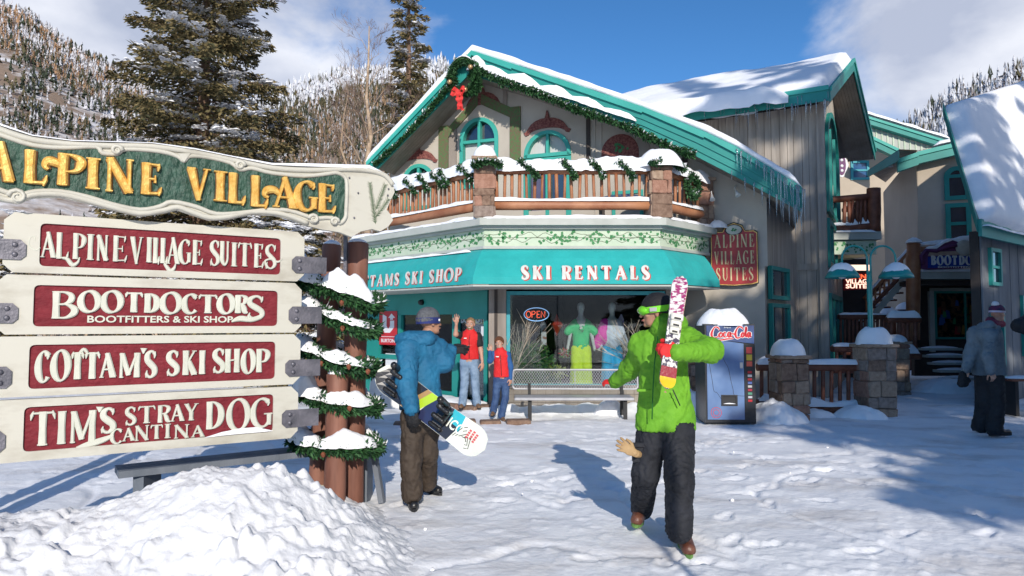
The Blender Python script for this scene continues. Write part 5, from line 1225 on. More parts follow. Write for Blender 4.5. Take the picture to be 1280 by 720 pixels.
for si, (a, b, nb) in enumerate(segd):
    d = (b-a).normalized(); L = (b-a).length; rail = log(shop, (*(a+d*.05), 4.345), (*(b-d*.1), 4.345), .062, m_log, 'balcony_railing', si)
    rail['label'] = ['left angled log railing', 'front log railing', 'right angled log railing'][si]
    log(rail, (*(a+d*.05), 3.72), (*(b-d*.1), 3.72), .085, m_log, 'bottom_log', 10+si)
    rg = random.Random(si)
    for k in range(nb):
        t = .22+(L-.44)*k/(nb-1); p = a+d*t; j = rg.uniform(-.02, .02)
        log(rail, (*(p), 3.80), (*(p+d*j), 4.30), .030*rg.uniform(.85, 1.15), m_log, 'baluster', k, n=8, k=2)
    snow_ridge('rail_snow', [Vector((*(a+d*(L*t)), 4.385)) for t in (0.0, .2, .4, .6, .8, 1.)], .29, [.21, .17, .22, .16, .21, .19], rail, 30+si, step=.035, lump=.5, droop=.10, fr=1.5)
    snow_ridge('rail_snow', [Vector((*(a+d*(L*t)), 3.79)) for t in (0.02, .5, .98)], .16, .075, rail, 40+si, step=.04, lump=.6)
stone_pillar(shop, (oc[1].x, oc[1].y, 0), .36, .34, 3.475, 4.52, (1, 0, 0), 5, 'balcony_pillar', capsnow=.22, course=.2)
stone_pillar(shop, (oc[2].x, oc[2].y, 0), .37, .35, 3.475, 4.42, (1, .1, 0), 6, 'balcony_pillar', cap=False, capsnow=.0, course=.2)
snow_mound('pillar_snow', (oc[2].x+.02, oc[2].y, 4.40), .44, .34, .36, shop, 12)
stone_pillar(shop, (oc[3].x-.12, oc[3].y-.05, 0), .32, .30, 3.475, 4.40, (1, .3, 0), 7, 'balcony_pillar', capsnow=.0, course=.2)
# ------------------------------------------------------------ ground floor front
WD = -.65; wo = octa(WD)
WB = Plane((wo[1].x, wo[1].y, 0), (1, 0, 0)); LWB = (wo[2]-wo[1]).length
WA = Plane((wo[0].x, wo[0].y, 0), (q2, -q2, 0)); LWA = (wo[1]-wo[0]).length
m_siding = mat('grey_tile_skirting', (.27, .24, .20), rough=.85, c2=(.36, .32, .275), scale=3)
m_column = mat('grey_wood_column', (.22, .19, .165), rough=.85, c2=(.32, .28, .25), scale=4, stretch=(1, 1, .2), bump=.3)
def wq(pl, xl, xr, yt, yb, d0, d1, m, name, parent=shop):
    ym = (yt+yb)/2; a, b = pl.st(xl, ym)[0], pl.st(xr, ym)[0]; xm = (xl+xr)/2; z0, z1 = pl.st(xm, yb)[1], pl.st(xm, yt)[1]
    mb = MB(); mb.prism([(a, z0), (b, z0), (b, z1), (a, z1)], pl, d0, d1); return mb.build(name, m, parent), (a, b, z0, z1)
sx0, sx1 = WB.st(633, 420)[0], WB.st(832, 420)[0]; sz0, sz1 = WB.st(730, 482)[1], WB.st(730, 364)[1]
# skirting tiles under the window: separate panels
base = thing  # keep name free
skirt, _ = wq(WB, 612, 858, 483, 520, -.2, -.012, m_mortar, 'skirting')
zs = [-.05, .12, .27, sz0-.035]
for r in range(3):
    x = WB.st(612, 500)[0]; k = 0
    while x < WB.st(858, 500)[0]-.03:
        w_ = .15; mb = MB(); mb.prism([(x+.004, zs[r]+.004), (x+w_-.004, zs[r]+.004), (x+w_-.004, zs[r+1]-.004), (x+.004, zs[r+1]-.004)], WB, -.011, .004); mb.build('tile', m_siding, skirt); x += w_; k += 1
wq(WB, 611, 632.5, 352, 520, -.2, .06, m_column, 'column'); wq(WB, 618, 622, 356, 500, .061, .075, m_dark, 'column_groove')
wq(WB, 833, 846, 352, 520, -.2, .06, m_column, 'column')
wq(WB, 632, 833, 352, 361.5, -.15, .02, m_trim, 'window_head')
sill, _ = wq(WB, 630, 834, 481, 484.5, -.1, .07, m_column, 'window_sill')
m_tealwin = mat('turquoise_frame', (.02, .27, .33), rough=.5, c2=(.03, .32, .38))
fw = .07
o_ = [(sx0, sz0), (sx0, sz1), (sx1, sz1), (sx1, sz0)]; i_ = [(sx0+fw, sz0+.03), (sx0+fw, sz1-fw), (sx1-fw, sz1-fw), (sx1-fw, sz0+.03)]
mb = MB(); mb.ring(o_, i_, WB, -.08, .01); sw = mb.build('shop_window', m_tealwin, shop)
mb = MB(); mb.prism(i_, WB, -.05, -.042); mb.build('pane', m_glass, sw)
# room behind the window
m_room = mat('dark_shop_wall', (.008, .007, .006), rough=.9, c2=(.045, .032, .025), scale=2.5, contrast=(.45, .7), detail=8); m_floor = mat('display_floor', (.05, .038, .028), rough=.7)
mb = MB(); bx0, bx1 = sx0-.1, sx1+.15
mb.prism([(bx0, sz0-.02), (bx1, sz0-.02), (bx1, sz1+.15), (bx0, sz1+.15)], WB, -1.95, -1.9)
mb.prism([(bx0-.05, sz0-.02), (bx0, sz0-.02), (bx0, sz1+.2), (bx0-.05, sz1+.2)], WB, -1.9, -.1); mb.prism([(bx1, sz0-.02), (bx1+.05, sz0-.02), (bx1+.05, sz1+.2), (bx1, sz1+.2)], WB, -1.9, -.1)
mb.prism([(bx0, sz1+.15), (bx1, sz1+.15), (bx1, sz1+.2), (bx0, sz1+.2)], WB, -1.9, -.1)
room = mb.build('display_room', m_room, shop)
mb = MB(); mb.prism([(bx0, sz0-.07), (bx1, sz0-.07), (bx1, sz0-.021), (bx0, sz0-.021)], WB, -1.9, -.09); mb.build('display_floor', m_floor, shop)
# entrance front on the angled side
def wa(xl, xr, yt, yb, d0, d1, m, name, parent=shop): return wq(WA, xl, xr, yt, yb, d0, d1, m, name, parent)
zA = WA.st(540, 361)[1]
aL, aR = WA.st(452, 420)[0], WA.st(609, 420)[0]
hd = MB(); hd.prism([(aL, 1.78), (aR, 1.78), (aR, 2.26), (aL, 2.26)], WA, -.12, .0); ent = hd.build('entrance_front', m_teal, shop)
# recessed entry: build the frame members
for (xl, xr) in ((452, 474), (497.5, 501.5), (530.5, 536), (565.5, 572.5), (605, 609)):
    a, b = WA.st(xl, 430)[0], WA.st(xr, 430)[0]; mb = MB(); mb.prism([(a, -.1), (b, -.1), (b, 1.779), (a, 1.779)], WA, -.10, .012); mb.build('door_post', m_teal, ent)
for (xl, xr, z0, z1) in ((474, 497.5, .80, .90), (501.5, 530.5, .80, .90), (536, 565.5, .80, .90), (474, 497.5, -.1, .18), (501.5, 530.5, -.1, .18), (536, 565.5, -.1, .22), (572.5, 605, -.1, .10), (572.5, 605, 1.68, 1.779)):
    a, b = WA.st(xl, 430)[0], WA.st(xr, 430)[0]; mb = MB(); mb.prism([(a+.002, z0), (b-.002, z0), (b-.002, z1), (a+.002, z1)], WA, -.08, .0); mb.build('door_rail', m_teal, ent)
for i, (xl, xr) in enumerate(((474, 497.5), (501.5, 530.5), (536, 565.5), (572.5, 605))):
    a, b = WA.st(xl, 430)[0], WA.st(xr, 430)[0]; mb = MB(); mb.prism([(a+.003, .1), (b-.003, .1), (b-.003, 1.775), (a+.003, 1.775)], WA, -.055, -.048); mb.build('pane', m_glass, ent)
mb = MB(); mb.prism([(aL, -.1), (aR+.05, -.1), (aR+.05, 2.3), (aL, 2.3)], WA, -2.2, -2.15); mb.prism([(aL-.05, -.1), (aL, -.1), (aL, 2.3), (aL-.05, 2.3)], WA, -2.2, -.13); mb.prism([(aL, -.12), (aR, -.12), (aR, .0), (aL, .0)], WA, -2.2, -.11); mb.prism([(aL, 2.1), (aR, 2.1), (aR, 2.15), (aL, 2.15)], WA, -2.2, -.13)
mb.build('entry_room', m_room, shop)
rs = random.Random(5)
for k in range(26):    # racks of goods seen dimly through the doors
    a = rs.uniform(aL+.3, aR-.2); z = rs.uniform(.1, 1.3); mb = MB(); mb.prism([(a, z), (a+rs.uniform(.06, .2), z), (a+rs.uniform(.06, .2), z+rs.uniform(.1, .4)), (a, z+.2)], WA, -1.4-.02*k, -1.3-.02*k)
    mb.build('stock_item', mat('stock_'+str(k % 5), [(.2, .05, .04), (.05, .08, .2), (.25, .25, .22), (.04, .12, .08), (.3, .2, .05)][k % 5], rough=.8), shop)
a, b = WA.st(498, 400)[0], WA.st(499, 400)[0]
pk = MB(); pk.lathe(WA.at(WA.st(528, 378)[0], WA.st(528, 378)[1], .0), [(.06, 0), (.06, .05), (.04, .09)], 12, WA.n); pk.build('door_sensor', m_black, ent)
# the red snowboard-brand panel and glass lettering
m_signred = mat('poster_red', (.50, .02, .03), rough=.4, var=.06); m_signwhite = mat('poster_white', (.72, .72, .74), rough=.4, var=.04)
pan, (pa, pb, pz0, pz1) = wa(475, 497, 389, 431, .013, .020, m_signred, 'logo_panel', ent)
mb = MB(); w_ = pb-pa; h_ = pz1-pz0; T_ = lambda x, y: (pa+x*w_, pz0+y*h_)
mb.prism([T_(0, .235), T_(1, .235), T_(1, .25), T_(0, .25)], WA, .0202, .022)
mb.prism([T_(.2, .92), T_(.2, .5), T_(.30, .36), T_(.62, .36), T_(.85, .52), T_(.85, .72), T_(.62, .72), T_(.62, .56), T_(.52, .47), T_(.42, .56), T_(.42, .84)], WA, .0202, .0225)
mb.prism([T_(.52, .80), T_(.7, .93), T_(.9, .80), T_(.78, .80), T_(.78, .745), T_(.62, .745), T_(.62, .80)], WA, .0202, .0226)
mb.build('arrow_mark', m_signwhite, pan); plain_text('lettering', 'BURTON', WA, pa+.12*w_, pb-.12*w_, pz0+.07*h_, .11*h_, m_signwhite, pan, .0202, .002, .02)
a, b = WA.st(574, 398)[0], WA.st(604.5, 398)[0]; plain_text('glass_lettering', 'BURTON', WA, a, b, WA.st(588, 404)[1], WA.st(588, 392.5)[1]-WA.st(588, 404)[1], mat('frosted_lettering', (.42, .45, .46), rough=.5), ent, -.046, .003, .03)
nt_, _ = wa(480, 496, 442, 470, -.045, -.04, m_signwhite, 'door_notice', ent); wa(601.5, 605, 408, 420, .001, .006, m_signwhite, 'door_notice', ent)
# step of flat stones at the entrance
st = thing('entrance_step', (-1.0, 12.8, 0), 'low stone step under snow in front of the shop doors', 'step'); rs = random.Random(2)
for k in range(11):
    t = k/10; p = wo[0].lerp(wo[1], .35+.66*t)+Vector((-q2, -q2))*.55; mb = MB(); mb.box((p.x, p.y, .07), (.30, .5, .10), (V(q2, -q2, 0), V(q2, q2, 0), V(0, 0, 1)), .02); mb.build('flagstone', m_stone[1 if k % 2 else 3], st)
for k in range(5):
    t = k/4; p = Vector((-1.7, 10.9)).lerp(Vector((.1, 11.1)), t); mb = MB(); mb.box((p.x, p.y+.05*(k % 2), .0+.012*(k % 3)), (.34+.05*(k % 3), .26, .08), (V(1, .1+.12*(k % 2), 0).normalized(), V(-.1, 1, 0).normalized(), V(0, 0, 1)), .02); mb.build('flagstone', m_stone[3], st)
snow_ridge('step_snow', [Vector((*(wo[0].lerp(wo[1], t)+Vector((-q2, -q2))*.42), .11)) for t in (.3, .6, .98)], .5, .07, st, 6, step=.06, lump=.9)
# side bit between tan wall and timber building: teal framed window strip
SW = Plane(tuple(G.at(a_r-.0, 0, -.25)), (.62, .78, 0))
mb = MB(); mb.prism([(0, -.3), (2.4, -.3), (2.4, 4.6), (0, 4.6)], SW, -.2, -.05); mb.build('flank_wall', m_timber, shop)
for (z0, z1) in ((.55, 2.0), (2.08, 2.75)): window(SW, .25, 1.45, z0, z1, 0, .08, [], shop, m_glassd, m_teal, inset=.03)
# two small spotlights over the wall sign
for (px, py) in ((891, 237), (920, 232)):
    p = G.hit(px, py, .02); q = G.hit(px-2, py+3, .30); e = G.hit(px+1 if px > 900 else px-1, py+9, .34); mb = MB(); mb.tube([p, q], .010, 6); mb.tube([q, e], .012, 6); mb.lathe(q.lerp(e, .5), [(.018, 0), (.03, .06), (.055, .13), (.05, .13), (.01, .1)], 12, e-q)
    lt = mb.build('spot_lamp', m_white, shop)
# ------------------------------------------------------------ ALPINE VILLAGE SUITES wall sign
ws = thing('hanging_sign', tuple(G.hit(918, 357, .1)), 'red wall sign with gold letters on the tan wall above the vending machine', 'sign')
S_ = G.off(.12); a0, b1 = S_.st(888, 320)[0], S_.st(948, 320)[0]; z0, z1 = S_.st(918, 356)[1], S_.st(918, 288)[1]; w_ = b1-a0; h_ = z1-z0
O_ = [(0, .02), (.12, -.01), (.5, -.03), (.88, -.01), (1, .02), (1, .5), (1, .96), (.93, 1.0), (.74, 1.0), (.68, 1.10), (.5, 1.16), (.32, 1.10), (.26, 1.0), (.07, 1.0), (0, .96), (0, .5)]
O_ = [(a0+x*w_, z0+y*h_) for x, y in O_]; c_ = ((a0+b1)/2, (z0+z1)/2)
mb = MB(); mb.prism(O_, S_, -.06, -.01); bd = mb.build('board', m_black, ws)
mb = MB(); mb.prism([(c_[0]+(x-c_[0])*.965, c_[1]+(y-c_[1])*.965) for x, y in O_], S_, -.0099, -.004); mb.build('gold_edge', m_gold, bd)
m_sred = mat('deep_red_sign_paint', (.30, .012, .014), rough=.45, c2=(.38, .02, .022), bump=.2)
mb = MB(); mb.prism([(c_[0]+(x-c_[0])*.935, c_[1]+(y-c_[1])*.94) for x, y in O_], S_, -.0039, .004); mb.build('panel', m_sred, bd)
m_palegold = mat('pale_gold', (.62, .50, .28), rough=.5)
for (t_, r) in (('ALPINE', 2), ('VILLAGE', 1), ('SUITES', 0)):
    sw_ = .86 if r != 0 else .80; line_word(t_, a0+w_*(1-sw_)/2, b1-w_*(1-sw_)/2, z0+h_*(.07+.305*r), h_*.25, S_, .030, .012, m_palegold, bd, .0041)
cx_, cz_ = (a0+b1)/2, z0+h_*1.01
el = [(cx_+.135*w_*1.2*math.cos(t*PI/10), cz_+.085*h_*math.sin(t*PI/10)) for t in range(20)]; mb = MB(); mb.prism([(cx_+(x-cx_)*1.15, cz_+(y-cz_)*1.2) for x, y in el], S_, .0041, .010); mb.build('oval_edge', m_black, bd)
mb = MB(); mb.prism(el, S_, .0101, .014); mb.build('oval', m_cream, bd)
mb = MB()
for t, r in ((0, .03), (1.9, .028), (3.9, .03), (5.1, .022)): x, y = cx_+.035*math.cos(t), cz_+.02*math.sin(t); mb.prism([(x-r, y), (x, y-r*.7), (x+r, y), (x, y+r*.8)], S_, .0141, .016+.0004*t)
mb.build('leaf_mark', m_ivy, bd)
# ============================================================ GREY TIMBER BUILDING
tb = thing('timber_building', (6.9, 15.6, 0), 'grey board clad building with deep snow roof right of the ski shop', 'building')
eL = Vector((-.87, .5, 0)).normalized(); rB = Vector((.5, .87, 0)).normalized(); C2 = Vector((6.86, 15.0, 0))
TE = Plane(tuple(C2), tuple(-eL)); TR = Plane(tuple(C2), tuple(rB))      # eave wall (a runs to -x on the left), side wall
EZ = 6.46; 
def boards(pl, a0, a1, z0, zf, parent, seed, w=.16, m=m_timber, d=.0, name='wall_board', th=.03):
    rg = random.Random(seed); a = a0
    while a < a1-.01:
        w_ = min(w*rg.uniform(.8, 1.2), a1-a); zt = zf(a+w_/2) if callable(zf) else zf
        mb = MB(); dd = d+rg.uniform(0, .010); mb.prism([(a+.004, z0), (a+w_-.004, z0), (a+w_-.004, zt), (a+.004, zt)], pl, dd-th, dd); mb.build(name, m, parent); a += w_
mb = MB(); mb.prism([(-6, -.3), (0, -.3), (0, EZ+.1), (-6, EZ+.1)], TE, -.3, -.035); mb.prism([(0, -.3), (5.2, -.3), (5.2, EZ+.1), (2.6, EZ+1.9), (0, EZ+.1)], TR, -.3, -.035)
w2 = mb.build('wall', m_dark, tb)
boards(TE, -5.2, 0, 2.9, EZ+.02, w2, 1); boards(TE, -2.6, 0, -.3, 2.86, w2, 2, w=.2, d=.012)
mb = MB(); mb.prism([(-5.2, 2.78), (.03, 2.78), (.03, 2.92), (-5.2, 2.92)], TE, .012, .045); mb.build('belt_board', m_timber, w2)
boards(TR, 0, 5.2, -.3, lambda a: EZ+1.75*(1-abs(a-2.6)/2.6), w2, 3, w=.22, m=m_stucco)
mb = MB(); mb.box(C2+V(0, 0, EZ/2)+(TE.n+TR.n)*.01, (.16, .16, EZ), (-eL, rB, V(0, 0, 1))); mb.build('corner_board', m_timber, w2)
for (a0, a1, z0, z1, r) in ((.9, 4.2, 4.2, 6.9, 1.2), (.9, 4.2, 2.9, 4.05, 0), (.9, 4.2, .6, 2.3, 0)):
    window(TR, a0, a1, z0, z1, r, .13, [((a0+1.1, z0+.1), (a0+1.1, z1-(.5 if r else .1))), ((a1-1.1, z0+.1), (a1-1.1, z1-(.5 if r else .1)))], tb, m_glassd, m_teal, inset=.05)
# roof: eave in front, ridge behind, gable end to the right
oh, os_ = .62, .55
e0 = C2-rB*oh+(-eL)*os_*.45; e1 = e0+eL*8.0; f0 = C2+rB*(5.2+oh)+(-eL)*os_*1.6; r0_ = C2+rB*2.6+(-eL)*.55; r1_ = r0_+eL*8.5
def Z(v, z): return Vector((v.x, v.y, z))
zr_ = 8.12
mb = MB()
def slab(a, b, c, d, t): mb.add([a, b, c, d, a+V(0, 0, t), b+V(0, 0, t), c+V(0, 0, t), d+V(0, 0, t)], [(0, 1, 2, 3), (4, 7, 6, 5), (0, 4, 5, 1), (1, 5, 6, 2), (2, 6, 7, 3), (3, 7, 4, 0)])
slab(Z(e0, EZ+.02), Z(r0_, zr_), Z(r1_, zr_), Z(e1, EZ+.02), .1); slab(Z(r0_, zr_), Z(f0, EZ+.02), Z(f0+eL*8, EZ+.02), Z(r1_, zr_), .1)
roof2 = mb.build('roof', m_soffit, tb)
for (a, b, h0, h1, nm) in ((Z(e0, EZ), Z(e1, EZ), -.12, .20, 'eave_board'), (Z(e0, EZ), Z(r0_, zr_), -.14, .18, 'rake_board'), (Z(r0_, zr_), Z(f0, EZ), -.14, .18, 'rake_board')):
    d = (b-a); n_ = Vector((d.y, -d.x, 0)).normalized()*.03
    if nm == 'eave_board': n_ = -rB*.03
    else: n_ = (-eL)*.03
    mb = MB(); vs = [a+n_+V(0, 0, h0), b+n_+V(0, 0, h0), b+n_+V(0, 0, h1), a+n_+V(0, 0, h1)]; mb.add(vs+[v-n_*.9 for v in vs], [(0, 1, 2, 3), (4, 7, 6, 5), (0, 4, 5, 1), (2, 6, 7, 3), (0, 3, 7, 4), (1, 5, 6, 2)]); mb.build(nm, m_teal, roof2)
    vs = [a+n_*1.02+V(0, 0, h1-.09), b+n_*1.02+V(0, 0, h1-.09), b+n_*1.02+V(0, 0, h1+.01), a+n_*1.02+V(0, 0, h1+.01)]; mb = MB(); mb.add(vs+[v+n_ for v in vs], [(0, 1, 2, 3), (4, 7, 6, 5), (0, 4, 5, 1), (2, 6, 7, 3), (0, 3, 7, 4), (1, 5, 6, 2)]); mb.build(nm, m_tealL, roof2)
# soffit planks under the gable overhang
for k in range(9):
    for (a, b) in ((Z(e0, EZ-.10), Z(r0_, zr_-.12)), (Z(r0_, zr_-.12), Z(f0, EZ-.10))):
        o = eL*(.02+.075*k); mb = MB(); vs = [a+o, b+o, b+o+eL*.070, a+o+eL*.070]; mb.add(vs+[v+V(0, 0, .02) for v in vs], [(0, 1, 2, 3), (4, 7, 6, 5), (0, 4, 5, 1), (2, 6, 7, 3), (0, 3, 7, 4), (1, 5, 6, 2)]); mb.build('soffit_plank', m_soffit, roof2)
def patch_snow(name, c00, c10, c11, c01, th, parent, seed, nu=70, nv=40, lip=.10, lump=.25, m=None, swell=0., under=True):
    """thick snow on a tilted roof face; edges roll over softly. c00-c10 is the eave"""
    u = np.linspace(0, 1, nu); v = np.linspace(0, 1, nv); U, V_ = np.meshgrid(u, v, indexing='ij')
    c = [np.array(q) for q in (c00, c10, c11, c01)]
    P_ = (c[0]*((1-U)*(1-V_))[..., None]+c[1]*(U*(1-V_))[..., None]+c[2]*(U*V_)[..., None]+c[3]*((1-U)*V_)[..., None])
    L = np.linalg.norm(c[1]-c[0]); H_ = np.linalg.norm(c[3]-c[0]); n = np.cross(c[1]-c[0], c[3]-c[0]); n /= np.linalg.norm(n); n *= np.sign(n[2])
    eu = np.minimum(U, 1-U)*L; ev = np.minimum(V_, 1-V_)*H_; e = np.minimum(eu, ev); r = th*.9
    prof = np.sqrt(np.clip(1-(1-np.clip(e/r, 0, 1))**2, 0, 1))
    x, y, z = P_[..., 0], P_[..., 1], P_[..., 2]
    h = th*prof*(1+lump*fbm(x*.7, y*.7, z*.7, o=4, seed=seed))
    P_ = P_+n*h[..., None]
    down = np.array([0, 0, -1.]); edge = np.clip(1-V_*H_/.35, 0, 1)*(.5+.5*fbm(U*L*1.6, U*0, o=3, seed=seed+2)); P_ = P_+down*(lip*edge)[..., None]
    out = (c[0]-c[3])/H_; P_ = P_+out*(lip*.7*np.clip(1-V_*H_/.3, 0, 1)*(prof)*(1+.7*fbm(U*L*2, U*0, o=3, seed=seed+7)))[..., None]
    return np_mesh(name, P_.reshape(-1, 3), grid_faces(nu, nv), m or SNOW, parent)
up = V(0, 0, .12)
# snow is thickest away from the right-hand end, where teal eave shows
patch_snow('roof_snow', Z(e1, EZ)+up, Z(e0, EZ)+up, Z(r0_, zr_)+up, Z(r1_, zr_)+up, .26, roof2, 5, lump=.45, lip=.16)
patch_snow('roof_snow', Z(f0+eL*8, EZ)+up, Z(f0, EZ)+up, Z(r0_, zr_)+up, Z(r1_, zr_)+up, .26, roof2, 6, nu=30, nv=20)
snow_ridge('eave_snow', [Z(e0.lerp(e1, t), EZ+.12)-rB*.02 for t in (.10, .16, .25, .4, .6)], [.3, .5, .6, .6, .6], [.10, .26, .30, .32, .32], roof2, 12, step=.1, lump=.3, droop=.30)
rs = random.Random(4)
for k in range(46):
    t = rs.uniform(0, .62)*rs.uniform(.3, 1); p = Z(e0.lerp(e1, t), EZ+rs.choice((.05, -.10)))-rB*.05; icicle(p+V(0, 0, .02), rs.uniform(.08, .55)*(1-.5*t), rs.uniform(.006, .016), roof2, k)
# side balcony of the timber building with a smaller ivy frieze
BX = Plane((8.35, 17.4, 0), (.98, -.05)+(0,)); m_logd = mat('dark_stained_log', (.13, .038, .02), rough=.6, c2=(.22, .08, .045), scale=5, bump=.4, bscale=26, dist=.005)
def bxq(xl, xr, yt, yb, d0, d1, m, name, parent=tb):
    return wq(BX, xl, xr, yt, yb, d0, d1, m, name, parent)
bxq(1030, 1099, 290, 300, -1.6, .12, m_trim, 'balcony_deck'); f2, (fa, fb, fz0, fz1) = bxq(1030, 1095, 301, 318, -1.6, .02, m_frz, 'frieze')
mb = MB(); rg = random.Random(8)
for k in range(42):
    a = rg.uniform(fa+.05, fb-.05); z = rg.uniform(fz0+.05, fz1-.04); s = rg.uniform(.025, .045); t = rg.uniform(0, 6.28); mb.prism([(a+s*(x*math.cos(t)-y*math.sin(t)), z+s*(x*math.sin(t)+y*math.cos(t))) for x, y in ((0, -1), (.9, -.3), (0, 1.1), (-.9, -.3))], BX, .0205, .022+.0004*(k % 9))
mb.build('painted_ivy', m_ivy, f2)
def lg(x0, y0, x1, y1, pl, r, name, parent, m=None, d=0, **k): return log(parent, pl.hit(x0, y0, d), pl.hit(x1, y1, d), r, m or m_logd, name, **k)
rl = lg(1026, 251, 1094, 245, BX, .085, 'balcony_railing', tb); lg(1026, 290, 1094, 281, BX, .085, 'bottom_log', rl)
lg(1092, 236, 1092, 290, BX, .17, 'post', rl, d=-.02, n=14)
for k, px in enumerate((1056, 1061, 1066, 1071, 1076, 1081)): lg(px, 250, px+(1 if k % 2 else -1), 283, BX, .045, 'baluster', rl, k=2)
snow_ridge('rail_snow', [BX.hit(x, 283, -.15) for x in (1032, 1055, 1075, 1090)], .4, [.10, .14, .22, .16], rl, 3); snow_ridge('rail_snow', [BX.hit(x, 291, .05) for x in (1032, 1060, 1095)], .25, .07, tb, 4)
log(rl, BX.hit(1093, 250, 0)+V(0, 0, .1), BX.hit(1093, 250, 0)+V(.3, 2.2, .1), .08, m_logd, 'side_rail'); 
for k in range(6): p = BX.hit(1096, 265, 0)+V(.03+.05*k, .35*k+.2, 0); log(rl, p+V(0, 0, .35), p-V(0, 0, .45), .04, m_logd, 'baluster', k=2)
# dim entrance below the balcony
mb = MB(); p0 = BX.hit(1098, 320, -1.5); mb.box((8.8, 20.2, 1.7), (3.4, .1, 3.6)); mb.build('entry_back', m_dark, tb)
m_neonw = emit_mat('lit_sign_white', (1., .72, .55), 1.3); m_neonr = emit_mat('lit_sign_red', (1., .16, .06), 1.2)
es = thing('lit_sign', tuple(BX.hit(1072, 360, -.6)), 'small lit sign under the side balcony behind the teal lamp', 'sign'); ES = BX.off(-.6)
q = [ES.st(*p) for p in ((1055, 363), (1090, 361), (1090, 340), (1055, 342))]; mb = MB(); mb.prism(q, ES, -.06, -.005); eb = mb.build('board', m_sred, es)
for r, t_ in enumerate(('ALPINE', 'VILLAGE', 'SUITES')):
    a, b = ES.st(1057, 350)[0], ES.st(1088, 350)[0]; z = ES.st(1072, 348.5+6*r)[1]; plain_text('lettering', t_, ES, a, b, z, .12, m_neonr if r == 0 else m_neonw, eb, 0, .004, .03)
mb = MB(); q = [ES.st(*p) for p in ((1056, 338), (1088, 338), (1088, 331), (1056, 331))]; mb.prism(q, ES, -.05, .0); mb.build('lit_panel', m_neonw, es)
# ============================================================ TAN BUILDING AT THE BACK
bb = thing('tan_back_building', (13.5, 24, 0), 'tan stucco building with teal roof edges at the alley end', 'building')
K = P(1147, 260, 23.0); 
BR = Plane((K.x, K.y, 0), (.93, -.36, 0)); BL = Plane((K.x, K.y, 0), (.55, -.83, 0))   # lit face to the right; shaded flank running back-left
m_st2 = mat('warm_tan_stucco', (.42, .35, .27), rough=.9, c2=(.50, .425, .335), scale=.6, bump=.4, bscale=40, dist=.01, detail=8)
def zat(pl, px, py): return pl.st(px, py)
def zpoly(pl, pts, d0, d1, m, name, parent=bb): mb = MB(); mb.prism([pl.st(*p) for p in pts], pl, d0, d1); return mb.build(name, m, parent)
zpoly(BR, ((1147, 470), (1290, 470), (1290, 150), (1230, 168), (1147, 189)), -.3, 0, m_st2, 'wall')
BK = Plane((K.x, K.y, 0), (.30, -.95, 0)); pB = P(1107, 300, 27.0); BK = Plane((pB.x, pB.y, 0), (K.x-pB.x, K.y-pB.y, 0)); LK = (Vector((K.x, K.y))-Vector((pB.x, pB.y))).length
zt_k = BR.st(1147, 189)[1]
mb = MB(); mb.prism([(-.2, -.2), (LK-.01, -.2), (LK-.01, zt_k), (-.2, zt_k-.6)], BK, -.3, -.01); mb.build('flank_wall', m_st2, bb)
BU = Plane((P(1050, 250, 29).x, 29.0, 0), (1, -.05, 0)); zpoly(BU, ((1040, 470), (1130, 470), (1130, 190), (1068, 158), (1040, 150)), -.3, 0, m_st2, 'upper_wall')
for (pl, xl, xr, yt, yb, rr, bars) in ((BU, 1063, 1086, 201, 225, 0, 'h'),):
    a, b, z0, z1 = px_arch(pl, xl, xr, yt, yb); window(pl, a, b, z0, z1, 0, .10, [((a+.1, (z0+z1)/2), (b-.1, (z0+z1)/2))], bb, mat('blue_window_glass', (.02, .09, .22), rough=.05, spec=1.), m_tealwin, inset=.03)
a, b, z0, z1 = px_arch(BR, 1180, 1212, 208, 250); window(BR, a, b, z0, z1, (b-a)/2*.9, .14, [((a+.1, z1-(b-a)*.45), (b-.1, z1-(b-a)*.45))], bb, m_glassd, m_teal, inset=.03)
a, b, z0, z1 = px_arch(BR, 1182, 1214, 254, 305); window(BR, a, b, z0, z1, 0, .14, [((a+.1, (z0+z1)/2), (b-.1, (z0+z1)/2))], bb, m_glassd, m_teal, inset=.03)
# teal roof edges
def edge(pl, x0, y0, x1, y1, h, d, m=m_teal, name='roof_edge', th=.25):
    a = pl.st(x0, y0, d); b = pl.st(x1, y1, d); q = pl.off(d); mb = MB(); mb.prism([(a[0], a[1]-h), (b[0], b[1]-h), b, a], q, -th, 0); o = mb.build(name, m, bb)
    mb = MB(); mb.prism([(a[0], a[1]-h*.35), (b[0], b[1]-h*.35), b, a], q, .001, .05); mb.build(name, m_tealL, bb); return o
edge(BR, 1122, 199, 1148, 190, .42, .6); edge(BR, 1146, 190, 1238, 168, .40, .45)
EV = Plane(tuple(P(1086, 222, 24)), (P(1122, 190, 22.2)-P(1086, 222, 24)).to_tuple()[:2]+(0,))
e_a, e_b = P(1085, 214, 24.5), P(1124, 188, 22.3); mb = MB(); vs = [e_a-V(0, 0, .22), e_b-V(0, 0, .35), e_b, e_a]; nn = V(-.06, -.06, 0); mb.add(vs+[v+nn for v in vs], [(0, 1, 2, 3), (4, 7, 6, 5), (0, 4, 5, 1), (2, 6, 7, 3), (0, 3, 7, 4), (1, 5, 6, 2)]); mb.build('roof_edge', m_teal, bb)
mb = MB(); w1_, w2_ = P(1107, 228, 27), P(1147, 189, 23); mb.add([e_a, e_b, w2_, w1_], [(0, 1, 2, 3)]); mb.add([v+V(0, 0, .04) for v in (e_a, e_b, w2_, w1_)], [(3, 2, 1, 0)]); mb.build('soffit', m_soffit, bb)
edge(BU, 1064, 139, 1190, 178, .30, 1.6); edge(BU, 1064, 158, 1123, 186, .38, 1.9)
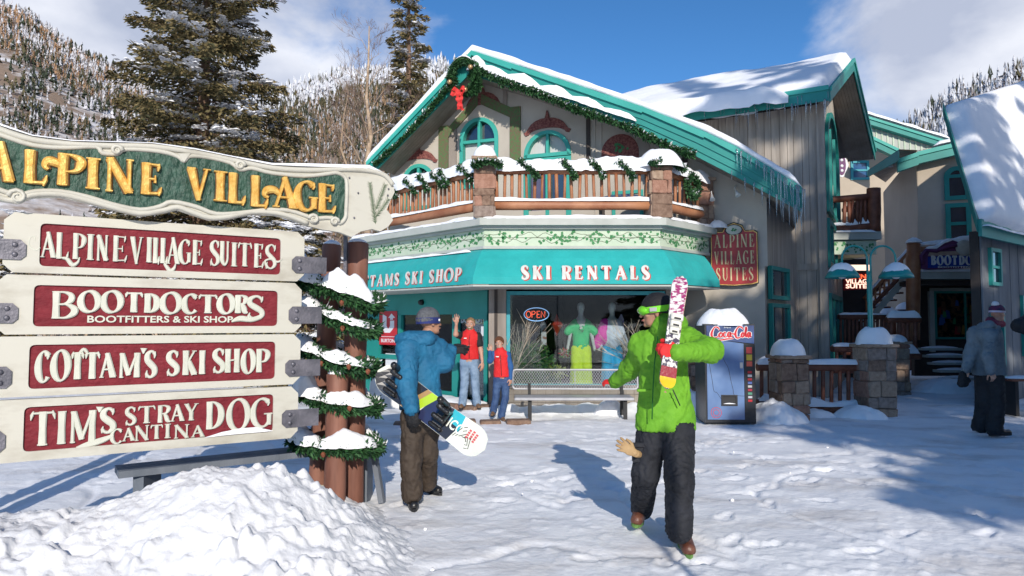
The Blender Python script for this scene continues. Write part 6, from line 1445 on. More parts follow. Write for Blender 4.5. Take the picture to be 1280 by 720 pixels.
zpoly(BU.off(1.3), ((1066, 146), (1185, 180), (1128, 192), (1066, 162)), -.1, 0, m_trim, 'upper_gable'); 
BU13 = BU.off(1.3)
for k in range(16): a = BU13.st(1066+7*k, 160)[0]; z = BU13.st(1066+7*k, 147+2.05*k)[1]; mb = MB(); mb.prism([(a, z-.9+.02*k), (a+.05, z-.9+.02*k), (a+.05, z), (a, z)], BU13, .001, .03); mb.build('gable_batten', m_frz, bb)
snow_ridge('roof_snow', [BU.hit(x, y, 1.5) for x, y in ((1066, 139), (1125, 157), (1188, 176))], .4, .14, bb, 7, step=.2)
snow_ridge('roof_snow', [BR.hit(x, y, .3) for x, y in ((1165, 184), (1200, 176), (1236, 168))], .5, .16, bb, 8, step=.2)
mb = MB(); q = P(1113, 204, 23.6); mb.lathe(q, [(.05, 0), (.09, .12), (.02, .14)], 10, (0, 0, -1)); mb.lathe(q+V(.3, -.2, .05), [(.05, 0), (.09, .12), (.02, .14)], 10, (0, 0, -1)); mb.build('flood_lamp', m_white, bb)
# purple scroll sign fixed high on the wall
ps = thing('scroll_sign', tuple(P(1053, 207, 26)), 'small purple and white scroll sign high between the timber building and tan wall', 'sign'); PS = BU.off(2.2); mb = MB(); a, b = PS.st(1052, 206)
mb.prism([(a+.22*math.cos(t*PI/8)*(1+.25*math.cos(t*PI/2)), b+.5*math.sin(t*PI/8)) for t in range(16)], PS, -.05, 0); o = mb.build('board', m_white, ps); mb = MB(); m_purp = mat('purple_paint', (.14, .04, .13), rough=.6)
mb.prism([(a+.16*math.cos(t*PI/8), b+.42*math.sin(t*PI/8)) for t in range(16)], PS, .001, .02); mb.build('panel', m_purp, ps)
for z in (.18, -.05, -.24): mb = MB(); mb.lathe(PS.at(a, b+z, .02), [(.07, 0), (.05, .02)], 8, PS.n); mb.build('scroll', m_white, ps)
# ============================================================ DECK WITH BOOT SHOP, STAIR
dk = thing('boot_shop', (13.0, 18.5, 0), 'small shop at alley end under a snowy deck with carved blue sign', 'building')
DK = Plane((P(1190, 330, 18.5).x, 18.5, 0), (1, -.04, 0)); DW = DK.off(-1.0)
def dq(xl, xr, yt, yb, d0, d1, m, name, parent=dk, pl=None): return wq(pl or DK, xl, xr, yt, yb, d0, d1, m, name, parent)
dq(1147, 1300, 340, 349, -1.6, .15, m_trim, 'deck_slab'); dq(1150, 1300, 350, 355, -1.6, -.05, m_dark, 'deck_beam')
snow_ridge('deck_snow', [DK.hit(x, 340, .05) for x in (1147, 1180, 1220, 1270)], .3, .08, dk, 4, step=.1)
lg(1142, 305, 1141, 425, DK, .17, 'post', dk, m_log, d=.12, n=14); snow_mound('post_snow', tuple(DK.hit(1142, 303, .12)), .2, .2, .13, dk, 3)
lg(1150, 312, 1300, 308, DK, .08, 'deck_rail', dk, m_log, d=.05); snow_ridge('rail_snow', [DK.hit(x, y, .05) for x, y in ((1148, 307), (1180, 306), (1215, 302), (1240, 300), (1300, 298))], .26, [.1, .14, .2, .16, .1], dk, 5, step=.06)
# carved blue sign
cs = thing('carved_sign', tuple(DK.hit(1190, 335, .25)), 'carved blue shop sign with purple scrolls on the snowy deck rail', 'sign'); CS = DK.off(.25)
pts = [(1152, 335), (1158, 337), (1190, 336), (1240, 334), (1262, 333), (1262, 312), (1240, 310), (1222, 308), (1205, 304), (1190, 300), (1178, 305), (1170, 311), (1158, 311), (1152, 318)]
mb = MB(); mb.prism([CS.st(*p) for p in pts], CS, -.1, -.01); sb = mb.build('board', m_purp, cs)
m_blue = mat('royal_blue_paint', (.01, .05, .32), rough=.5); mb = MB(); mb.prism([CS.st(*p) for p in ((1160, 335), (1256, 331), (1256, 317), (1160, 321))], CS, -.009, .01); mb.build('panel', m_blue, sb)
mb = MB(); mb.prism([CS.st(*p) for p in ((1160, 320), (1256, 316), (1250, 312), (1162, 315))], CS, -.009, .014); mb.build('scroll_band', mat('pink_cream_paint', (.45, .32, .26)), sb)
a, b = CS.st(1163, 328)[0], CS.st(1256, 328)[0]; z0 = CS.st(1200, 331.5)[1]; z1 = CS.st(1200, 319)[1]; line_word('BOOTDOCTORS', a, b, z0, z1-z0, CS, .06, .015, m_white, sb, .0101)
plain_text('small_lettering', 'BOOTFITTERS & SKI SHOP', CS, CS.st(1172, 330)[0], CS.st(1250, 330)[0], CS.st(1200, 335)[1], .05, m_white, sb, .011, .003, .02)
mb = MB(); mb.lathe(CS.at(*CS.st(1205, 310), -.02), [(.22, 0), (.22, .06), (.16, .09), (.001, .10)], 16, CS.n); mb.build('medallion', m_cream, sb)
mb = MB(); mb.tube([CS.at(*CS.st(x, y), .02) for x, y in ((1153, 330), (1151, 320), (1157, 313), (1170, 314), (1182, 309), (1195, 307))], .05, 8); mb.tube([CS.at(*CS.st(x, y), .02) for x, y in ((1216, 307), (1228, 311), (1240, 309), (1258, 312))], .05, 8); mb.build('scroll', m_purp, sb)
snow_ridge('sign_snow', [CS.at(*CS.st(x, y), -.05) for x, y in ((1158, 311), (1170, 311), (1180, 304), (1192, 300))], .16, .08, cs, 7, step=.05)
# shop front under the deck
mb = MB(); mb.prism([DW.st(*p) for p in ((1144, 470), (1300, 470), (1300, 352), (1144, 352))], DW, -.2, -.02)
mb.build('wall', m_dark, dk)
sf, (a, b, z0, z1) = dq(1162, 1300, 360, 364, -.02, .06, m_trim, 'window_head', pl=DW); dq(1161, 1167, 364, 440, -.02, .06, m_trim, 'window_jamb', pl=DW)
a, b, z0, z1 = px_arch(DW, 1167, 1230, 364, 424); fr = window(DW, a, b, z0, z1, 0, .06, [((DW.st(1206, 390)[0], z0), (DW.st(1206, 390)[0], z1))], dk, m_glass, m_teal, inset=.03)
mb = MB(); mb.prism([(a, z0), (b, z0), (b, z1), (a, z1)], DW, -.019, -.005); mb.build('display_back', mat('dim_display_goods', (.02, .02, .02), rough=.9, c2=(.30, .12, .05), scale=7, contrast=(.5, .62), detail=3), dk)
rs = random.Random(6)
GC = [(.45, .55, .02), (.5, .02, .03), (.55, .40, .35), (.02, .3, .12), (.03, .15, .5), (.6, .3, .05)]
for k in range(30):
    x = rs.uniform(a+.1, b-.2); z = rs.uniform(z0+.05, z1-.35); w_ = rs.uniform(.08, .18); c = GC[k % 6] if z < (z0+z1)/2 or k % 2 else (.25, .1, .05); mb = MB(); mb.prism([(x, z), (x+w_, z), (x+w_*.8, z+w_*rs.uniform(1, 2.2)), (x+w_*.2, z+w_*1.6)], DW, -.004+.001*k, .0+.001*k); mb.build('shop_goods', mat('goods_%d' % (k % 7), tuple(v*.5 for v in c), rough=.8), dk)
# stair climbing to the right, seen from the side
stp = thing('outdoor_stair', (11.2, 19.5, 0), 'snowy outdoor wooden stair climbing to the deck behind the teal lamp', 'staircase')
SD_ = Plane((P(1110, 380, 19.6).x, 19.6, 0), (1, 0, 0)); 
for d in (0, -1.2):
    q = [SD_.st(*p) for p in ((1076, 408), (1084, 408), (1146, 338), (1146, 326))]; mb = MB(); mb.prism(q, SD_.off(d), -.06, 0); mb.build('stringer', m_trim if d == 0 else m_logd, stp)
for k in range(8):
    a, b = SD_.st(1086+8*k, 402-9*k); mb = MB(); mb.box(SD_.at(a+.12, b, -.6), (.34, 1.1, .05)); t_ = mb.build('tread', m_logd, stp); snow_mound('tread_snow', tuple(SD_.at(a+.12, b+.025, -.55)), .19, .55, .10, stp, k)
r_ = lg(1080, 374, 1142, 307, SD_, .06, 'handrail', stp, m_log, d=.05); lg(1078, 396, 1144, 325, SD_, .055, 'lower_rail', stp, m_logd, d=.05)
for k in range(11): x = 1083+5.6*k; lg(x, 371-6.0*k, x, 393-6.0*k, SD_, .028, 'baluster', r_, m_log, d=.05, k=2)
snow_ridge('rail_snow', [SD_.hit(x, y, .05)+V(0, 0, .05) for x, y in ((1082, 372), (1110, 341), (1140, 309))], .12, .06, r_, 3)
# fences, gate posts in the alley
def rail_fence(name, label, pl, x0, x1, yt, yb, npk, m, grp=None, snow=.1, seed=0, yt1=None, yb1=None, pk=.035, low=True):
    yt1 = yt if yt1 is None else yt1; yb1 = yb if yb1 is None else yb1
    a, b = pl.hit(x0, yt), pl.hit(x1, yt1); c, d = pl.hit(x0, yb), pl.hit(x1, yb1); t = thing(name, tuple((c+d)/2), label, 'fence', grp)
    log(t, a, b, .07, m, 'top_rail', seed); log(t, c, d, .085, m, 'bottom_rail', seed+1)
    for k in range(npk):
        f = (k+.6)/(npk+.2); p, q = a.lerp(b, f), c.lerp(d, f); log(t, q, p, pk, m, 'picket', k, n=8, k=2)
    if snow:
        snow_ridge('rail_snow', [a.lerp(b, f)+V(0, 0, .05) for f in (0, .3, .6, 1)], .18, snow, t, seed+2, step=.04, lump=.6)
        if low: snow_ridge('rail_snow', [c.lerp(d, f)+V(0, 0, .06) for f in (0.05, .3, .6, .95)], .22, snow*1.3, t, seed+3, step=.04, lump=.8)
    return t
FP = Plane((P(1045, 500, 12.2).x, 12.2, 0), (1, .04, 0))
rail_fence('log_fence', 'low log fence with snowy rail between the two stone pillars', FP, 1001, 1088, 459, 512, 8, m_logd, seed=3)
rail_fence('log_fence', 'short piece of log fence between tan wall and left stone pillar', Plane((P(955, 480, 12.3).x, 12.3, 0), (1, 0, 0)), 946, 968, 459, 505, 2, m_logd, seed=5, snow=.14)
def sp(px, w, yt, ybase, label, seed, snow=.22, u=(1, .1, 0), dp=.42):
    y = CAMZ*FPX/(ybase-404); c = Vector((X(px, y), y, 0)); t = thing('stone_pillar', (c.x, c.y, 0), label, 'pillar'); z1 = P(px, yt, y).z
    cr = stone_pillar(t, c, w, dp, -.1, z1, u, seed, 'core', True, snow, course=.24); return c, z1
sp(984, .46, 448, 524, 'left stone pillar with a snow cap beside the vending machine', 11, .26)
cl, zl = sp(1091, .52, 434, 517, 'right stone pillar carrying the teal lamp post at the alley', 12, .30)
sp(1117, .40, 430, 492, 'darker stone pillar behind the lamp pillar', 13, .15)
GP = Plane((P(1130, 440, 17).x, 17, 0), (1, .03, 0))
rail_fence('dark_fence', 'dark picket fence behind the teal lamp post', GP, 1048, 1110, 396, 440, 12, m_logd, seed=9, snow=.05)
rail_fence('dark_fence', 'dark fence panel between snowy posts at the alley end', GP.off(1.), 1108, 1150, 400, 445, 4, m_logd, seed=12, snow=.16, pk=.05)
rail_fence('dark_fence', 'low dark log rail running behind the stone pillars', Plane((P(1070, 440, 14.5).x, 14.5, 0), (1, .2, 0)), 1040, 1100, 436, 462, 6, m_logd, seed=15, snow=.06)
for px, yt, yb, lb in ((1110, 392, 458, 'left dark log gate post with a snow cap'), (1133, 386, 462, 'middle dark log gate post with a snow cap'), (1152, 396, 462, 'right dark log gate post in front of the boot shop window')):
    y = CAMZ*FPX/(yb-404); t = thing('gate_post', (X(px, y), y, 0), lb, 'post', 'snow capped gate posts in the alley'); z = P(px, yt, y).z; log(t, (X(px, y), y, -.1), (X(px, y), y, z), .26, m_logd, 'log', n=10); snow_mound('snow_cap', (X(px, y), y, z-.01), .34, .34, .26, t, int(px))
# teal double lamp
m_lampteal = mat('lamp_teal_enamel', (.01, .26, .24), rough=.35, coat=.3)
def lamp_post(c, z0, z1, label, s=1.):
    t = thing('street_lamp', (c[0], c[1], z0), label, 'street lamp'); mb = MB(); mb.lathe((c[0], c[1], z0), [(.11*s, 0), (.11*s, .05), (.06*s, .10), (.045*s, .2), (.045*s, z1-z0-.1), (.06*s, z1-z0-.05), (.03*s, z1-z0), (.045*s, z1-z0+.05), (.005, z1-z0+.10)], 14); mb.build('post', m_lampteal, t)
    for sg in (-1, 1):
        mb = MB(); r = .235*s; cc = Vector((c[0]+sg*(r+.03), c[1], z1+.36*s)); pts = [Vector((c[0]+sg*.03, c[1], z1-.45*s)), Vector((c[0]+sg*.03, c[1], z1+.2*s))]+[cc+V(-sg*r*math.cos(a*PI/10), 0, r*math.sin(a*PI/10)) for a in range(11)]+[cc+V(sg*r, 0, -.12*s)]
        mb.tube(pts, .020*s, 8); mb.build('arm', m_lampteal, t); e = cc+V(sg*r, 0, -.12*s)
        mb = MB(); mb.lathe(e, [(.03*s, 0), (.10*s, -.03*s), (.22*s, -.10*s), (.29*s, -.20*s), (.30*s, -.25*s), (.27*s, -.25*s), (.18*s, -.14*s), (.02, -.10*s)], 20); sh_ = mb.build('lamp_shade', m_lampteal, t)
        mb = MB(); mb.ell(e+V(0, 0, -.18*s), .09*s, 10); mb.build('bulb', m_white, sh_); snow_mound('shade_snow', (e.x, e.y, e.z-.16*s), .25*s, .25*s, .20*s, t, 3+sg)
    return t
lamp_post((cl.x-.05, cl.y), zl+.06, P(1081, 347, cl.y).z, 'teal double armed street lamp standing on the right stone pillar', .95)
pole_ = thing('thin_pole', (1.86, -2.2, 0), 'thin metal pole behind the viewer casting the thin line of shadow', 'pole'); mb = MB(); mb.lathe((1.86, -2.2, 0), [(.06, 0), (.06, .04), (.028, .06), (.024, 4.0), (.01, 4.05)], 10); mb.build('pole', m_alu, pole_)
# ============================================================ RIGHT BUILDING
rbg = thing('grey_side_building', (10.5, 14, 0), 'grey building at far right with a huge snow laden roof and teal eave', 'building')
q0, q1 = P(1222, 267, 12.6), P(1290, 300, 14.6); ed = Vector((q1.x-q0.x, q1.y-q0.y, 0)).normalized(); zE = (q0.z+q1.z)/2; q0.z = zE; tl = P(1180, 132, 14.3)
Lr = 9.; q1 = q0+ed*Lr; tr_ = tl+ed*Lr+V(0, 0, 2.9)
mb = MB(); 
def slab2(mb, a, b, c, d, t): mb.add([a, b, c, d, a+V(0, 0, t), b+V(0, 0, t), c+V(0, 0, t), d+V(0, 0, t)], [(0, 1, 2, 3), (4, 7, 6, 5), (0, 4, 5, 1), (1, 5, 6, 2), (2, 6, 7, 3), (3, 7, 4, 0)])
slab2(mb, q0, q1, tr_, tl, -.12); back = tl+Vector((ed.y*-1, ed.x, 0))*3; pass
rr_ = mb.build('roof', m_soffit, rbg)
patch_snow('roof_snow', q0+ed*.03, q1, tr_, tl+ed*.03, .30, rr_, 15, lump=.22, lip=.12, nu=80, nv=50)
nE = ed.cross(V(0, 0, 1)); mb = MB(); vs = [q0+V(0, 0, -.30), q1+V(0, 0, -.30), q1+V(0, 0, .02), q0+V(0, 0, .02)]; mb.add(vs+[v+nE*.06 for v in vs], [(0, 1, 2, 3), (4, 7, 6, 5), (0, 4, 5, 1), (2, 6, 7, 3), (0, 3, 7, 4), (1, 5, 6, 2)]); mb.build('eave_board', m_teal, rr_)
snow_ridge('eave_snow', [q0+nE*.1+V(0, 0, -.12), q0+ed*1.2+nE*.1+V(0, 0, -.14), q0+ed*4+nE*.1+V(0, 0, -.12)], .16, .06, rr_, 4)
vs = [q0+V(0, 0, -.22), tl+V(0, 0, -.22), tl+V(0, 0, .05), q0+V(0, 0, .05)]; mb = MB(); mb.add(vs+[v-ed*.08 for v in vs], [(0, 1, 2, 3), (4, 7, 6, 5), (0, 4, 5, 1), (2, 6, 7, 3), (0, 3, 7, 4), (1, 5, 6, 2)]); mb.build('rake_board', m_teal, rr_)
wc = Vector((X(1229, 13.3), 13.3, 0)); RW = Plane((wc.x, wc.y, 0), tuple(ed)); mb = MB(); mb.prism([(0, -.2), (8.5, -.2), (8.5, zE-.1), (0, zE-.1)], RW, -.2, -.04); mb.build('wall', m_dark, rbg)
m_gtimber = mat('blue_grey_siding', (.13, .14, .155), rough=.85, c2=(.19, .205, .225), scale=3, stretch=(1, 1, .2), bump=.4)
boards(RW, 0, 3.4, -.2, zE-.1, rbg, 7, w=.30, m=m_gtimber, d=0)
mb = MB(); mb.prism([(3.4, -.2), (8.5, -.2), (8.5, zE-.1), (3.4, zE-.1)], RW, -.04, 0); mb.build('wall', m_gtimber, rbg)
RL = Plane((wc.x, wc.y, 0), (ed.y, -ed.x, 0)); 
RL = Plane((wc.x, wc.y, 0), (wc.x, wc.y, 0)); mb = MB(); mb.prism([(.25, -.2), (2.4, -.2), (2.4, zE-.1), (.25, zE-.1)], RL, -.1, 0); mb.build('end_wall', m_gtimber, rbg)
for (a0, a1, z0, z1) in ((.35, .95, 2.35, 3.1), (.35, 1.0, .5, 1.95), (2.2, 3.0, .9, 2.2)): window(RW, a0, a1, z0, z1, 0, .07, [((a0+.05, (z0+z1)/2), (a1-.05, (z0+z1)/2))], rbg, m_glassd, m_teal, inset=.04)
bs = thing('bench', (X(1275, 13.0), 12.7, 0), 'snowy bench against the grey building at the far right edge', 'bench'); by = 12.0; bxx = X(1283, by)
for k in range(3): mb = MB(); mb.box((bxx, by-.15+.15*k, .62), (.9, .11, .04)); mb.build('seat_slat', m_logd, bs)
for s in (-.35, .35): mb = MB(); mb.box((bxx+s, by, .3), (.06, .35, .6)); mb.build('leg', m_black, bs)
snow_mound('bench_snow', (bxx, by, .64), .45, .2, .05, bs, 2)
# heap of stacked snowy slats / steps beside the boot shop
hs_ = thing('stacked_steps', (X(1188, 17.2), 17.2, 0), 'stack of snow dusted steps below the boot shop window', 'steps')
for k in range(6): y = 16.4+.22*k; mb = MB(); mb.box((X(1188, 17), y, .09+.17*k), (1.0, .30, .06)); o = mb.build('tread', m_trim, hs_); snow_mound('tread_snow', (X(1188, 17), y, .12+.17*k), .5, .15, .05, hs_, k)
# snow banks: by the pillars and the vending machine
for (px, y, rx, ry, h, s, lb) in ((966, 11.3, .46, .6, .36, 3, 'snow bank between the vending machine and left pillar'), (1012, 11.8, .42, .3, .15, 4, 'small snow bank at the foot of the left pillar'), (1070, 11.8, .46, .35, .20, 5, 'snow bank at the right end of the low fence'), (868, 12.0, .45, .5, .50, 6, 'snow bank against the stone wall left of the vending machine'), (760, 12.1, .3, .25, .25, 7, 'small snow heap at the right end of the metal bench'), (1185, 16.0, .9, .6, .35, 8, 'snow bank in the alley by the stacked steps')):
    o = snow_mound('snow_bank', (X(px, y), y, -.03), rx, ry, h, None, s, n=100, lump=.22, p=3.0, base=(X(px, y), y, 0)); props(o, lb, 'snow bank')
lw = thing('low_stone_wall', (X(866, 12.9), 12.9, 0), 'low stone wall between shop window and vending machine', 'wall'); stone_pillar(lw, (X(866, 13.0), 13.0, 0), .75, .3, -.1, .95, (1, -.3, 0), 17, 'core', False, .0, course=.2)
# ============================================================ VENDING MACHINE
VY = 10.75; vx0, vx1 = X(881, VY), X(943, VY); vz1 = P(912, 405, VY).z; vm = thing('vending_machine', ((vx0+vx1)/2, VY, 0), 'blue soft drink vending machine with a dome of snow on top', 'vending machine')
VP_ = Plane((vx0, VY, 0), (1, -.05, 0)); vw = vx1-vx0; m_vb = mat('vending_blue', (.055, .12, .28), rough=.35, c2=(.17, .27, .46), scale=1.3, bump=0, coat=.4, detail=3, contrast=(.3, .7)); m_vd = mat('vending_dark', (.012, .014, .02), rough=.4)
mb = MB(); mb.prism([(0, .03), (vw, .03), (vw, vz1), (0, vz1)], VP_, -.75, -.06); mb.build('cabinet', m_vd, vm)
mb = MB(); mb.prism([(.0, .05), (vw-.01, .05), (vw-.01, vz1-.005), (.0, vz1-.005)], VP_, -.058, -.03); dr = mb.build('door', m_vd, vm)
f_ = lambda x, y: (x*vw, .05+y*(vz1-.05))
mb = MB(); mb.prism([f_(.03, .03), f_(.76, .03), f_(.76, .80), f_(.5, .82), f_(.03, .84)], VP_, -.03, -.012); fp = mb.build('front_panel', m_vb, dr)
mb = MB(); mb.prism([f_(.03, .845), f_(.5, .825), f_(.97, .80), f_(.97, .985), f_(.03, .985)], VP_, -.03, -.012); mb.build('header_panel', mat('vending_navy', (.012, .025, .10), rough=.4, c2=(.05, .10, .26), scale=2), dr)
m_cokered = mat('logo_red', (.55, .01, .02), rough=.4, var=.05)
def script(mb, pts, w, d, k=6):
    p = bez(pts, k); n = len(p); vs = []; fs = []
    for i, q in enumerate(p):
        t = p[min(i+1, n-1)]-p[max(i-1, 0)]; t = t[:2]/(np.linalg.norm(t[:2])+1e-9); ww = w*(q[2] if len(q) > 2 else 1)
        for s in (-1, 1): vs.append(VP_.at(*(f_(q[0]-t[1]*ww*s*.9, q[1]+t[0]*ww*s*.42)), d))
    for i in range(n-1): fs.append((2*i, 2*i+1, 2*i+3, 2*i+2))
    mb.add(vs, fs)
CO = [[(.30, .925, .7), (.27, .95, 1.2), (.2, .955, 1), (.14, .91, 1.6), (.13, .87, 1.8), (.18, .845, 1.3), (.26, .86, .8), (.30, .88, .6)], [(.33, .90, 1.5), (.29, .88, 1.6), (.30, .855, 1.), (.35, .865, 1.4), (.36, .89, 1.2), (.33, .90, 1)], [(.44, .895, 1), (.40, .90, 1.2), (.385, .87, 1.6), (.42, .855, 1.), (.47, .87, .6)], [(.53, .895, 1), (.49, .90, 1.2), (.475, .87, 1.6), (.51, .855, 1), (.535, .90, 1.3), (.54, .86, 1.2), (.57, .86, .6)],
      [(.56, .89, 1), (.61, .885, 1.2)], [(.80, .935, .7), (.77, .955, 1.2), (.70, .955, 1), (.645, .91, 1.6), (.64, .87, 1.8), (.68, .845, 1.3), (.75, .86, .8), (.78, .88, .5)], [(.80, .90, 1.5), (.765, .88, 1.6), (.775, .855, 1.), (.81, .865, 1.4), (.82, .89, 1.2), (.80, .90, 1)], [(.84, .87, .7), (.875, .93, 1), (.865, .955, 1.3), (.85, .90, 1.7), (.86, .86, 1.2), (.885, .865, .6)], [(.945, .895, 1), (.91, .90, 1.2), (.895, .87, 1.6), (.92, .855, 1), (.95, .90, 1.3), (.955, .86, 1.2), (.97, .86, .6)],
      [(.14, .845, .4), (.3, .825, 1.), (.45, .835, 1.2), (.6, .84, .5)]]
for nm, m_, wd, d in (('logo_outline', m_white, .026, -.0115), ('logo_script', m_cokered, .015, -.0095)):
    for i_, st_ in enumerate(CO):
        mb = MB(); script(mb, [(.03+x*.93-.02, y*1.0+.012, w) for x, y, w in st_], wd, d+i_*.0002); mb.build(nm, m_, dr)
plain_text('lettering', 'Enjoy', VP_, *[f_(x, 0)[0] for x in (.38, .52)], f_(0, .955)[1], .03, m_white, dr, -.0118, .001, 0)
mb = MB(); mb.prism([f_(.77, .14), f_(.97, .14), f_(.97, .79), f_(.77, .79)], VP_, -.03, -.008); cp = mb.build('control_panel', m_vd, dr)
BT = [(.5, .02, .03), (.5, .5, .52), (.45, .02, .03), (.1, .15, .4), (.5, .48, .45), (.4, .02, .05), (.1, .3, .2), (.45, .45, .48)]
for k in range(9): mb = MB(); y = .50-.036*k; mb.prism([f_(.83, y), f_(.91, y), f_(.91, y+.022), f_(.83, y+.022)], VP_, -.0079, -.002); mb.build('selection_button', mat('button_%d' % (k % 8), BT[k % 8], rough=.35), cp)
for (y0, y1, c) in ((.70, .765, (.5, .05, .05)), (.63, .69, (.45, .33, .03)), (.57, .62, (.5, .08, .05))): mb = MB(); mb.prism([f_(.81, y0), f_(.92, y0), f_(.92, y1), f_(.81, y1)], VP_, -.0079, -.002); mb.build('instruction_label', mat('label_%d' % int(y0*100), c, rough=.4), cp)
mb = MB(); mb.prism([f_(.68, .55), f_(.74, .55), f_(.74, .61), f_(.68, .61)], VP_, -.0119, -.004); mb.build('lock', m_alu, fp)
mb = MB(); mb.ring([f_(.30, .17), f_(.62, .17), f_(.62, .28), f_(.30, .28)], [f_(.33, .185), f_(.59, .185), f_(.59, .265), f_(.33, .265)], VP_, -.0119, .004); mb.prism([f_(.33, .185), f_(.59, .185), f_(.59, .265), f_(.33, .265)], VP_, -.0118, -.010); mb.build('delivery_slot', m_black, fp)
snow_ridge('slot_snow', [VP_.at(*f_(x, .19), .0) for x in (.34, .46, .58)], .03, .02, fp, 2, step=.02)
mb = MB()
for L_ in ([(.31, .80), (.30, .72), (.38, .62), (.45, .55), (.50, .42), (.54, .33)], [(.1, .72), (.08, .6), (.13, .42), (.16, .32), (.22, .30), (.30, .24)], [(.54, .33), (.56, .28), (.7, .27), (.77, .27)]): script(mb, [(x, y, .4) for x, y in L_], .012, -.0112)
mb.build('crack_mark', m_vd, fp)
mb = MB(); c_ = f_(.2, .10)
for r in (.085, .05): mb.ring([(c_[0]+r*math.cos(t*PI/8), c_[1]+r*math.sin(t*PI/8)) for t in range(16)], [(c_[0]+(r-.008)*math.cos(t*PI/8), c_[1]+(r-.008)*math.sin(t*PI/8)) for t in range(16)], VP_, -.0119, -.0105)
mb.build('round_emblem', m_signred, fp)
snow_mound('machine_snow', ((vx0+vx1)/2, VY+.36, vz1-.01), vw*.53, .40, .27, vm, 9, n=90, lump=.14, p=2.3)
# ============================================================ METAL BENCHES
m_mesh = mat('grey_coated_mesh', (.42, .42, .44), rough=.45, metal=.3)
BYy = 11.9; bnch = thing('metal_bench', (X(712, BYy), BYy, 0), 'grey metal mesh bench with a tall open back under the shop window', 'bench')
BNP = Plane((X(641, BYy), BYy, 0), (1, -.02, 0), (0, .12, 1)); bw = BNP.st(797, 475)[0]; bz0, bz1 = BNP.st(715, 486)[1], BNP.st(715, 462)[1]
mb = MB(); fr_ = [BNP.at(a, b, 0) for a, b in rrect(((0, bz0), (bw, bz0), (bw, bz1), (0, bz1)), .06)]; mb.tube(fr_+[fr_[0]], .016, 8); mb.tube([BNP.at(bw*.5, bz0, 0), BNP.at(bw*.5, bz1, 0)], .008, 6); bk = mb.build('back_frame', m_mesh, bnch)
mb = MB(); n_ = int(bw/.045)
for k in range(-6, n_+6):
    for s in (-1, 1):
        a0, b0 = k*.045, bz0; a1, b1 = a0+s*(bz1-bz0)*.7, bz1
        if a0 < .01 or a0 > bw-.01: 
            if not (0 < a1 < bw): continue
            t = ((0 if a0 < .01 else bw)-a0)/(a1-a0); a0, b0 = a0+(a1-a0)*t, b0+(b1-b0)*t
        if a1 < 0 or a1 > bw: t = ((0 if a1 < 0 else bw)-a0)/(a1-a0); a1, b1 = a0+(a1-a0)*t, b0+(b1-b0)*t
        mb.tube([BNP.at(a0, b0, 0), BNP.at(a1, b1, 0)], .0042, 3, caps=False, smooth=False)
o = mb.build('mesh_panel', m_mesh, bk); o['kind'] = 'stuff'
mb = MB(); sy = BYy-.28; zs_ = P(715, 497, sy).z; mb.box(((X(643, sy)+X(789, sy))/2, sy, zs_), (X(789, sy)-X(643, sy), .46, .05), bev=.02); mb.build('seat', m_mesh, bnch)
for px in (662, 779):
    xx = X(px, sy); mb = MB(); mb.box((xx, sy-.12, zs_/2-.03), (.06, .06, zs_)); mb.box((xx, BYy-.02, bz0/2+.05), (.05, .05, bz0+.1)); mb.box((xx, sy+.1, zs_-.03), (.05, .5, .04)); mb.build('leg', m_black, bnch)
# bench behind the signpost
b2 = thing('plank_bench', (X(330, 7.6), 7.6, 0), 'blue grey plank bench half buried behind the signpost', 'bench'); pa_, pb_ = PG(147, 592, .48), PG(474, 556, .48); dd = (pb_-pa_).normalized(); m_bp = mat('blue_grey_plank', (.12, .14, .17), rough=.7, c2=(.18, .20, .235), scale=4, bump=.3, stretch=(1, 1, .3))
nn_ = Vector((-dd.y, dd.x, 0))
for k in range(2): mb = MB(); mb.beam(pa_+nn_*(.15*k), pb_+nn_*(.15*k), .14, .05); mb.build('seat_plank', m_bp, b2)
for t in (.10, .955):
    c = pa_.lerp(pb_, t)+nn_*.08; mb = MB(); mb.box((c.x, c.y, .2), (.08, .26, .5)); mb.build('leg', m_bp, b2)
mb = MB(); c = pa_.lerp(pb_, .955); mb.beam((c.x+.06, c.y-.1, .44), (c.x+.14, c.y-.12, .0), .05, .05); mb.build('leg', m_bp, b2)
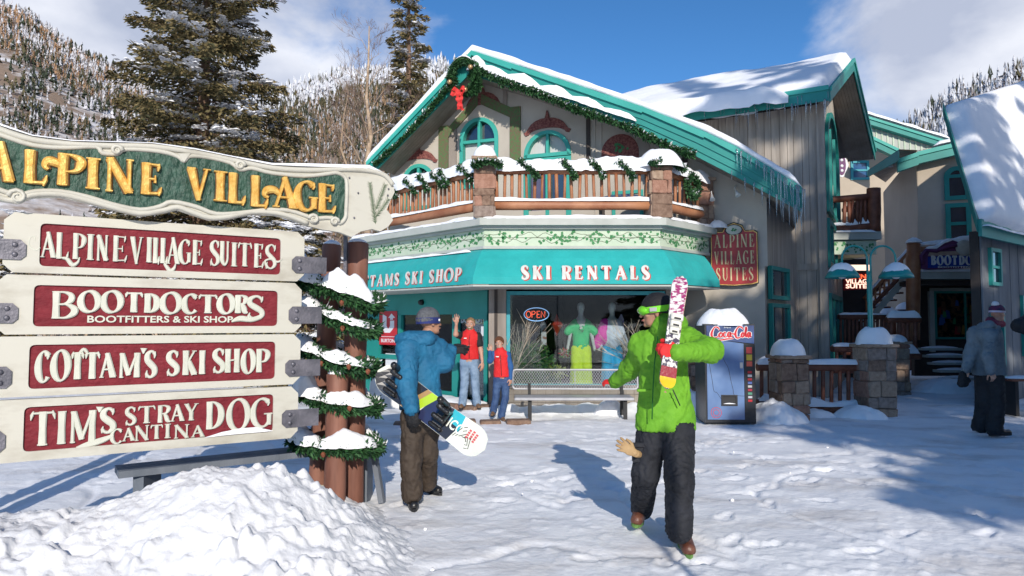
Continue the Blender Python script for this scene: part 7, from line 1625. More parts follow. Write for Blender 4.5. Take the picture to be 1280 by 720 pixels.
# ============================================================ DISPLAY IN THE SHOP WINDOW
m_skin_m = mat('mannequin_white', (.55, .55, .53), rough=.4)
def mannequin(px, y, ztop, k, label, top_m, leg_m, jacket=None):
    c = Vector((X(px, y), y, 0)); zc = lambda py: P(px, py, y).z; t = thing('mannequin', (c.x, c.y, sz0), label, 'mannequin')
    zs__ = zc(403); zh = zc(432); zf = zc(482)-.15; H = lambda x, z: np.array((c.x+x, y, z))
    def body(p):
        f = rcone(p, H(0, zs__+.04), H(0, zc(388)), .05, .05); f = smin(f, ellip(p, H(0, zc(384)), (.075, .085, .10)), .03)
        for s in (-1, 1): f = smin(f, rcone(p, H(s*.17, zs__-.02), H(s*.25, zh), .04, .03), .02); f = smin(f, ellip(p, H(s*.26, zh-.05), (.03, .03, .06)), .02)
        return smin(f, rcone(p, H(0, zs__), H(0, zh), .12, .10), .05)
    sdf_obj('body', body, (c.x-.4, y-.2, zf), (c.x+.4, y+.2, zc(376)), .02, m_skin_m, t)
    def topf(p):
        f = rcone(p, H(0, zs__-.06), H(0, zh), .16, .16, ((0, 1, 0), .7)); 
        for s in (-1, 1): f = smin(f, rcone(p, H(s*.12, zs__-.02), H(s*(.26 if not jacket else .26), zs__-.18 if not jacket else zh+.02), .075, .075), .04)
        return f
    sdf_obj('shirt', topf, (c.x-.45, y-.25, zh-.2), (c.x+.45, y+.25, zs__+.2), .022, top_m, t, disp=.01, seed=int(px))
    def leg(p):
        f = rcone(p, H(0, zh+.02), H(0, zh-.08), .15, .15, ((0, 1, 0), .7))
        for s in (-1, 1): f = smin(f, rcone(p, H(s*.09, zh-.08), H(s*.11, zf), .105, .12), .015)
        return f
    sdf_obj('trousers', leg, (c.x-.4, y-.25, zf-.1), (c.x+.4, y+.25, zh+.2), .022, leg_m, t, disp=.012, seed=int(px)+1)
    if jacket:
        def jf(p):
            f = rcone(p, H(-.14, zs__-.02), H(-.30, zh+.02), .095, .085); return smin(f, rcone(p, H(-.14, zs__-.05), H(-.15, zh+.10), .10, .10, ((0, 1, 0), .8)), .05)
        sdf_obj('jacket', jf, (c.x-.5, y-.25, zh-.2), (c.x+.4, y+.25, zs__+.2), .022, jacket, t, disp=.01)
    return t
mg = mannequin(726, 13.35, 0, 1, 'mannequin in a green shirt and yellow ski trousers in the window', mat('bright_green_shirt', (.01, .52, .16), rough=.8), mat('acid_yellow_trousers', (.62, .80, .01), rough=.8))
mb = MB(); MS = Plane((X(726, 13.15), 13.17, 0), (1, 0, 0)); a, b = MS.st(727, 410)
for k in range(9): r = .04+.01*(k % 3); an = k*.7; mb.prism([(a+.02*math.cos(an), b+.05*math.sin(an)-.01*k+.03), (a+r*math.cos(an+.3), b+r*math.sin(an+.3)), (a+r*.8*math.cos(an-.3), b+r*.9*math.sin(an-.3))], MS, 0, .004+.0006*k)
mb.build('shirt_print', m_black, mg)
mannequin(765, 13.4, 0, 1, 'mannequin in a white top, pink jacket and blue ski trousers in the window', mat('pale_grey_top', (.68, .70, .80), rough=.8), mat('sky_blue_trousers', (.01, .42, .75), rough=.8), mat('hot_pink_jacket', (.80, .03, .40), rough=.8))
def ski_mb(a, b, w, t, n=14, side=(1, 0, 0), tip=.12, both=True):
    """one ski: waisted outline, tips curved up; a tail, b tip"""
    a = Vector(a); b = Vector(b); d = (b-a).normalized(); L = (b-a).length; s = Vector(side); s = (s-d*s.dot(d)).normalized(); nrm = s.cross(d); mb = MB(); vs = []; fs = []
    for i in range(n+1):
        u = i/n; ww = w*(.80+.2*abs(2*u-1)**1.5); e = min(u, 1-u)*L
        if e < w*.6: ww *= max(.12, math.sqrt(max(0, 1-(1-e/(w*.6))**2)))
        up = tip*w*4*max(0, (u-.88)/.12)**2+(tip*w*4*max(0, (.12-u)/.12)**2 if both else 0)
        p = a+d*L*u+nrm*up
        vs += [p-s*ww/2, p+s*ww/2, p+s*ww/2-nrm*t, p-s*ww/2-nrm*t]
    for i in range(n):
        for k in range(4): fs.append((4*i+k, 4*i+(k+1) % 4, 4*(i+1)+(k+1) % 4, 4*(i+1)+k))
    fs += [(3, 2, 1, 0), tuple(4*n+k for k in range(4))]; mb.add(vs, fs); return mb
m_ski2 = mat('pale_patterned_ski', (.5, .5, .52), rough=.3, c2=(.25, .08, .05), scale=9, contrast=(.5, .6)); m_ski3 = mat('lilac_patterned_ski', (.5, .45, .62), rough=.3, c2=(.2, .15, .45), scale=8, contrast=(.5, .6))
for (px, yt, yb, m_, lb) in ((679, 400, 478, m_ski2, 'pale ski standing in the window left of the green shirt'), (776, 393, 478, m_ski3, 'lilac ski standing beside the pink jacket in the window')):
    t = thing('display_ski', tuple(P(px+3, yb, 13.5)), lb, 'ski'); ski_mb(P(px+3, yb, 13.5), P(px, yt, 13.6), .12, .015).build('ski', m_, t); mb = MB(); mb.box(P(px+2, (yt+yb)/2, 13.46), (.07, .05, .25), bev=.01); mb.build('binding', m_black, t)
m_twigw = mat('bleached_twig', (.50, .42, .33), rough=.9); m_leafg = attr_mat('display_foliage', rough=.8, bump=0)
def twigs(px, y, py, spread, n, L, label, seed, dirx=0.):
    rg = random.Random(seed); c = P(px, py, y); t = thing('twig_arrangement', tuple(c), label, 'plant'); mb = MB()
    for k in range(n):
        a = rg.gauss(dirx, spread); l = L*rg.uniform(.6, 1.1); p = [c]; d = Vector((math.sin(a), rg.gauss(0, .2), math.cos(a)))
        for i in range(5): p.append(p[-1]+d*l/5+V(rg.gauss(0, .02), 0, rg.gauss(0, .015)))
        mb.tube(p, [.009*(1-i/7) for i in range(6)], 4, caps=False)
        for j in range(3): q = p[rg.randint(2, 4)]; e = q+d*l*.25+V(rg.gauss(0, .12), rg.gauss(0, .05), .05); mb.tube([q, e], .004, 3, caps=False)
    mb.build('twigs', m_twigw, t); return t
def bush(px, y, py, r, label, seed, n=900, col=((.02, .10, .04), (.05, .16, .04), (.10, .2, .05)), sz=.07, flat=1.):
    rg = np.random.default_rng(seed); c = P(px, py, y); t = thing('display_plant', tuple(c), label, 'plant'); d = rg.normal(size=(n, 3)); d /= np.linalg.norm(d, axis=1)[:, None]; q = np.array(c)+d*(r*(.4+.6*rg.random(n)))[:, None]*np.array((flat, .5, 1))
    v, f, cc = quads_clump(q, d+rg.normal(0, .5, (n, 3)), sz*(.6+.8*rg.random(n)), sz*.45*np.ones(n), rg, np.array(col)[rg.integers(0, 3, n)]); np_mesh('foliage', v, f, m_leafg, t, smooth=False, col=cc); mb = MB(); mb.lathe(c-V(0, 0, r+.12), [(.08, 0), (.11, .15), (.12, .16)], 12); mb.build('pot', m_black, t)
twigs(642, 13.0, 468, .28, 18, 1.10, 'pale bare branches at the left of the shop window', 3, .25); twigs(806, 13.05, 462, .35, 22, .95, 'pale bare branches at the right of the shop window', 4, -.7)
bush(662, 13.15, 452, .40, 'dark green bush in the lower left of the shop window', 5, 1500, flat=1.3); bush(692, 13.2, 466, .17, 'yellow green potted plant beside the mannequin', 6, 400, ((.35, .40, .05), (.2, .3, .05), (.5, .5, .2)), .06, 1.6); bush(706, 13.3, 442, .12, 'small red and green flower arrangement', 7, 200, ((.5, .02, .02), (.1, .3, .05), (.5, .4, .35)), .05); bush(668, 13.05, 476, .18, 'low trailing greenery on the window floor', 8, 700, flat=3.)
od = thing('hanging_ornament', tuple(P(696, 405, 13.2)), 'red star ornament hanging in the shop window', 'ornament'); mb = MB(); c = P(696, 406, 13.2)
mb.lathe(c, [(.0, -.22), (.02, -.18), (.05, -.1), (.12, 0), (.05, .1), (.02, .16), (.0, .22)], 6, smooth=False); mb.build('star', mat('ornament_red', (.45, .04, .02), rough=.3, metal=.3), od); mb = MB(); mb.tube([c+V(0, 0, .2), (c.x, c.y, sz1+.1)], .003, 4); mb.build('cord', m_black, od)
# open sign
ON = WB.off(-.12); on = thing('open_sign', tuple(ON.hit(670, 396)), 'oval neon open sign hanging in the shop window', 'neon sign'); m_nr = emit_mat('neon_red', (1., .12, .05), 1.6); m_nb = emit_mat('neon_blue', (.35, .6, 1.), .8)
ca, cb = ON.st(670.5, 393); mb = MB(); mb.tube([ON.at(ca+.235*math.cos(t*PI/16), cb+.125*math.sin(t*PI/16), 0) for t in range(33)], .009, 6, caps=False); mb.build('oval_tube', m_nb, on)
def neon(pts): mb = MB(); mb.tube([ON.at(ca+x, cb+y, .01) for x, y in pts], .0085, 6); mb.build('letter', m_nr, on)
neon([(-.15+.045*math.cos(t*PI/6), .06*math.sin(t*PI/6)) for t in range(13)]); neon([(-.085, -.06), (-.085, .06), (-.04, .06), (-.02, .035), (-.04, .005), (-.085, .0)]); neon([(.065, .06), (.012, .06), (.012, -.06), (.065, -.06)]); neon([(.012, 0), (.055, 0)]); neon([(.09, -.06), (.09, .06), (.16, -.06), (.16, .06)])
# leaning white sled board by the entrance
sl = thing('leaning_board', tuple(PG(478, 500)), 'white rounded snow board leaning at the left of the shop entrance', 'snowboard'); LBP = Plane((X(484, 9.4), 9.4, .0), (.9, .45, 0), (.0, .25, 1))
q = [LBP.st(*p) for p in ((462, 505), (500, 512), (499, 500), (492, 485), (482, 470), (470, 461), (459, 463), (455, 480))]; mb = MB(); mb.prism([tuple(p) for p in bez(q, 4, True)], LBP, -.02, 0); sb_ = mb.build('board', m_white, sl)
plain_text('lettering', 'ROSSIGNOL', Plane(tuple(LBP.at(*LBP.st(482, 470), .0)), (.55, .3, -.62), (.5, .3, .72)), .02, .3, -.02, .03, m_black, sb_, .002, .001, .0) if False else None
# ============================================================ SNOW PILE IN FRONT OF THE SIGN
def make_pile():
    rg = np.random.default_rng(4); nx, ny = 420, 300; x = np.linspace(-5.2, .25, nx); y = np.linspace(2.7, 6.5, ny); XX, YY = np.meshgrid(x, y, indexing='ij')
    def bump(cx_, cy_, rx, ry, h, p=1.3): d = ((XX-cx_)/rx)**2+((YY-cy_)/ry)**2; return h*np.exp(-d**p*.9)
    z = bump(-1.90, 4.9, .74, .72, .47)+bump(-2.8, 4.4, 1.0, .75, .30)+bump(-1.35, 4.5, .6, .8, .18)+bump(-3.6, 4.0, 1.0, .8, .20)+bump(-1.75, 5.9, .5, .3, .16)
    env = np.clip(z/.12, 0, 1); z = z+env*.05*fbm(XX*2.2, YY*2.2, o=3, seed=2)
    cl_ = np.zeros_like(z)
    n = 2600; cxs = rg.uniform(-5.2, .25, n); cys = rg.uniform(2.7, 6.5, n); rr = .018+.085*rg.random(n)**2.6
    for a, b, r in zip(cxs, cys, rr):
        i0, i1 = np.searchsorted(x, (a-r, a+r)); j0, j1 = np.searchsorted(y, (b-r, b+r))
        if i1 <= i0 or j1 <= j0: continue
        dx = XX[i0:i1, j0:j1]-a; dy = YY[i0:i1, j0:j1]-b; an = rg.random()*3; u = (dx*math.cos(an)+dy*math.sin(an))*(1+.8*rg.random()); v = -dx*math.sin(an)+dy*math.cos(an)
        d = np.clip(1-(np.abs(u/r)+np.abs(v/r)*1.2)**1.5+.35*math.sin(an*7)*u/r, 0, 1)**.8*r*rg.uniform(.35, .8); cl_[i0:i1, j0:j1] = np.maximum(cl_[i0:i1, j0:j1], d)
    sc = np.clip(env*1.0+.0, 0, 1); wx = .08*fbm(XX*4, YY*4, o=2, seed=3); z = z+sc*cl_*(.3+1.1*np.clip(fbm(XX*1.3, YY*1.3, o=2, seed=8)+.4, 0, 1))+sc*.075*np.abs(fbm(XX*3.4+wx*6, YY*3.4, o=5, seed=6, g=.62))-sc*.03*np.abs(fbm(XX*6+wx*9, YY*6, o=4, seed=16, g=.6))+sc*.016*fbm(XX*24, YY*24, o=3, seed=9)
    z = z-.06
    o = np_mesh('snow_pile', np.stack([XX, YY, z], -1).reshape(-1, 3), grid_faces(nx, ny), snow_mat('fresh_piled_snow', bump=.5, bscale=45, dist=.012, c=(.66, .67, .70), c2=(.80, .805, .82)), base=(-2, 4.6, 0)); props(o, 'heap of shovelled lumpy snow in front of the signpost', 'snow pile')
make_pile()
# crumbs of snow scattered on the square
rg = np.random.default_rng(77); mb = MB(); random.seed(5)
for k in range(30):
    y = 4.2+9*random.random()**1.4; x = random.uniform(-.8, 1.1)*y*.75; r = random.uniform(.006, .02); mb.ell((x, y, r*.3), (r*1.2, r, r*.8), 5, jit=.3)
o = mb.build('snow_crumbs', SNOW, None, base=(0, 6, 0)); o['kind'] = 'stuff'
# ============================================================ GARLANDS AND WREATH ON THE SHOP
def garland(path, r, n, seed, label, group, snow=.0, lights=0, tip=(.075, .03)):
    rg = np.random.default_rng(seed); g = thing('fir_garland', tuple(path[len(path)//2]), label, 'garland', group); v, f, c = garland_mesh(path, r, n, rg, tip, snow); np_mesh('fir_sprays', v, f, m_gar, g, smooth=False, col=c); return g
def fpath(pts, d=.10): return sub([F.at(*F.st(x, y), d) for x, y in pts], 8)
garland(fpath(((470, 207), (500, 180), (530, 148), (556, 118), (572, 100)), .09), .075, 2600, 1, 'thin garland along the left slope of the gable', 'garlands along the gable', .12)
garland(fpath(((604, 92), (640, 108), (680, 121), (720, 138), (745, 146), (790, 163), (830, 182), (868, 196)), .12), .095, 5600, 2, 'thick garland along the right slope of the gable', 'garlands along the gable', .12)
wr = thing('wreath', tuple(F.hit(578, 100, .15)), 'large fir wreath with a red bow hanging at the gable peak', 'wreath'); wc_ = F.hit(579, 96, .16); wpath = [wc_+F.u*(.30*math.cos(t*PI/12))+V(0, 0, .34*math.sin(t*PI/12)) for t in range(25)]
wpath2 = [p+F.u*.12-V(0, 0, .2) if False else p for p in wpath]
v, f, c = garland_mesh(wpath, .10, 4600, np.random.default_rng(9), (.085, .032), .06); np_mesh('fir_sprays', v, f, m_gar, wr, smooth=False, col=c)
lp = garland(sub([F.hit(x, y, .12) for x, y in ((588, 92), (598, 104), (592, 116), (582, 112))], 8), .10, 1500, 12, 'short garland tail hanging beside the wreath', None)
bc = F.hit(573, 115, .34); 
for nm, pts, w in (('bow_loop', [(0, 0), (-.14, .10), (-.20, 0), (-.10, -.05), (0, 0)], .09), ('bow_loop', [(0, 0), (.12, .10), (.18, -.01), (.08, -.06), (0, 0)], .09), ('bow_tail', [(0, 0), (-.02, -.15), (.03, -.30), (.0, -.44)], .09), ('bow_tail', [(.01, 0), (.09, -.14), (.07, -.32), (.13, -.48)], .08)):
    mb = MB(); P2 = bez([(a, b) for a, b in pts], 6); vs = []; n_ = len(P2)
    for i, q in enumerate(P2):
        p = bc+F.u*q[0]*.8+V(0, 0, q[1]*.85); off_ = F.n*.03*math.sin(i*1.1); vs += [p-F.u*w*.5*(.5 if nm == 'bow_loop' else 1)+off_-(V(0, 0, w*.4) if nm == 'bow_loop' else V(0, 0, 0)), p+F.u*w*.5*(.5 if nm == 'bow_loop' else 1)-off_*.5+(V(0, 0, w*.4) if nm == 'bow_loop' else V(0, 0, 0))+F.n*.02]
    mb.add(vs, [(2*i, 2*i+1, 2*i+3, 2*i+2) for i in range(n_-1)], True); mb.build(nm, m_bow, wr)
for (dx, dz) in ((-.26, -.12), (.22, .14), (.1, -.33)): mb = MB(); mb.ell(wc_+F.u*dx+V(0, 0, dz)+F.n*.12, .055, 10); mb.build('bauble', mat('gold_bauble', (.5, .3, .15), rough=.3, metal=.5), wr)
snow_ridge('wreath_snow', [wpath[k]+V(0, 0, .08) for k in range(3, 10)], .14, .07, wr, 3, step=.03, lump=.9)
# garland swags tied along the balcony rail
def rail_pt(px, z=4.36, out=.10):
    o = octa(out)
    for s in range(3):
        a, b = o[s], o[s+1]; d = b-a; k = (px-640)/FPX
        t = (k*a.y-a.x)/(d.x-k*d.y)
        if -.02 <= t <= 1.02: return Vector((a.x+d.x*t, a.y+d.y*t, z))
    return Vector((*o[3], z))
nm_ = 0
for (px, w) in ((489, 5), (511, 8), (528, 7), (545, 8), (553, 6), (581, 10), (661, 16), (712, 12), (748, 12), (784, 13)):
    nm_ += 1; a = rail_pt(px-w*.6, 4.47, .12); b = rail_pt(px+w*.7, 4.18, .14); a.y += .03; path = sub([a+V(0, .08, .03), a, a.lerp(b, .5)+V(.02, -.03, .02), b], 5)
    g = garland(path, .075, 650, 20+nm_, 'fir sprig tied over the balcony rail, number %d from the left' % nm_ if False else ['leftmost fir sprig tied over the balcony rail', 'fir sprig second from the left on the balcony rail', 'fir sprig third from the left on the balcony rail', 'fir sprig left of the left stone pillar on the rail', 'small fir sprig next to the left stone pillar', 'fir sprig wrapped on the left side of the balcony pillar', 'fir sprig over the front rail before the balcony door', 'fir sprig over the front rail right of the balcony door', 'fir sprig over the middle right of the front rail', 'fir sprig over the front rail near the right pillar'][nm_-1], 'fir sprigs along the balcony rail', .22, tip=(.07, .028))
for (p0, p1, lb, sd) in (((590, 4.40), (626, 4.38), 'garland across the left balcony pillar', 3), ((815, 4.42), (858, 4.40), 'garland across the right balcony pillar', 4)):
    a = rail_pt(p0[0], p0[1], .30); b = rail_pt(p1[0], p1[1], .30); c = a.lerp(b, .5)+V(0, -.06, .06); garland(sub([a, c, b], 8), .075, 1300, 60+sd, lb, 'garlands across the balcony pillars', .3)
g = thing('fir_wreath', tuple(rail_pt(868, 4.15, .2)), 'small fir wreath on the right end of the balcony rail', 'wreath'); c0 = rail_pt(868, 4.18, .14); v, f, c = garland_mesh([c0+V(.16*math.cos(t*PI/8)*.8, .1*math.cos(t*PI/8), .2*math.sin(t*PI/8)) for t in range(17)], .08, 1500, np.random.default_rng(3), (.07, .028), .1); np_mesh('fir_sprays', v, f, m_gar, g, smooth=False, col=c)
# snow-covered chair or table on the balcony
tbz = thing('snowy_table', (2.2, 13.4, 3.42), 'snow covered table on the balcony behind the rail', 'table'); mb = MB(); mb.box((2.2, 13.2, 3.98), (1.1, .6, .05)); mb.build('table_top', m_dark, tbz)
for s in (-.45, .45): mb = MB(); mb.box((2.2+s, 13.2, 3.7), (.05, .5, .55)); mb.build('leg', m_dark, tbz)
snow_mound('table_snow', (2.2, 13.2, 4.0), .55, .3, .10, tbz, 2)
# ============================================================ PEOPLE
A_ = np.array
m_skin = mat('skin', (.42, .22, .15), rough=.55, c2=(.50, .28, .20), scale=14, bump=.12, bscale=90, dist=.001)
m_skin2 = mat('tanned_skin', (.33, .16, .10), rough=.55, c2=(.42, .22, .14), scale=14, bump=.12, bscale=90, dist=.001)
def cloth(name, c, c2=None, **k): return mat(name, c, rough=k.pop('rough', .75), c2=c2, var=.16, scale=k.pop('scale', 5), bump=k.pop('bump', .7), bscale=k.pop('bscale', 11), dist=k.pop('dist', .03), sheen=k.pop('sheen', .0), **k)
def prims(ps, k=.03):
    """ps: (a, b, ra, rb[, flat]) limbs, blended"""
    def fn(p):
        f = None
        for q in ps:
            d = rcone(p, q[0], q[1], q[2], q[3], q[4] if len(q) > 4 else None); f = d if f is None else smin(f, d, k)
        return f
    return fn
def pb(ps, pad=.05):
    pts = []; r = 0
    for q in ps: pts += [list(q[0]), list(q[1])]; r = max(r, q[2], q[3])
    return bounds(pts, r+pad)
def cloth_obj(name, ps, vox, m, parent, k=.03, disp=.01, seed=0, cut=None, dscale=9.):
    lo, hi = pb(ps); f0 = prims(ps, k); fn = (lambda p: np.maximum(f0(p), cut(p))) if cut else f0
    return sdf_obj(name, fn, lo, hi, vox, m, parent, disp, dscale, seed)
def body_mesh(t, skin, limbs, heads, hands, skin_name='body'):
    L = []
    lo, hi = pb(limbs); L.append(nets(prims(limbs, .03), lo, hi, .02))
    for (c, f, u, k) in heads:
        fn, q, R = head_fns(c, f, u, k); c = A_(c, float); L.append(nets(fn, c-.16*k, c+.17*k, .0065*k))
    for h in hands: fn, lo, hi = hand_sdf(**h); L.append(nets(fn, lo, hi, .0042))
    v, f = merge(L); return np_mesh(skin_name, v, f, skin, t)
def boot(t, heel, toe, r, m, sole, h=.14, up=(0, 0, 1), name='boot'):
    heel = A_(heel, float); toe = A_(toe, float); d = toe-heel; L = np.linalg.norm(d); d /= L; up = A_(up, float); up = up-d*(up@d); up /= np.linalg.norm(up)
    ps = [(heel+up*r, toe-d*r*.6+up*r*.72, r, r*.80), (heel+up*r*1.2, heel+up*h, r*.95, r*.85), (heel+up*h*.8+d*.02, heel+d*L*.55+up*r*1.05, r*.8, r*.62)]
    lo, hi = pb(ps); f0 = prims(ps, .025); cut = lambda p: -((p-heel)@up-.018)
    b = sdf_obj(name, lambda p: np.maximum(f0(p), cut(p)), lo, hi, .009, m, t, .002)
    s = np.cross(d, up); mb = MB(); n = 14; pts = []
    for k in range(n):
        a = 2*PI*k/n; x = math.cos(a); w = r*(.86 if x > 0 else .74); pts.append(heel+d*(L*.5-r*.15+x*(L*.5+r*.62))+s*(w*math.sin(a)))
    mb.add([Vector(p) for p in pts]+[Vector(p+up*.024) for p in pts], [tuple(range(n))[::-1], tuple(range(n, 2*n))]+[(i, (i+1) % n, n+(i+1) % n, n+i) for i in range(n)]); mb.build('sole', sole, b); 
    mb = MB()
    for k in range(4):
        c = heel+d*L*(.28+.13*k)+up*(h*.78-.045*k); mb.tube([Vector(c-s*r*.42), Vector(c+up*.012), Vector(c+s*r*.42)], .0035, 4)
    mb.build('lace', m_black, b); return b
def eyes(t, c, f, u, k, dark=(.03, .02, .015)):
    fn, q, R = head_fns(c, f, u, k); mb = MB()
    for s in (-1, 1): mb.ell(Vector(q(s*.031, .080, .004)), .0125*k, 8)
    e = mb.build('eyes', mat('eye_white', (.6, .58, .55), rough=.2), t); mb = MB()
    for s in (-1, 1): mb.ell(Vector(q(s*.031, .0905, .003)), (.006*k, .004*k, .006*k), 6)
    mb.build('iris', mat('dark_iris', dark, rough=.2), e)
    mb = MB(); 
    for s in (-1, 1): mb.tube([Vector(q(s*.016, .094, .026)), Vector(q(s*.032, .094, .031)), Vector(q(s*.048, .082, .025))], .0035*k, 5)
    mb.build('eyebrows', mat('brow_hair', (.12, .06, .03)), t)
    mb = MB(); mb.tube([Vector(q(-.022, .093, -.052)), Vector(q(0, .103, -.058)), Vector(q(.022, .093, -.052))], .0042*k, 6); mb.build('lips', mat('lip', (.38, .11, .09), rough=.4), t)
    return q
def J(px, py, y): return A_(P(px, py, y), float)
# ------------------------------------------------------------ skier in the green jacket, walking towards us and looking back at the shop
m_lime = cloth('lime_green_shell', (.105, .31, .010), (.16, .41, .02)); m_limed = cloth('deep_green_lining', (.02, .16, .015))
m_pant = cloth('charcoal_ski_trousers', (.007, .008, .012), (.018, .020, .028), rough=.8, bump=.35)
D0 = 5.0
t1 = thing('person', (1.12, 5.1, 0), 'person in a lime green jacket, black hat and goggles carrying short skis over the shoulder', 'person')
hc = J(820, 390, D0); hf = A_((-.93, .20, -.05)); hu = A_((-.03, -.02, 1.))
pv = J(832, 533, D0+.03); ch = J(829, 440, D0+.02); nk = J(826, 408, D0+.02)
sa, ea, wa_ = J(803, 432, D0+.08), J(786, 462, D0+.30), J(768, 478, D0+.46)      # picture-left arm, reaching back and out
sb, eb, wb = J(859, 428, D0-.02), J(888, 438, D0-.22), J(846, 441, D0-.40)        # picture-right arm, elbow out, fist at the skis
ha, ka, aa = J(817, 536, D0+.04), J(807, 592, D0+.02), J(802, 640, D0+.42)
hb_, kb, ab = J(847, 536, D0), J(849, 600, D0-.20), J(849, 668, D0-.20)
body_mesh(t1, m_skin2, [(ch, pv, .12, .12), (nk+A_((0, 0, -.03)), hc-A_((0, 0, .08)), .055, .052), (sa, ea, .045, .04), (ea, wa_, .04, .03), (sb, eb, .045, .04), (eb, wb, .04, .03), (ha, ka, .07, .05), (ka, aa, .05, .04), (hb_, kb, .07, .05), (kb, ab, .05, .04)], [(hc, hf, hu, 1.02)], [])
jk = [(ch+A_((0, 0, .02)), pv+A_((0, 0, .03)), .165, .195, (A_((0, 1, 0)), .70)), (sa, sb, .105, .105), (sa+A_((.02, 0, -.02)), ea, .090, .072), (ea, wa_, .072, .048), (sb, eb, .098, .080), (eb, wb, .080, .058), (pv+A_((0, 0, .05)), pv+A_((0, 0, -.02)), .205, .212, (A_((0, 1, 0)), .70))]
hem = pv[2]-.02+0.0
cloth_obj('jacket', jk, .0125, m_lime, t1, k=.045, disp=.013, seed=3, cut=lambda p: (hem-p[..., 2]), dscale=7)
# stand-up hood bunched behind the neck and along the far cheek
hd_ = [(J(828, 408, D0-.06), J(846, 406, D0+.06), .065, .072), (J(846, 406, D0+.06), J(838, 402, D0+.16), .07, .06), (J(827, 405, D0-.07), J(830, 428, D0-.10), .055, .05), (J(822, 412, D0-.04), J(818, 425, D0+.04), .045, .05), (J(829, 400, D0-.07), J(834, 393, D0-.04), .04, .035)]
cloth_obj('hood', hd_, .0095, m_lime, t1, k=.03, disp=.010, seed=8, dscale=12)
mb = MB(); z_ = [J(822, 420, D0-.155), J(818, 455, D0-.175), J(816, 490, D0-.185), J(815, 524, D0-.19)]
mb.tube([Vector(p) for p in z_], .005, 5); zp = mb.build('zip', m_limed, t1)
mb = MB(); mb.tube([Vector(J(841, 487, D0-.165)), Vector(J(850, 507, D0-.16))], .0045, 5); mb.build('pocket_zip', m_black, t1)
for (c_, w_, h_, ax) in ((J(805, 488, D0-.13), .10, .02, 0), ):
    mb = MB(); mb.box(Vector(c_), (w_, .02, h_), bev=.008); mb.build('pocket_flap', m_lime, t1)
cf = lambda a, b, r: (a, b, r, r)
tr = [(pv+A_((0, 0, -.0)), pv+A_((0, 0, -.06)), .160, .155, (A_((0, 1, 0)), .75)), (ha, ka, .118, .092), (ka, aa+A_((0, 0, .03)), .092, .082), (hb_, kb, .118, .094), (kb, ab+A_((0, 0, .035)), .094, .090)]
cloth_obj('trousers', tr, .0125, m_pant, t1, k=.03, disp=.016, seed=5, dscale=8, cut=lambda p: np.maximum(p[..., 2]-(hem+.06), -1))
for (c_, w_, h_, nx) in ((J(859, 574, D0-.14), .10, .13, .5), (J(798, 566, D0-.02), .09, .14, -.6)):      # cargo pockets
    mb = MB(); mb.box(Vector(c_), (w_, .05, h_), bev=.018); o = mb.build('cargo_pocket', m_pant, t1); mb = MB(); mb.box(Vector(c_)+V(0, -.022, h_*.42), (w_*1.04, .03, .035), bev=.01); mb.build('flap', m_pant, o)
m_bboot = mat('brown_leather_boot', (.10, .035, .022), rough=.45, c2=(.16, .065, .04), scale=20, bump=.3); m_lsole = mat('green_sole', (.12, .25, .06), rough=.7)
boot(t1, PG(851, 672)+V(0, .05, .01), PG(857, 693)+V(.01, -.07, .0), .060, m_bboot, m_lsole, .15)
boot(t1, Vector(aa)+V(-.0, .05, -.06), Vector(J(793, 657, D0+.30))+V(0, -.04, 0), .058, m_bboot, m_lsole, .13, up=(0, -.35, 1))
R_ = np.stack([np.cross(hf/np.linalg.norm(hf), hu), hf/np.linalg.norm(hf), hu])
fn_, q1_, RR = head_fns(hc, hf, hu, 1.02)
m_bean = cloth('black_knit_hat', (.008, .008, .010), bump=1., bscale=90, dist=.004)
sdf_obj('knit_hat', lambda p: smax(smin(ellip(p, q1_(0, -.014, .040), (.096, .116, .104), RR), ellip(p, q1_(0, -.04, .0), (.090, .088, .09), RR), .03), -(((p-q1_(0, 0, .005))@RR[2])+((p-q1_(0, 0, 0))@RR[1])*-.25), .006), hc-.17, hc+.18, .007, m_bean, t1, .002, 40)
m_gog = mat('lime_goggle_strap', (.18, .62, .02), rough=.4); m_lens = mat('amber_goggle_lens', (.22, .42, .02), rough=.05, spec=1., coat=1.)
def goggle(t, q1_, RR, k, ms, ml, z=.022):
    mb = MB(); P2 = []
    for a in range(0, 33):
        an = 2*PI*a/32; P2.append((math.cos(an)*.097, -.014+math.sin(an)*.116, z+.008*math.sin(an)*-1))
    vs = []; 
    for x, y, zz in P2: vs += [Vector(q1_(x, y, zz-.021)), Vector(q1_(x*1.02, y*1.02, zz+.021))]
    mb.add(vs, [(2*i, 2*i+1, 2*i+3, 2*i+2) for i in range(32)], True)
    vs2 = [v+(v-Vector(q1_(0, -.01, z))).normalized()*.004 for v in vs]; mb.add(vs2, [(2*i, 2*i+1, 2*i+3, 2*i+2) for i in range(32)], True); s_ = mb.build('goggle_strap', ms, t)
    sdf_obj('goggle_frame', lambda p: smax(ellip(p, q1_(0, .070, z-.006), (.080, .060, .040), RR), -ellip(p, q1_(0, .03, z-.006), (.066, .068, .05), RR), .004), A_(q1_(0, .06, z))-.13, A_(q1_(0, .06, z))+.13, .007, ms, t)
    sdf_obj('goggle_lens', lambda p: ellip(p, q1_(0, .076, z-.006), (.066, .059, .030), RR), A_(q1_(0, .06, z))-.13, A_(q1_(0, .06, z))+.13, .007, ml, t)
goggle(t1, q1_, RR, 1, m_gog, m_lens)
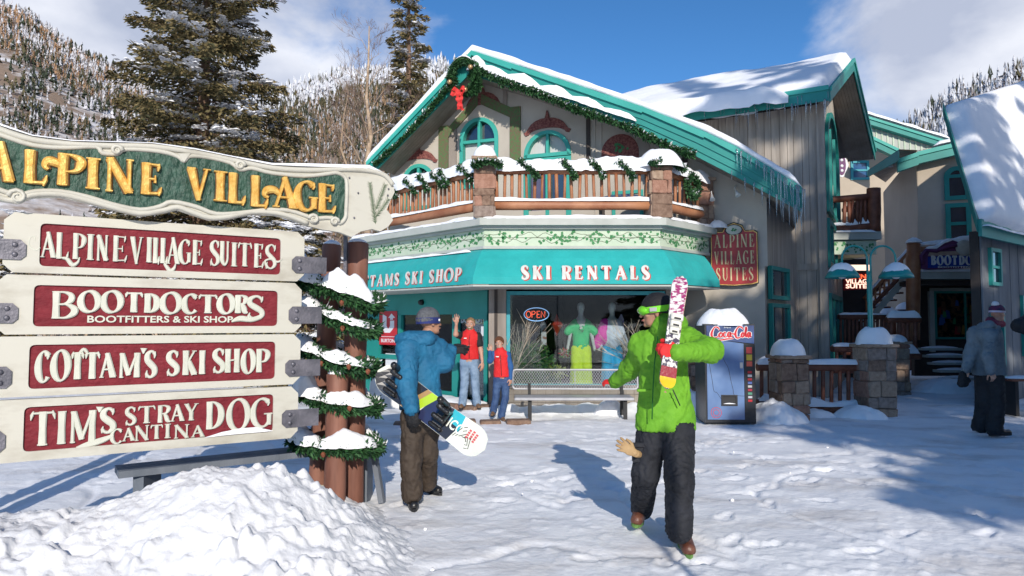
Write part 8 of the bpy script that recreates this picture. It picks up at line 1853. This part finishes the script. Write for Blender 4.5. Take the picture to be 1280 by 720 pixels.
mb = MB(); c_ = Vector(q1_(-.099 if False else .102, .022, .024)); mb.box(Vector(q1_(-.100, .018, .020)), (.014, .05, .028), (Vector(-RR[0]), Vector(RR[1]), Vector(RR[2]))); mb.box(Vector(q1_(.100, .018, .020)), (.014, .05, .028), (Vector(RR[0]), Vector(RR[1]), Vector(RR[2]))); mb.build('strap_label', mat('grey_label', (.35, .35, .36)), t1)
eyes(t1, hc, hf, hu, 1.02)
m_redg = cloth('red_fleece_glove', (.62, .012, .012), (.75, .03, .03), bump=.7, bscale=60, dist=.004)
# red-lined fist round the skis, and the other hand low and back
h1 = hand_sdf(wb+A_((.02, .0, .0)), (-1, -.10, .12), (-.12, -1, .1), 1, curl=.95, spread=.05, k=1.12, puff=.007); v1 = nets(h1[0], h1[1], h1[2], .0055)
h2 = hand_sdf(wa_, (-.85, .45, .05), (.1, -.6, .8), 1, curl=.5, spread=.08, k=.72, puff=.002); v2 = nets(h2[0], h2[1], h2[2], .0055)
np_mesh('glove', v1[0], v1[1], m_redg, t1); np_mesh('glove', v2[0], v2[1], m_redg, t1)
# skis held upright against the shoulder
m_skit = mat('graphic_ski_topsheet', (.72, .70, .66), rough=.25, c2=(.05, .04, .08), scale=34, contrast=(.46, .54), bump=0, coat=.5, detail=3); m_skim = mat('magenta_graphic_topsheet', (.70, .68, .68), rough=.25, c2=(.30, .02, .14), scale=26, contrast=(.45, .55), bump=0, coat=.5, detail=3, stretch=(1, 1, 2.2))
m_skib = mat('ski_base_wood', (.55, .38, .2), rough=.4); m_skiy = mat('yellow_ski_tail', (.75, .50, .02), rough=.3, coat=.5); m_skir = mat('maroon_ski_band', (.28, .01, .03), rough=.3, coat=.5); m_bindw = mat('binding_white', (.70, .68, .60), rough=.35)
sk = thing('ski_pair', tuple(P(836, 483, D0-.44)), 'pair of short graphic skis with white bindings held over the shoulder', 'skis')
a_, b_ = P(833, 486, D0-.47), P(851, 346, D0-.30); d_ = (b_-a_).normalized(); sx_ = Vector((1, .1, 0)); sx_ = (sx_-d_*sx_.dot(d_)).normalized(); nn2 = sx_.cross(d_)
for k, o in ((0, 0.), (1, .030)):
    s_ = ski_mb(a_+nn2*-o+sx_*(.008*k), b_+nn2*-o+sx_*(.012*k), .118, .012, 22, side=sx_, tip=.05).build('ski', m_skit if k == 0 else m_skib, sk)
def decal(t0, t1_, m, w=.100, d=.002, nm='graphic_band'):
    mb = MB(); n = 10; vs = []
    for i in range(n+1):
        u = t0+(t1_-t0)*i/n; ww = w*(.80+.2*abs(2*u-1)**1.5)*1.06; e = min(u, 1-u)*(b_-a_).length
        if e < .07: ww *= max(.1, math.sqrt(max(0, 1-(1-e/.07)**2)))
        up_ = .05*.118*4*max(0, (u-.88)/.12)**2+.05*.118*4*max(0, (.12-u)/.12)**2; p = a_+(b_-a_)*u+nn2*(up_+d); vs += [p-sx_*ww/2, p+sx_*ww/2]
    mb.add(vs, [(2*i, 2*i+1, 2*i+3, 2*i+2) for i in range(n)]); return mb.build(nm, m, sk)
decal(.005, .10, m_skiy, .110); decal(.10, .19, m_skir, .112); decal(.66, .985, m_skim, .110)
for (u, hh, w_) in ((.565, .030, .075), (.62, .045, .085), (.51, .018, .065)):
    mb = MB(); c = a_+(b_-a_)*u+nn2*(hh/2+.003); mb.box(c, (w_, .05, hh), (sx_, d_, nn2), bev=.008); bd_ = mb.build('binding', m_bindw, sk)
    mb = MB(); mb.box(c+nn2*(hh/2+.002)-d_*.012, (w_*.55, .012, .004), (sx_, d_, nn2)); mb.build('binding_detail', m_black, bd_)
# tan work glove poking out of the trouser pocket
tg = thing('work_glove', tuple(J(790, 557, D0-.08)), 'tan leather work glove sticking out of the trouser pocket', 'glove'); m_tan = cloth('tan_leather', (.33, .20, .09), (.45, .30, .15), bump=.3)
h3 = hand_sdf(J(793, 566, D0-.11), (-.85, -.15, .50), (.1, -1, .1), 1, curl=.25, spread=.34, k=.86, puff=.003); vv = nets(h3[0], h3[1], h3[2], .005); np_mesh('glove', vv[0], vv[1], m_tan, tg)
cloth_obj('cuff', [(J(793, 566, D0-.10), J(798, 568, D0-.05), .026, .026)], .008, m_tan, tg, disp=.003)
# ------------------------------------------------------------ snowboarder in the blue jacket, back to us, pointing at the shop
m_bjk = cloth('blue_shell_jacket', (.006, .095, .20), (.012, .15, .29)); m_bpt = cloth('brown_ski_trousers', (.034, .022, .014), (.060, .042, .029), bump=.35)
D1 = 6.12
t2 = thing('person', (-.83, 6.15, 0), 'person in a blue hooded jacket holding a snowboard and pointing at the shop', 'person')
hc = J(537, 403, D1); hf = A_((.80, .58, .02)); hu = A_((-.05, 0, 1.))
pv = J(527, 515, D1); ch = J(523, 442, D1); nk = J(530, 422, D1)
sb, eb, wb = J(545, 436, D1+.04), J(555, 453, D1+.02), J(563, 438, D1+.10)
sa, ea, wa_ = J(510, 437, D1-.12), J(508, 480, D1-.27), J(515, 511, D1-.37)
ha, ka, aa = J(516, 520, D1-.05), J(514, 570, D1-.12), J(515, 617, D1-.12); hb_, kb, ab = J(537, 520, D1+.05), J(534, 566, D1+.05), J(534, 602, D1+.22)
body_mesh(t2, m_skin2, [(ch, pv, .12, .12), (nk-A_((0, 0, .05)), hc-A_((0, 0, .06)), .055, .055), (sa, ea, .04, .04), (ea, wa_, .04, .03), (sb, eb, .04, .04), (eb, wb, .04, .03), (ha, ka, .06, .05), (ka, aa, .05, .04), (hb_, kb, .06, .05), (kb, ab, .05, .04)], [(hc, hf, hu, 1.0)], [])
eyes(t2, hc, hf, hu, 1.)
hem = pv[2]+.02
cloth_obj('jacket', [(ch+A_((0, 0, .03)), pv, .17, .185, (A_((.3, 1, 0)), .78)), (sa, sb, .10, .10), (sa, ea, .10, .085), (ea, wa_, .083, .062), (sb, eb, .092, .082), (eb, wb, .080, .058), (pv+A_((0, 0, .06)), pv+A_((0, 0, -.03)), .19, .20, (A_((.3, 1, 0)), .78))], .0135, m_bjk, t2, k=.04, disp=.015, seed=13, cut=lambda p: hem-p[..., 2], dscale=7.5)
cloth_obj('hood', [(J(511, 425, D1-.10), J(534, 424, D1-.08), .078, .07), (J(508, 430, D1-.04), J(500, 424, D1-.08), .075, .05), (J(534, 424, D1-.08), J(542, 426, D1+.04), .062, .055), (J(511, 424, D1-.05), J(512, 440, D1-.14), .065, .07)], .0105, m_bjk, t2, k=.035, disp=.012, seed=15, dscale=11)
cloth_obj('trousers', [(pv, pv-A_((0, 0, .07)), .155, .15, (A_((0, 1, 0)), .8)), (ha, ka, .106, .090), (ka, aa, .090, .088), (hb_, kb, .104, .088), (kb, ab, .088, .084)], .0135, m_bpt, t2, k=.03, disp=.016, seed=17, cut=lambda p: p[..., 2]-(hem+.05), dscale=9)
m_bkboot = mat('black_boot', (.012, .012, .013), rough=.35, coat=.3)
boot(t2, PG(513, 628)+V(0, .06, 0), PG(516, 637)+V(.02, -.06, 0), .055, m_bkboot, m_black, .15); boot(t2, PG(531, 613)+V(-.05, .05, 0), PG(545, 619)+V(.04, 0, 0), .052, m_bkboot, m_black, .14)
fn_, q2_, RR = head_fns(hc, hf, hu, 1.0)
m_gbean = cloth('grey_knit_hat', (.06, .065, .075), (.12, .125, .14), bump=1., bscale=60, dist=.006, scale=60)
sdf_obj('knit_hat', lambda p: smax(smin(ellip(p, q2_(0, -.014, .045), (.090, .108, .095), RR), ellip(p, q2_(0, -.03, .01), (.088, .095, .07), RR), .03), -(((p-q2_(0, 0, .012))@RR[2])-((p-q2_(0, 0, 0))@RR[1])*.1), .006), hc-.17, hc+.18, .007, m_gbean, t2, .003, 40)
m_navy = cloth('navy_headband', (.012, .02, .12), (.02, .035, .18)); mb = MB(); vs = []
for i in range(33): an = 2*PI*i/32; vs += [Vector(q2_(math.cos(an)*.094, -.016+math.sin(an)*.112, -.012)), Vector(q2_(math.cos(an)*.097, -.015+math.sin(an)*.114, .042))]
mb.add(vs, [(2*i, 2*i+1, 2*i+3, 2*i+2) for i in range(32)], True); mb.build('headband', m_navy, t2); mb = MB(); mb.ell(Vector(q2_(.075, .055, .018)), .012, 8); mb.build('badge', m_white, t2)
m_blg = cloth('black_glove', (.010, .010, .012), bump=.6, bscale=40)
h1 = hand_sdf(wb, (.95, .15, .12), (.1, -.8, .6), -1, curl=.45, spread=.12, k=1.05, puff=.006); v1 = nets(h1[0], h1[1], h1[2], .0055); np_mesh('glove', v1[0], v1[1], m_blg, t2)
h2 = hand_sdf(wa_, (.15, -.1, -1), (-.3, -1, 0), 1, curl=.7, spread=.05, k=1.08, puff=.007); v2 = nets(h2[0], h2[1], h2[2], .0055); np_mesh('glove', v2[0], v2[1], m_blg, t2)
# finger that points
cloth_obj('pointing_finger', [(wb+A_((.07, .01, .015)), wb+A_((.165, .03, .03)), .014, .012)], .005, m_blg, t2, disp=0)
# snowboard under the arm
bdt = thing('snowboard', tuple(J(545, 520, D1-.32)), 'black, lime, navy and white snowboard with two bindings held under the arm', 'snowboard')
c0, c1 = P(474, 464, D1-.14), P(607, 563, D1-.40); dv = (c1-c0); Lb_ = dv.length; dv.normalize(); nb = Vector((-.10, -1, .30)); nb = (nb-dv*nb.dot(dv)).normalized(); sb_ = nb.cross(dv).normalized()
m_bd = {k: mat('snowboard_'+k, c, rough=.22, coat=.6, var=.06, bump=0) for k, c in (('white', (.72, .74, .66)), ('black', (.012, .012, .016)), ('lime', (.42, .62, .02)), ('navy', (.012, .018, .07)), ('tan', (.42, .25, .09)), ('cyan', (.02, .42, .52)))}
def bw_(u): e = min(u, 1-u)*Lb_; w = .285*(.86+.14*abs(2*u-1)**2); return w*(math.sqrt(max(0, 1-(1-min(1, e/.17))**2)) if e < .17 else 1)
def up2(u): e = min(u, 1-u)*Lb_; return .045*max(0, 1-e/.22)**2
def bp_(u, s, h=0.): return c0+dv*(Lb_*u)+sb_*(s*bw_(u)/2)+nb*(up2(u)+h)
mb = MB(); n = 36; vs = []
for i in range(n+1): u = i/n; vs += [bp_(u, -1), bp_(u, 1), bp_(u, 1, -.012), bp_(u, -1, -.012)]
mb.add(vs, [(4*i+k, 4*i+(k+1) % 4, 4*i+4+(k+1) % 4, 4*i+4+k) for i in range(n) for k in range(4)]); bo = mb.build('board', m_bd['white'], bdt)
def bband(u0, u1, sk_, key, s0=-1, s1=1, h=.0012, nm='graphic_band'):
    mb = MB(); vs = []
    for i in range(9):
        for j in range(5): s = s0+(s1-s0)*j/4; u = min(.995, max(.005, u0+(u1-u0)*i/8+sk_*s)); vs.append(bp_(u, s*.985, h))
    mb.add(vs, [(5*i+j, 5*i+j+1, 5*i+6+j, 5*i+5+j) for i in range(8) for j in range(4)]); return mb.build(nm, m_bd[key], bdt)
bband(.02, .34, .05, 'black'); bband(.34, .39, .05, 'tan', h=.0016); bband(.38, .45, .05, 'lime', h=.002); bband(.45, .66, .03, 'navy', h=.0014); bband(.66, .76, -.02, 'cyan', -.2, 1, .0016); bband(.64, .74, .02, 'black', -1, .1, .0018)
BPp = Plane(tuple(bp_(.66, -.75, .003)), tuple(dv), tuple(sb_)) 
if BPp.n.dot(nb) < 0: BPp = Plane(tuple(bp_(.66, .75, .003)), tuple(dv), tuple(-sb_))
plain_text('lettering', 'ICO', BPp, .0, .15, .06, .09, m_bd['white'], bo, .004, .001, .02)
for k, (u, s) in enumerate(((.83, .2), (.86, .25), (.89, .2))):
    for j in range(4): c = bp_(u, s-.25+.16*j, .002); mb = MB(); mb.box(c, (.022, .016, .001), (dv, sb_, nb)); mb.build('red_mark', m_signred, bo)
mb = MB(); 
for k in range(7): mb.tube([bp_(.74+.02*k, -.5+.1*k, .0025), bp_(.77+.02*k, .3-.15*k, .0025), bp_(.80+.01*k, .5-.2*k, .0025)], .003, 4)
mb.build('scribble_graphic', m_bd['black'], bo)
for u in (.17, .60):
    c = bp_(u, 0, .012); bn = MB(); bn.box(c, (.10, .20, .025), (dv, sb_, nb), bev=.01); bb_ = bn.build('binding', m_bkboot, bdt)
    hb2 = [(c+dv*-.02+sb_*.10+nb*.02, c+dv*-.05+sb_*.11+nb*.20, .035, .03), (c+dv*.03+sb_*.09+nb*.03, c+dv*.045-sb_*.02+nb*.10, .022, .02), (c+dv*.045-sb_*.02+nb*.10, c-dv*.045-sb_*.02+nb*.10, .022, .022), (c-dv*.045-sb_*.02+nb*.10, c-dv*.05-sb_*.02+nb*.02, .02, .02), (c+dv*.045+sb_*.06+nb*.15, c-dv*.045+sb_*.06+nb*.15, .02, .02), (c+dv*.05+sb_*.08+nb*.03, c+dv*.045+sb_*.06+nb*.15, .016, .018), (c-dv*.05-sb_*.09+nb*.02, c+dv*.05-sb_*.09+nb*.03, .018, .018)]
    cloth_obj('binding_straps', [tuple(list(x[:2])+[x[2], x[3]]) for x in hb2], .008, m_bkboot, bb_, k=.008, disp=.003, dscale=30)
# ------------------------------------------------------------ two shop staff in red vests, waving
m_vest = cloth('red_fleece_vest', (.55, .008, .010), (.68, .02, .022), bump=.5, bscale=50); m_jean = cloth('faded_blue_jeans', (.13, .20, .30), (.24, .33, .45), scale=9); m_jean2 = cloth('dark_blue_jeans', (.02, .05, .14), (.05, .10, .22), scale=9)
m_btee = cloth('black_tee', (.012, .012, .014)); m_bturt = cloth('blue_jumper', (.012, .07, .22), (.02, .10, .28)); m_shoe = mat('tan_shoe', (.16, .09, .05), rough=.7)
def staff(t, y, s, cx_, pts, skin, hair, jeans, sleeve, seed, smile=True, long_sleeve=False):
    """pts: picture positions for head, neck, shoulders, elbows, wrists, hips, knees, ankles"""
    g = lambda k, dy=0: J(pts[k][0], pts[k][1], y+dy+(pts[k][2] if len(pts[k]) > 2 else 0))
    hc = g('hd'); hf = A_((-.10, -1, .02)); hu = A_((pts.get('tilt', 0), 0, 1.)); nk, ch, pv = g('nk'), g('ch'), g('pv'); sa, ea, wa_, sb, eb, wb = [g(k) for k in ('sa', 'ea', 'wa', 'sb', 'eb', 'wb')]; ha, ka, aa, hb_, kb, ab = [g(k) for k in ('ha', 'ka', 'aa', 'hb', 'kb', 'ab')]
    hands = [dict(wr=wa_, d=(.10, -.1, 1), nrm=(0, 1, .1), side=-1 if False else 1, curl=.08, spread=.26, k=1.0*s), dict(wr=wb, d=(.02, -.1, -1), nrm=(.7, -.7, 0), side=1, curl=.45, spread=.08, k=s)]
    body_mesh(t, skin, [(ch, pv, .11*s, .11*s), (nk-A_((0, 0, .06)), hc-A_((0, 0, .06)), .052*s, .05*s), (sa, ea, .048*s, .042*s), (ea, wa_, .042*s, .026*s), (sb, eb, .048*s, .04*s), (eb, wb, .04*s, .026*s), (ha, ka, .06*s, .05*s), (ka, aa, .05*s, .04*s), (hb_, kb, .06*s, .05*s), (kb, ab, .05*s, .04*s)], [(hc, hf, hu, s)], hands)
    q = eyes(t, hc, hf, hu, s)
    mb = MB(); mb.tube([Vector(q(-.020, .0955, -.056)), Vector(q(0, .1045, -.061)), Vector(q(.020, .0955, -.056))], .0055*s, 6); mb.build('teeth', m_white, t)
    cloth_obj('sleeves', [(sa, sa*.45+ea*.55 if not long_sleeve else ea, .066*s, .064*s), (sb, sb*.45+eb*.55 if not long_sleeve else eb, .066*s, .064*s), (sa, sb, .07*s, .07*s)]+([(ea, wa_, .055*s, .042*s), (eb, wb, .055*s, .042*s)] if long_sleeve else []), .013, sleeve, t, k=.02, disp=.006, seed=seed)
    hem = pv[2]+.0
    cloth_obj('vest', [(ch+A_((0, 0, .03)), pv, .148*s, .150*s, (A_((0, 1, 0)), .74)), (sa+A_((.035, 0, -.01)), sb-A_((.035, 0, .01)), .078*s, .078*s), (nk-A_((0, 0, .02)), nk+A_((0, 0, .02)), .075*s, .075*s), (pv+A_((0, 0, .05)), pv, .158*s, .160*s, (A_((0, 1, 0)), .74))], .012, m_vest, t, k=.035, disp=.008, seed=seed+1, cut=lambda p: hem-p[..., 2], dscale=10)
    mb = MB(); f0 = (ch+pv)/2; mb.tube([Vector(nk+A_((.0, -.09*s, -.02))), Vector(ch+A_((0, -.125*s, -.02))), Vector(pv+A_((0, -.128*s, .02)))], .005, 5); mb.build('zip', m_black, t); mb = MB(); mb.box(Vector(ch+A_((-.07*s, -.118*s, .02))), (.05, .006, .016)); mb.build('name_mark', m_white, t)
    cloth_obj('jeans', [(pv+A_((0, 0, .02)), pv-A_((0, 0, .06)), .128*s, .128*s, (A_((0, 1, 0)), .78)), (ha, ka, .092*s, .072*s), (ka, aa, .072*s, .070*s), (hb_, kb, .092*s, .072*s), (kb, ab, .072*s, .070*s)], .013, jeans, t, k=.02, disp=.010, seed=seed+2, cut=lambda p: p[..., 2]-(hem+.03), dscale=11)
    for an, dx in ((aa, -.03), (ab, .06)): boot(t, Vector(an)+V(0, .02, -.09), Vector(an)+V(dx, -.14, -.09), .045*s, m_shoe, m_black, .11)
    fn_, qq, RR = head_fns(hc, hf, hu, s); return q, RR, hc, hf, hu
t3 = thing('person', tuple(PG(587, 513)), 'waving man in a red vest and faded jeans by the shop doors', 'person')
q, RR, hc, *_ = staff(t3, 12.3, 1.0, 0, dict(hd=(588, 405.5), nk=(588, 415), ch=(587, 424), pv=(587, 449), sa=(577.5, 420), ea=(569.5, 418, -.12), wa=(570.5, 404.5, -.16), sb=(597.5, 420.5), eb=(601, 438), wb=(603, 453, -.06), ha=(581, 452), ka=(581, 479), aa=(578, 504), hb=(592.5, 452), kb=(594, 479), ab=(596, 504)), m_skin, None, m_jean, m_btee, 31)
m_hairb = cloth('short_fair_hair', (.28, .16, .07), (.38, .24, .12), bump=1., bscale=120)
sdf_obj('hair', lambda p: smax(ellip(p, q(0, -.018, .042), (.081, .096, .085), RR), -(((p-q(0, 0, .030))@RR[2])+((p-q(0, 0, 0))@RR[1])*-.55), .01), hc-.16, hc+.17, .008, m_hairb, t3, .003, 50)
sdf_obj('beard', lambda p: smax(ellip(p, q(0, .030, -.062), (.061, .070, .050), RR), ((p-q(0, 0, -.052))@RR[2])-.004, .006), hc-.17, hc+.15, .008, m_hairb, t3, .002, 60)
t4 = thing('person', tuple(PG(625, 526)), 'waving smaller woman in a red vest and dark jeans between the man and bench', 'person')
q, RR, hc, *_ = staff(t4, 11.55, .80, 0, dict(hd=(624, 429), nk=(625, 438), ch=(626, 447), pv=(627, 471), sa=(617.5, 443), ea=(612.5, 451, -.05), wa=(612.5, 440, -.12), sb=(634.5, 443.5), eb=(638, 459), wb=(638, 473, -.04), ha=(622, 474), ka=(620, 496), aa=(617, 513), hb=(632, 474), kb=(631.5, 498), ab=(627, 520, -.15), tilt=-.08), m_skin, None, m_jean2, m_bturt, 41, long_sleeve=True)
m_hairr = cloth('auburn_hair', (.14, .05, .02), (.22, .09, .04), bump=1., bscale=120)
sdf_obj('hair', lambda p: smin(smax(ellip(p, q(0, -.018, .035), (.083, .100, .090), RR), -(((p-q(0, 0, .000))@RR[2])+((p-q(0, 0, 0))@RR[1])*-.8), .01), ellip(p, q(.03, -.09, .0), (.035, .045, .06), RR), .02), hc-.17, hc+.17, .008, m_hairr, t4, .004, 50)
# ------------------------------------------------------------ person in the grey jacket in the shade on the right
D4 = 9.75; m_gjk = cloth('grey_blue_jacket', (.11, .14, .16), (.17, .205, .225)); m_bkp = cloth('black_trousers', (.008, .008, .010), (.016, .016, .02)); m_pink = cloth('plum_scarf', (.16, .02, .05))
t5 = thing('person', tuple(PG(1240, 544)), 'person in a grey hooded jacket and striped hat standing in the shade holding mittens', 'person')
hc = J(1247, 392, D4); hf = A_((.90, .35, -.05)); hu = A_((.0, 0, 1.)); pv = J(1237, 466, D4); ch = J(1235, 420, D4); nk = J(1240, 408, D4)
sa, ea, wa_ = J(1220, 417, D4+.03), J(1213, 443, D4+.05), J(1208, 462, D4-.02); sb, eb, wb = J(1238, 420, D4-.16), J(1236, 446, D4-.24), J(1238, 464, D4-.26)
ha, ka, aa = J(1232, 472, D4+.06), J(1230, 503, D4+.06), J(1226, 532, D4+.15); hb_, kb, ab = J(1243, 472, D4-.05), J(1246, 503, D4-.08), J(1243, 535, D4-.05)
hn = [dict(wr=wa_, d=(-.2, -.1, -1), nrm=(-.5, -.8, 0), side=1, curl=.7, k=1.), dict(wr=wb, d=(.3, -.2, -.9), nrm=(0, -1, 0), side=1, curl=.7, k=1.)]
body_mesh(t5, m_skin, [(ch, pv, .12, .12), (nk-A_((0, 0, .03)), hc-A_((0, 0, .06)), .055, .05), (sa, ea, .04, .04), (ea, wa_, .04, .03), (sb, eb, .04, .04), (eb, wb, .04, .03), (ha, ka, .06, .05), (ka, aa, .05, .04), (hb_, kb, .06, .05), (kb, ab, .05, .04)], [(hc, hf, hu, 1.0)], hn)
eyes(t5, hc, hf, hu, 1.)
hem = pv[2]-.03
cloth_obj('jacket', [(ch+A_((0, 0, .02)), pv, .175, .195, (A_((.2, 1, 0)), .85)), (sa, sb, .105, .105), (sa, ea, .095, .08), (ea, wa_, .08, .06), (sb, eb, .095, .08), (eb, wb, .08, .06), (pv+A_((0, 0, .06)), pv+A_((0, 0, -.06)), .20, .20, (A_((.2, 1, 0)), .85))], .016, m_gjk, t5, k=.04, disp=.016, seed=53, cut=lambda p: hem-p[..., 2], dscale=8)
cloth_obj('hood', [(J(1228, 410, D4-.05), J(1236, 407, D4-.10), .075, .07), (J(1228, 410, D4+.03), J(1226, 414, D4), .07, .07), (J(1236, 407, D4-.10), J(1246, 410, D4-.06), .06, .05)], .014, m_gjk, t5, disp=.01, seed=4)
cloth_obj('scarf', [(J(1243, 405, D4-.05), J(1252, 405, D4+.02), .055, .05), (J(1238, 401, D4+.02), J(1241, 404, D4-.06), .06, .055)], .012, m_pink, t5, disp=.008)
cloth_obj('trousers', [(pv, pv-A_((0, 0, .07)), .16, .15, (A_((0, 1, 0)), .9)), (ha, ka, .115, .10), (ka, aa, .10, .10), (hb_, kb, .115, .10), (kb, ab, .10, .105)], .016, m_bkp, t5, disp=.014, seed=55, cut=lambda p: p[..., 2]-(hem+.05))
boot(t5, PG(1240, 545)+V(0, .02, 0), PG(1263, 544)+V(0, 0, 0), .055, m_bkboot, m_black, .14); boot(t5, PG(1226, 540)+V(0, .12, 0), PG(1244, 541)+V(0, .1, 0), .052, m_bkboot, m_black, .14)
fn_, q5, RR = head_fns(hc, hf, hu, 1.0)
sdf_obj('knit_hat', lambda p: smax(ellip(p, q5(0, -.014, .045), (.092, .110, .090), RR), -(((p-q5(0, 0, .012))@RR[2])), .006), hc-.17, hc+.18, .009, cloth('navy_wine_hat', (.015, .02, .07), (.14, .02, .07), scale=20, bump=1., bscale=60), t5, .003, 40)
mb = MB(); vs = []
for i in range(33): an = 2*PI*i/32; vs += [Vector(q5(math.cos(an)*.096, -.016+math.sin(an)*.114, .012)), Vector(q5(math.cos(an)*.097, -.015+math.sin(an)*.115, .038))]
mb.add(vs, [(2*i, 2*i+1, 2*i+3, 2*i+2) for i in range(32)], True); mb.build('hat_stripe', mat('pale_hat_stripe', (.45, .40, .5)), t5); mb = MB(); mb.ell(Vector(q5(0, -.05, .13)), (.05, .05, .045), 10, jit=.08); mb.build('pompom', cloth('white_wool', (.6, .6, .62), bump=1.), t5)
mt = thing('mittens', tuple(J(1204, 470, D4-.05)), 'pair of dark mittens hanging from the hand of the grey jacketed person', 'mittens')
for dx in (0, .06):
    c = J(1205, 467, D4-.04)+A_((dx-.03, dx*.5, 0)); cloth_obj('mitten', [(c, c-A_((.01, 0, .14)), .035, .055), (c-A_((0, 0, .05)), c-A_((-.05, .02, .10)), .025, .022)], .01, m_blg, mt, disp=.004)
# ------------------------------------------------------------ person cut off by the right edge: only an elbow shows
t6 = thing('person', (X(1322, 9.4), 9.4, 0), 'person in a black jacket at the right picture edge with only an elbow showing', 'person')
D5 = 9.4; hc = J(1318, 372, D5); ch = J(1312, 412, D5); pv = J(1312, 462, D5); sa, ea, wa_ = J(1290, 400, D5), J(1274, 407, D5-.12), J(1296, 418, D5-.25); sb, eb, wb = J(1332, 405, D5), J(1340, 440, D5), J(1338, 465, D5)
body_mesh(t6, m_skin, [(ch, pv, .12, .12), (ch, hc-A_((0, 0, .06)), .055, .05), (J(1305, 470, D5), J(1305, 540, D5), .06, .05), (J(1320, 470, D5), J(1320, 540, D5), .06, .05)], [(hc, A_((-.3, 1, 0)), A_((0, 0, 1.)), 1.)], [dict(wr=wa_, d=(.6, -.2, -.5), nrm=(0, -1, 0), side=1), dict(wr=wb, d=(0, 0, -1), nrm=(1, 0, 0), side=1)])
cloth_obj('jacket', [(ch, pv, .18, .19, (A_((0, 1, 0)), .8)), (sa, sb, .10, .10), (sa, ea, .10, .085), (ea, wa_, .085, .06), (sb, eb, .09, .08), (eb, wb, .08, .06)], .018, m_bkp, t6, k=.04, disp=.012, seed=9)
cloth_obj('trousers', [(pv, pv-A_((0, 0, .07)), .16, .15), (J(1305, 470, D5), J(1305, 538, D5), .11, .10), (J(1320, 470, D5), J(1320, 538, D5), .11, .10)], .018, m_pant, t6, disp=.012)
for px in (1305, 1320): boot(t6, PG(px, 547)+V(0, -.02, 0), PG(px, 547)+V(-.02, .2, 0), .05, m_bkboot, m_black)
cloth_obj('knit_hat', [(hc+A_((0, 0, .04)), hc+A_((0, 0, .06)), .10, .09)], .014, m_bean, t6, disp=.002)
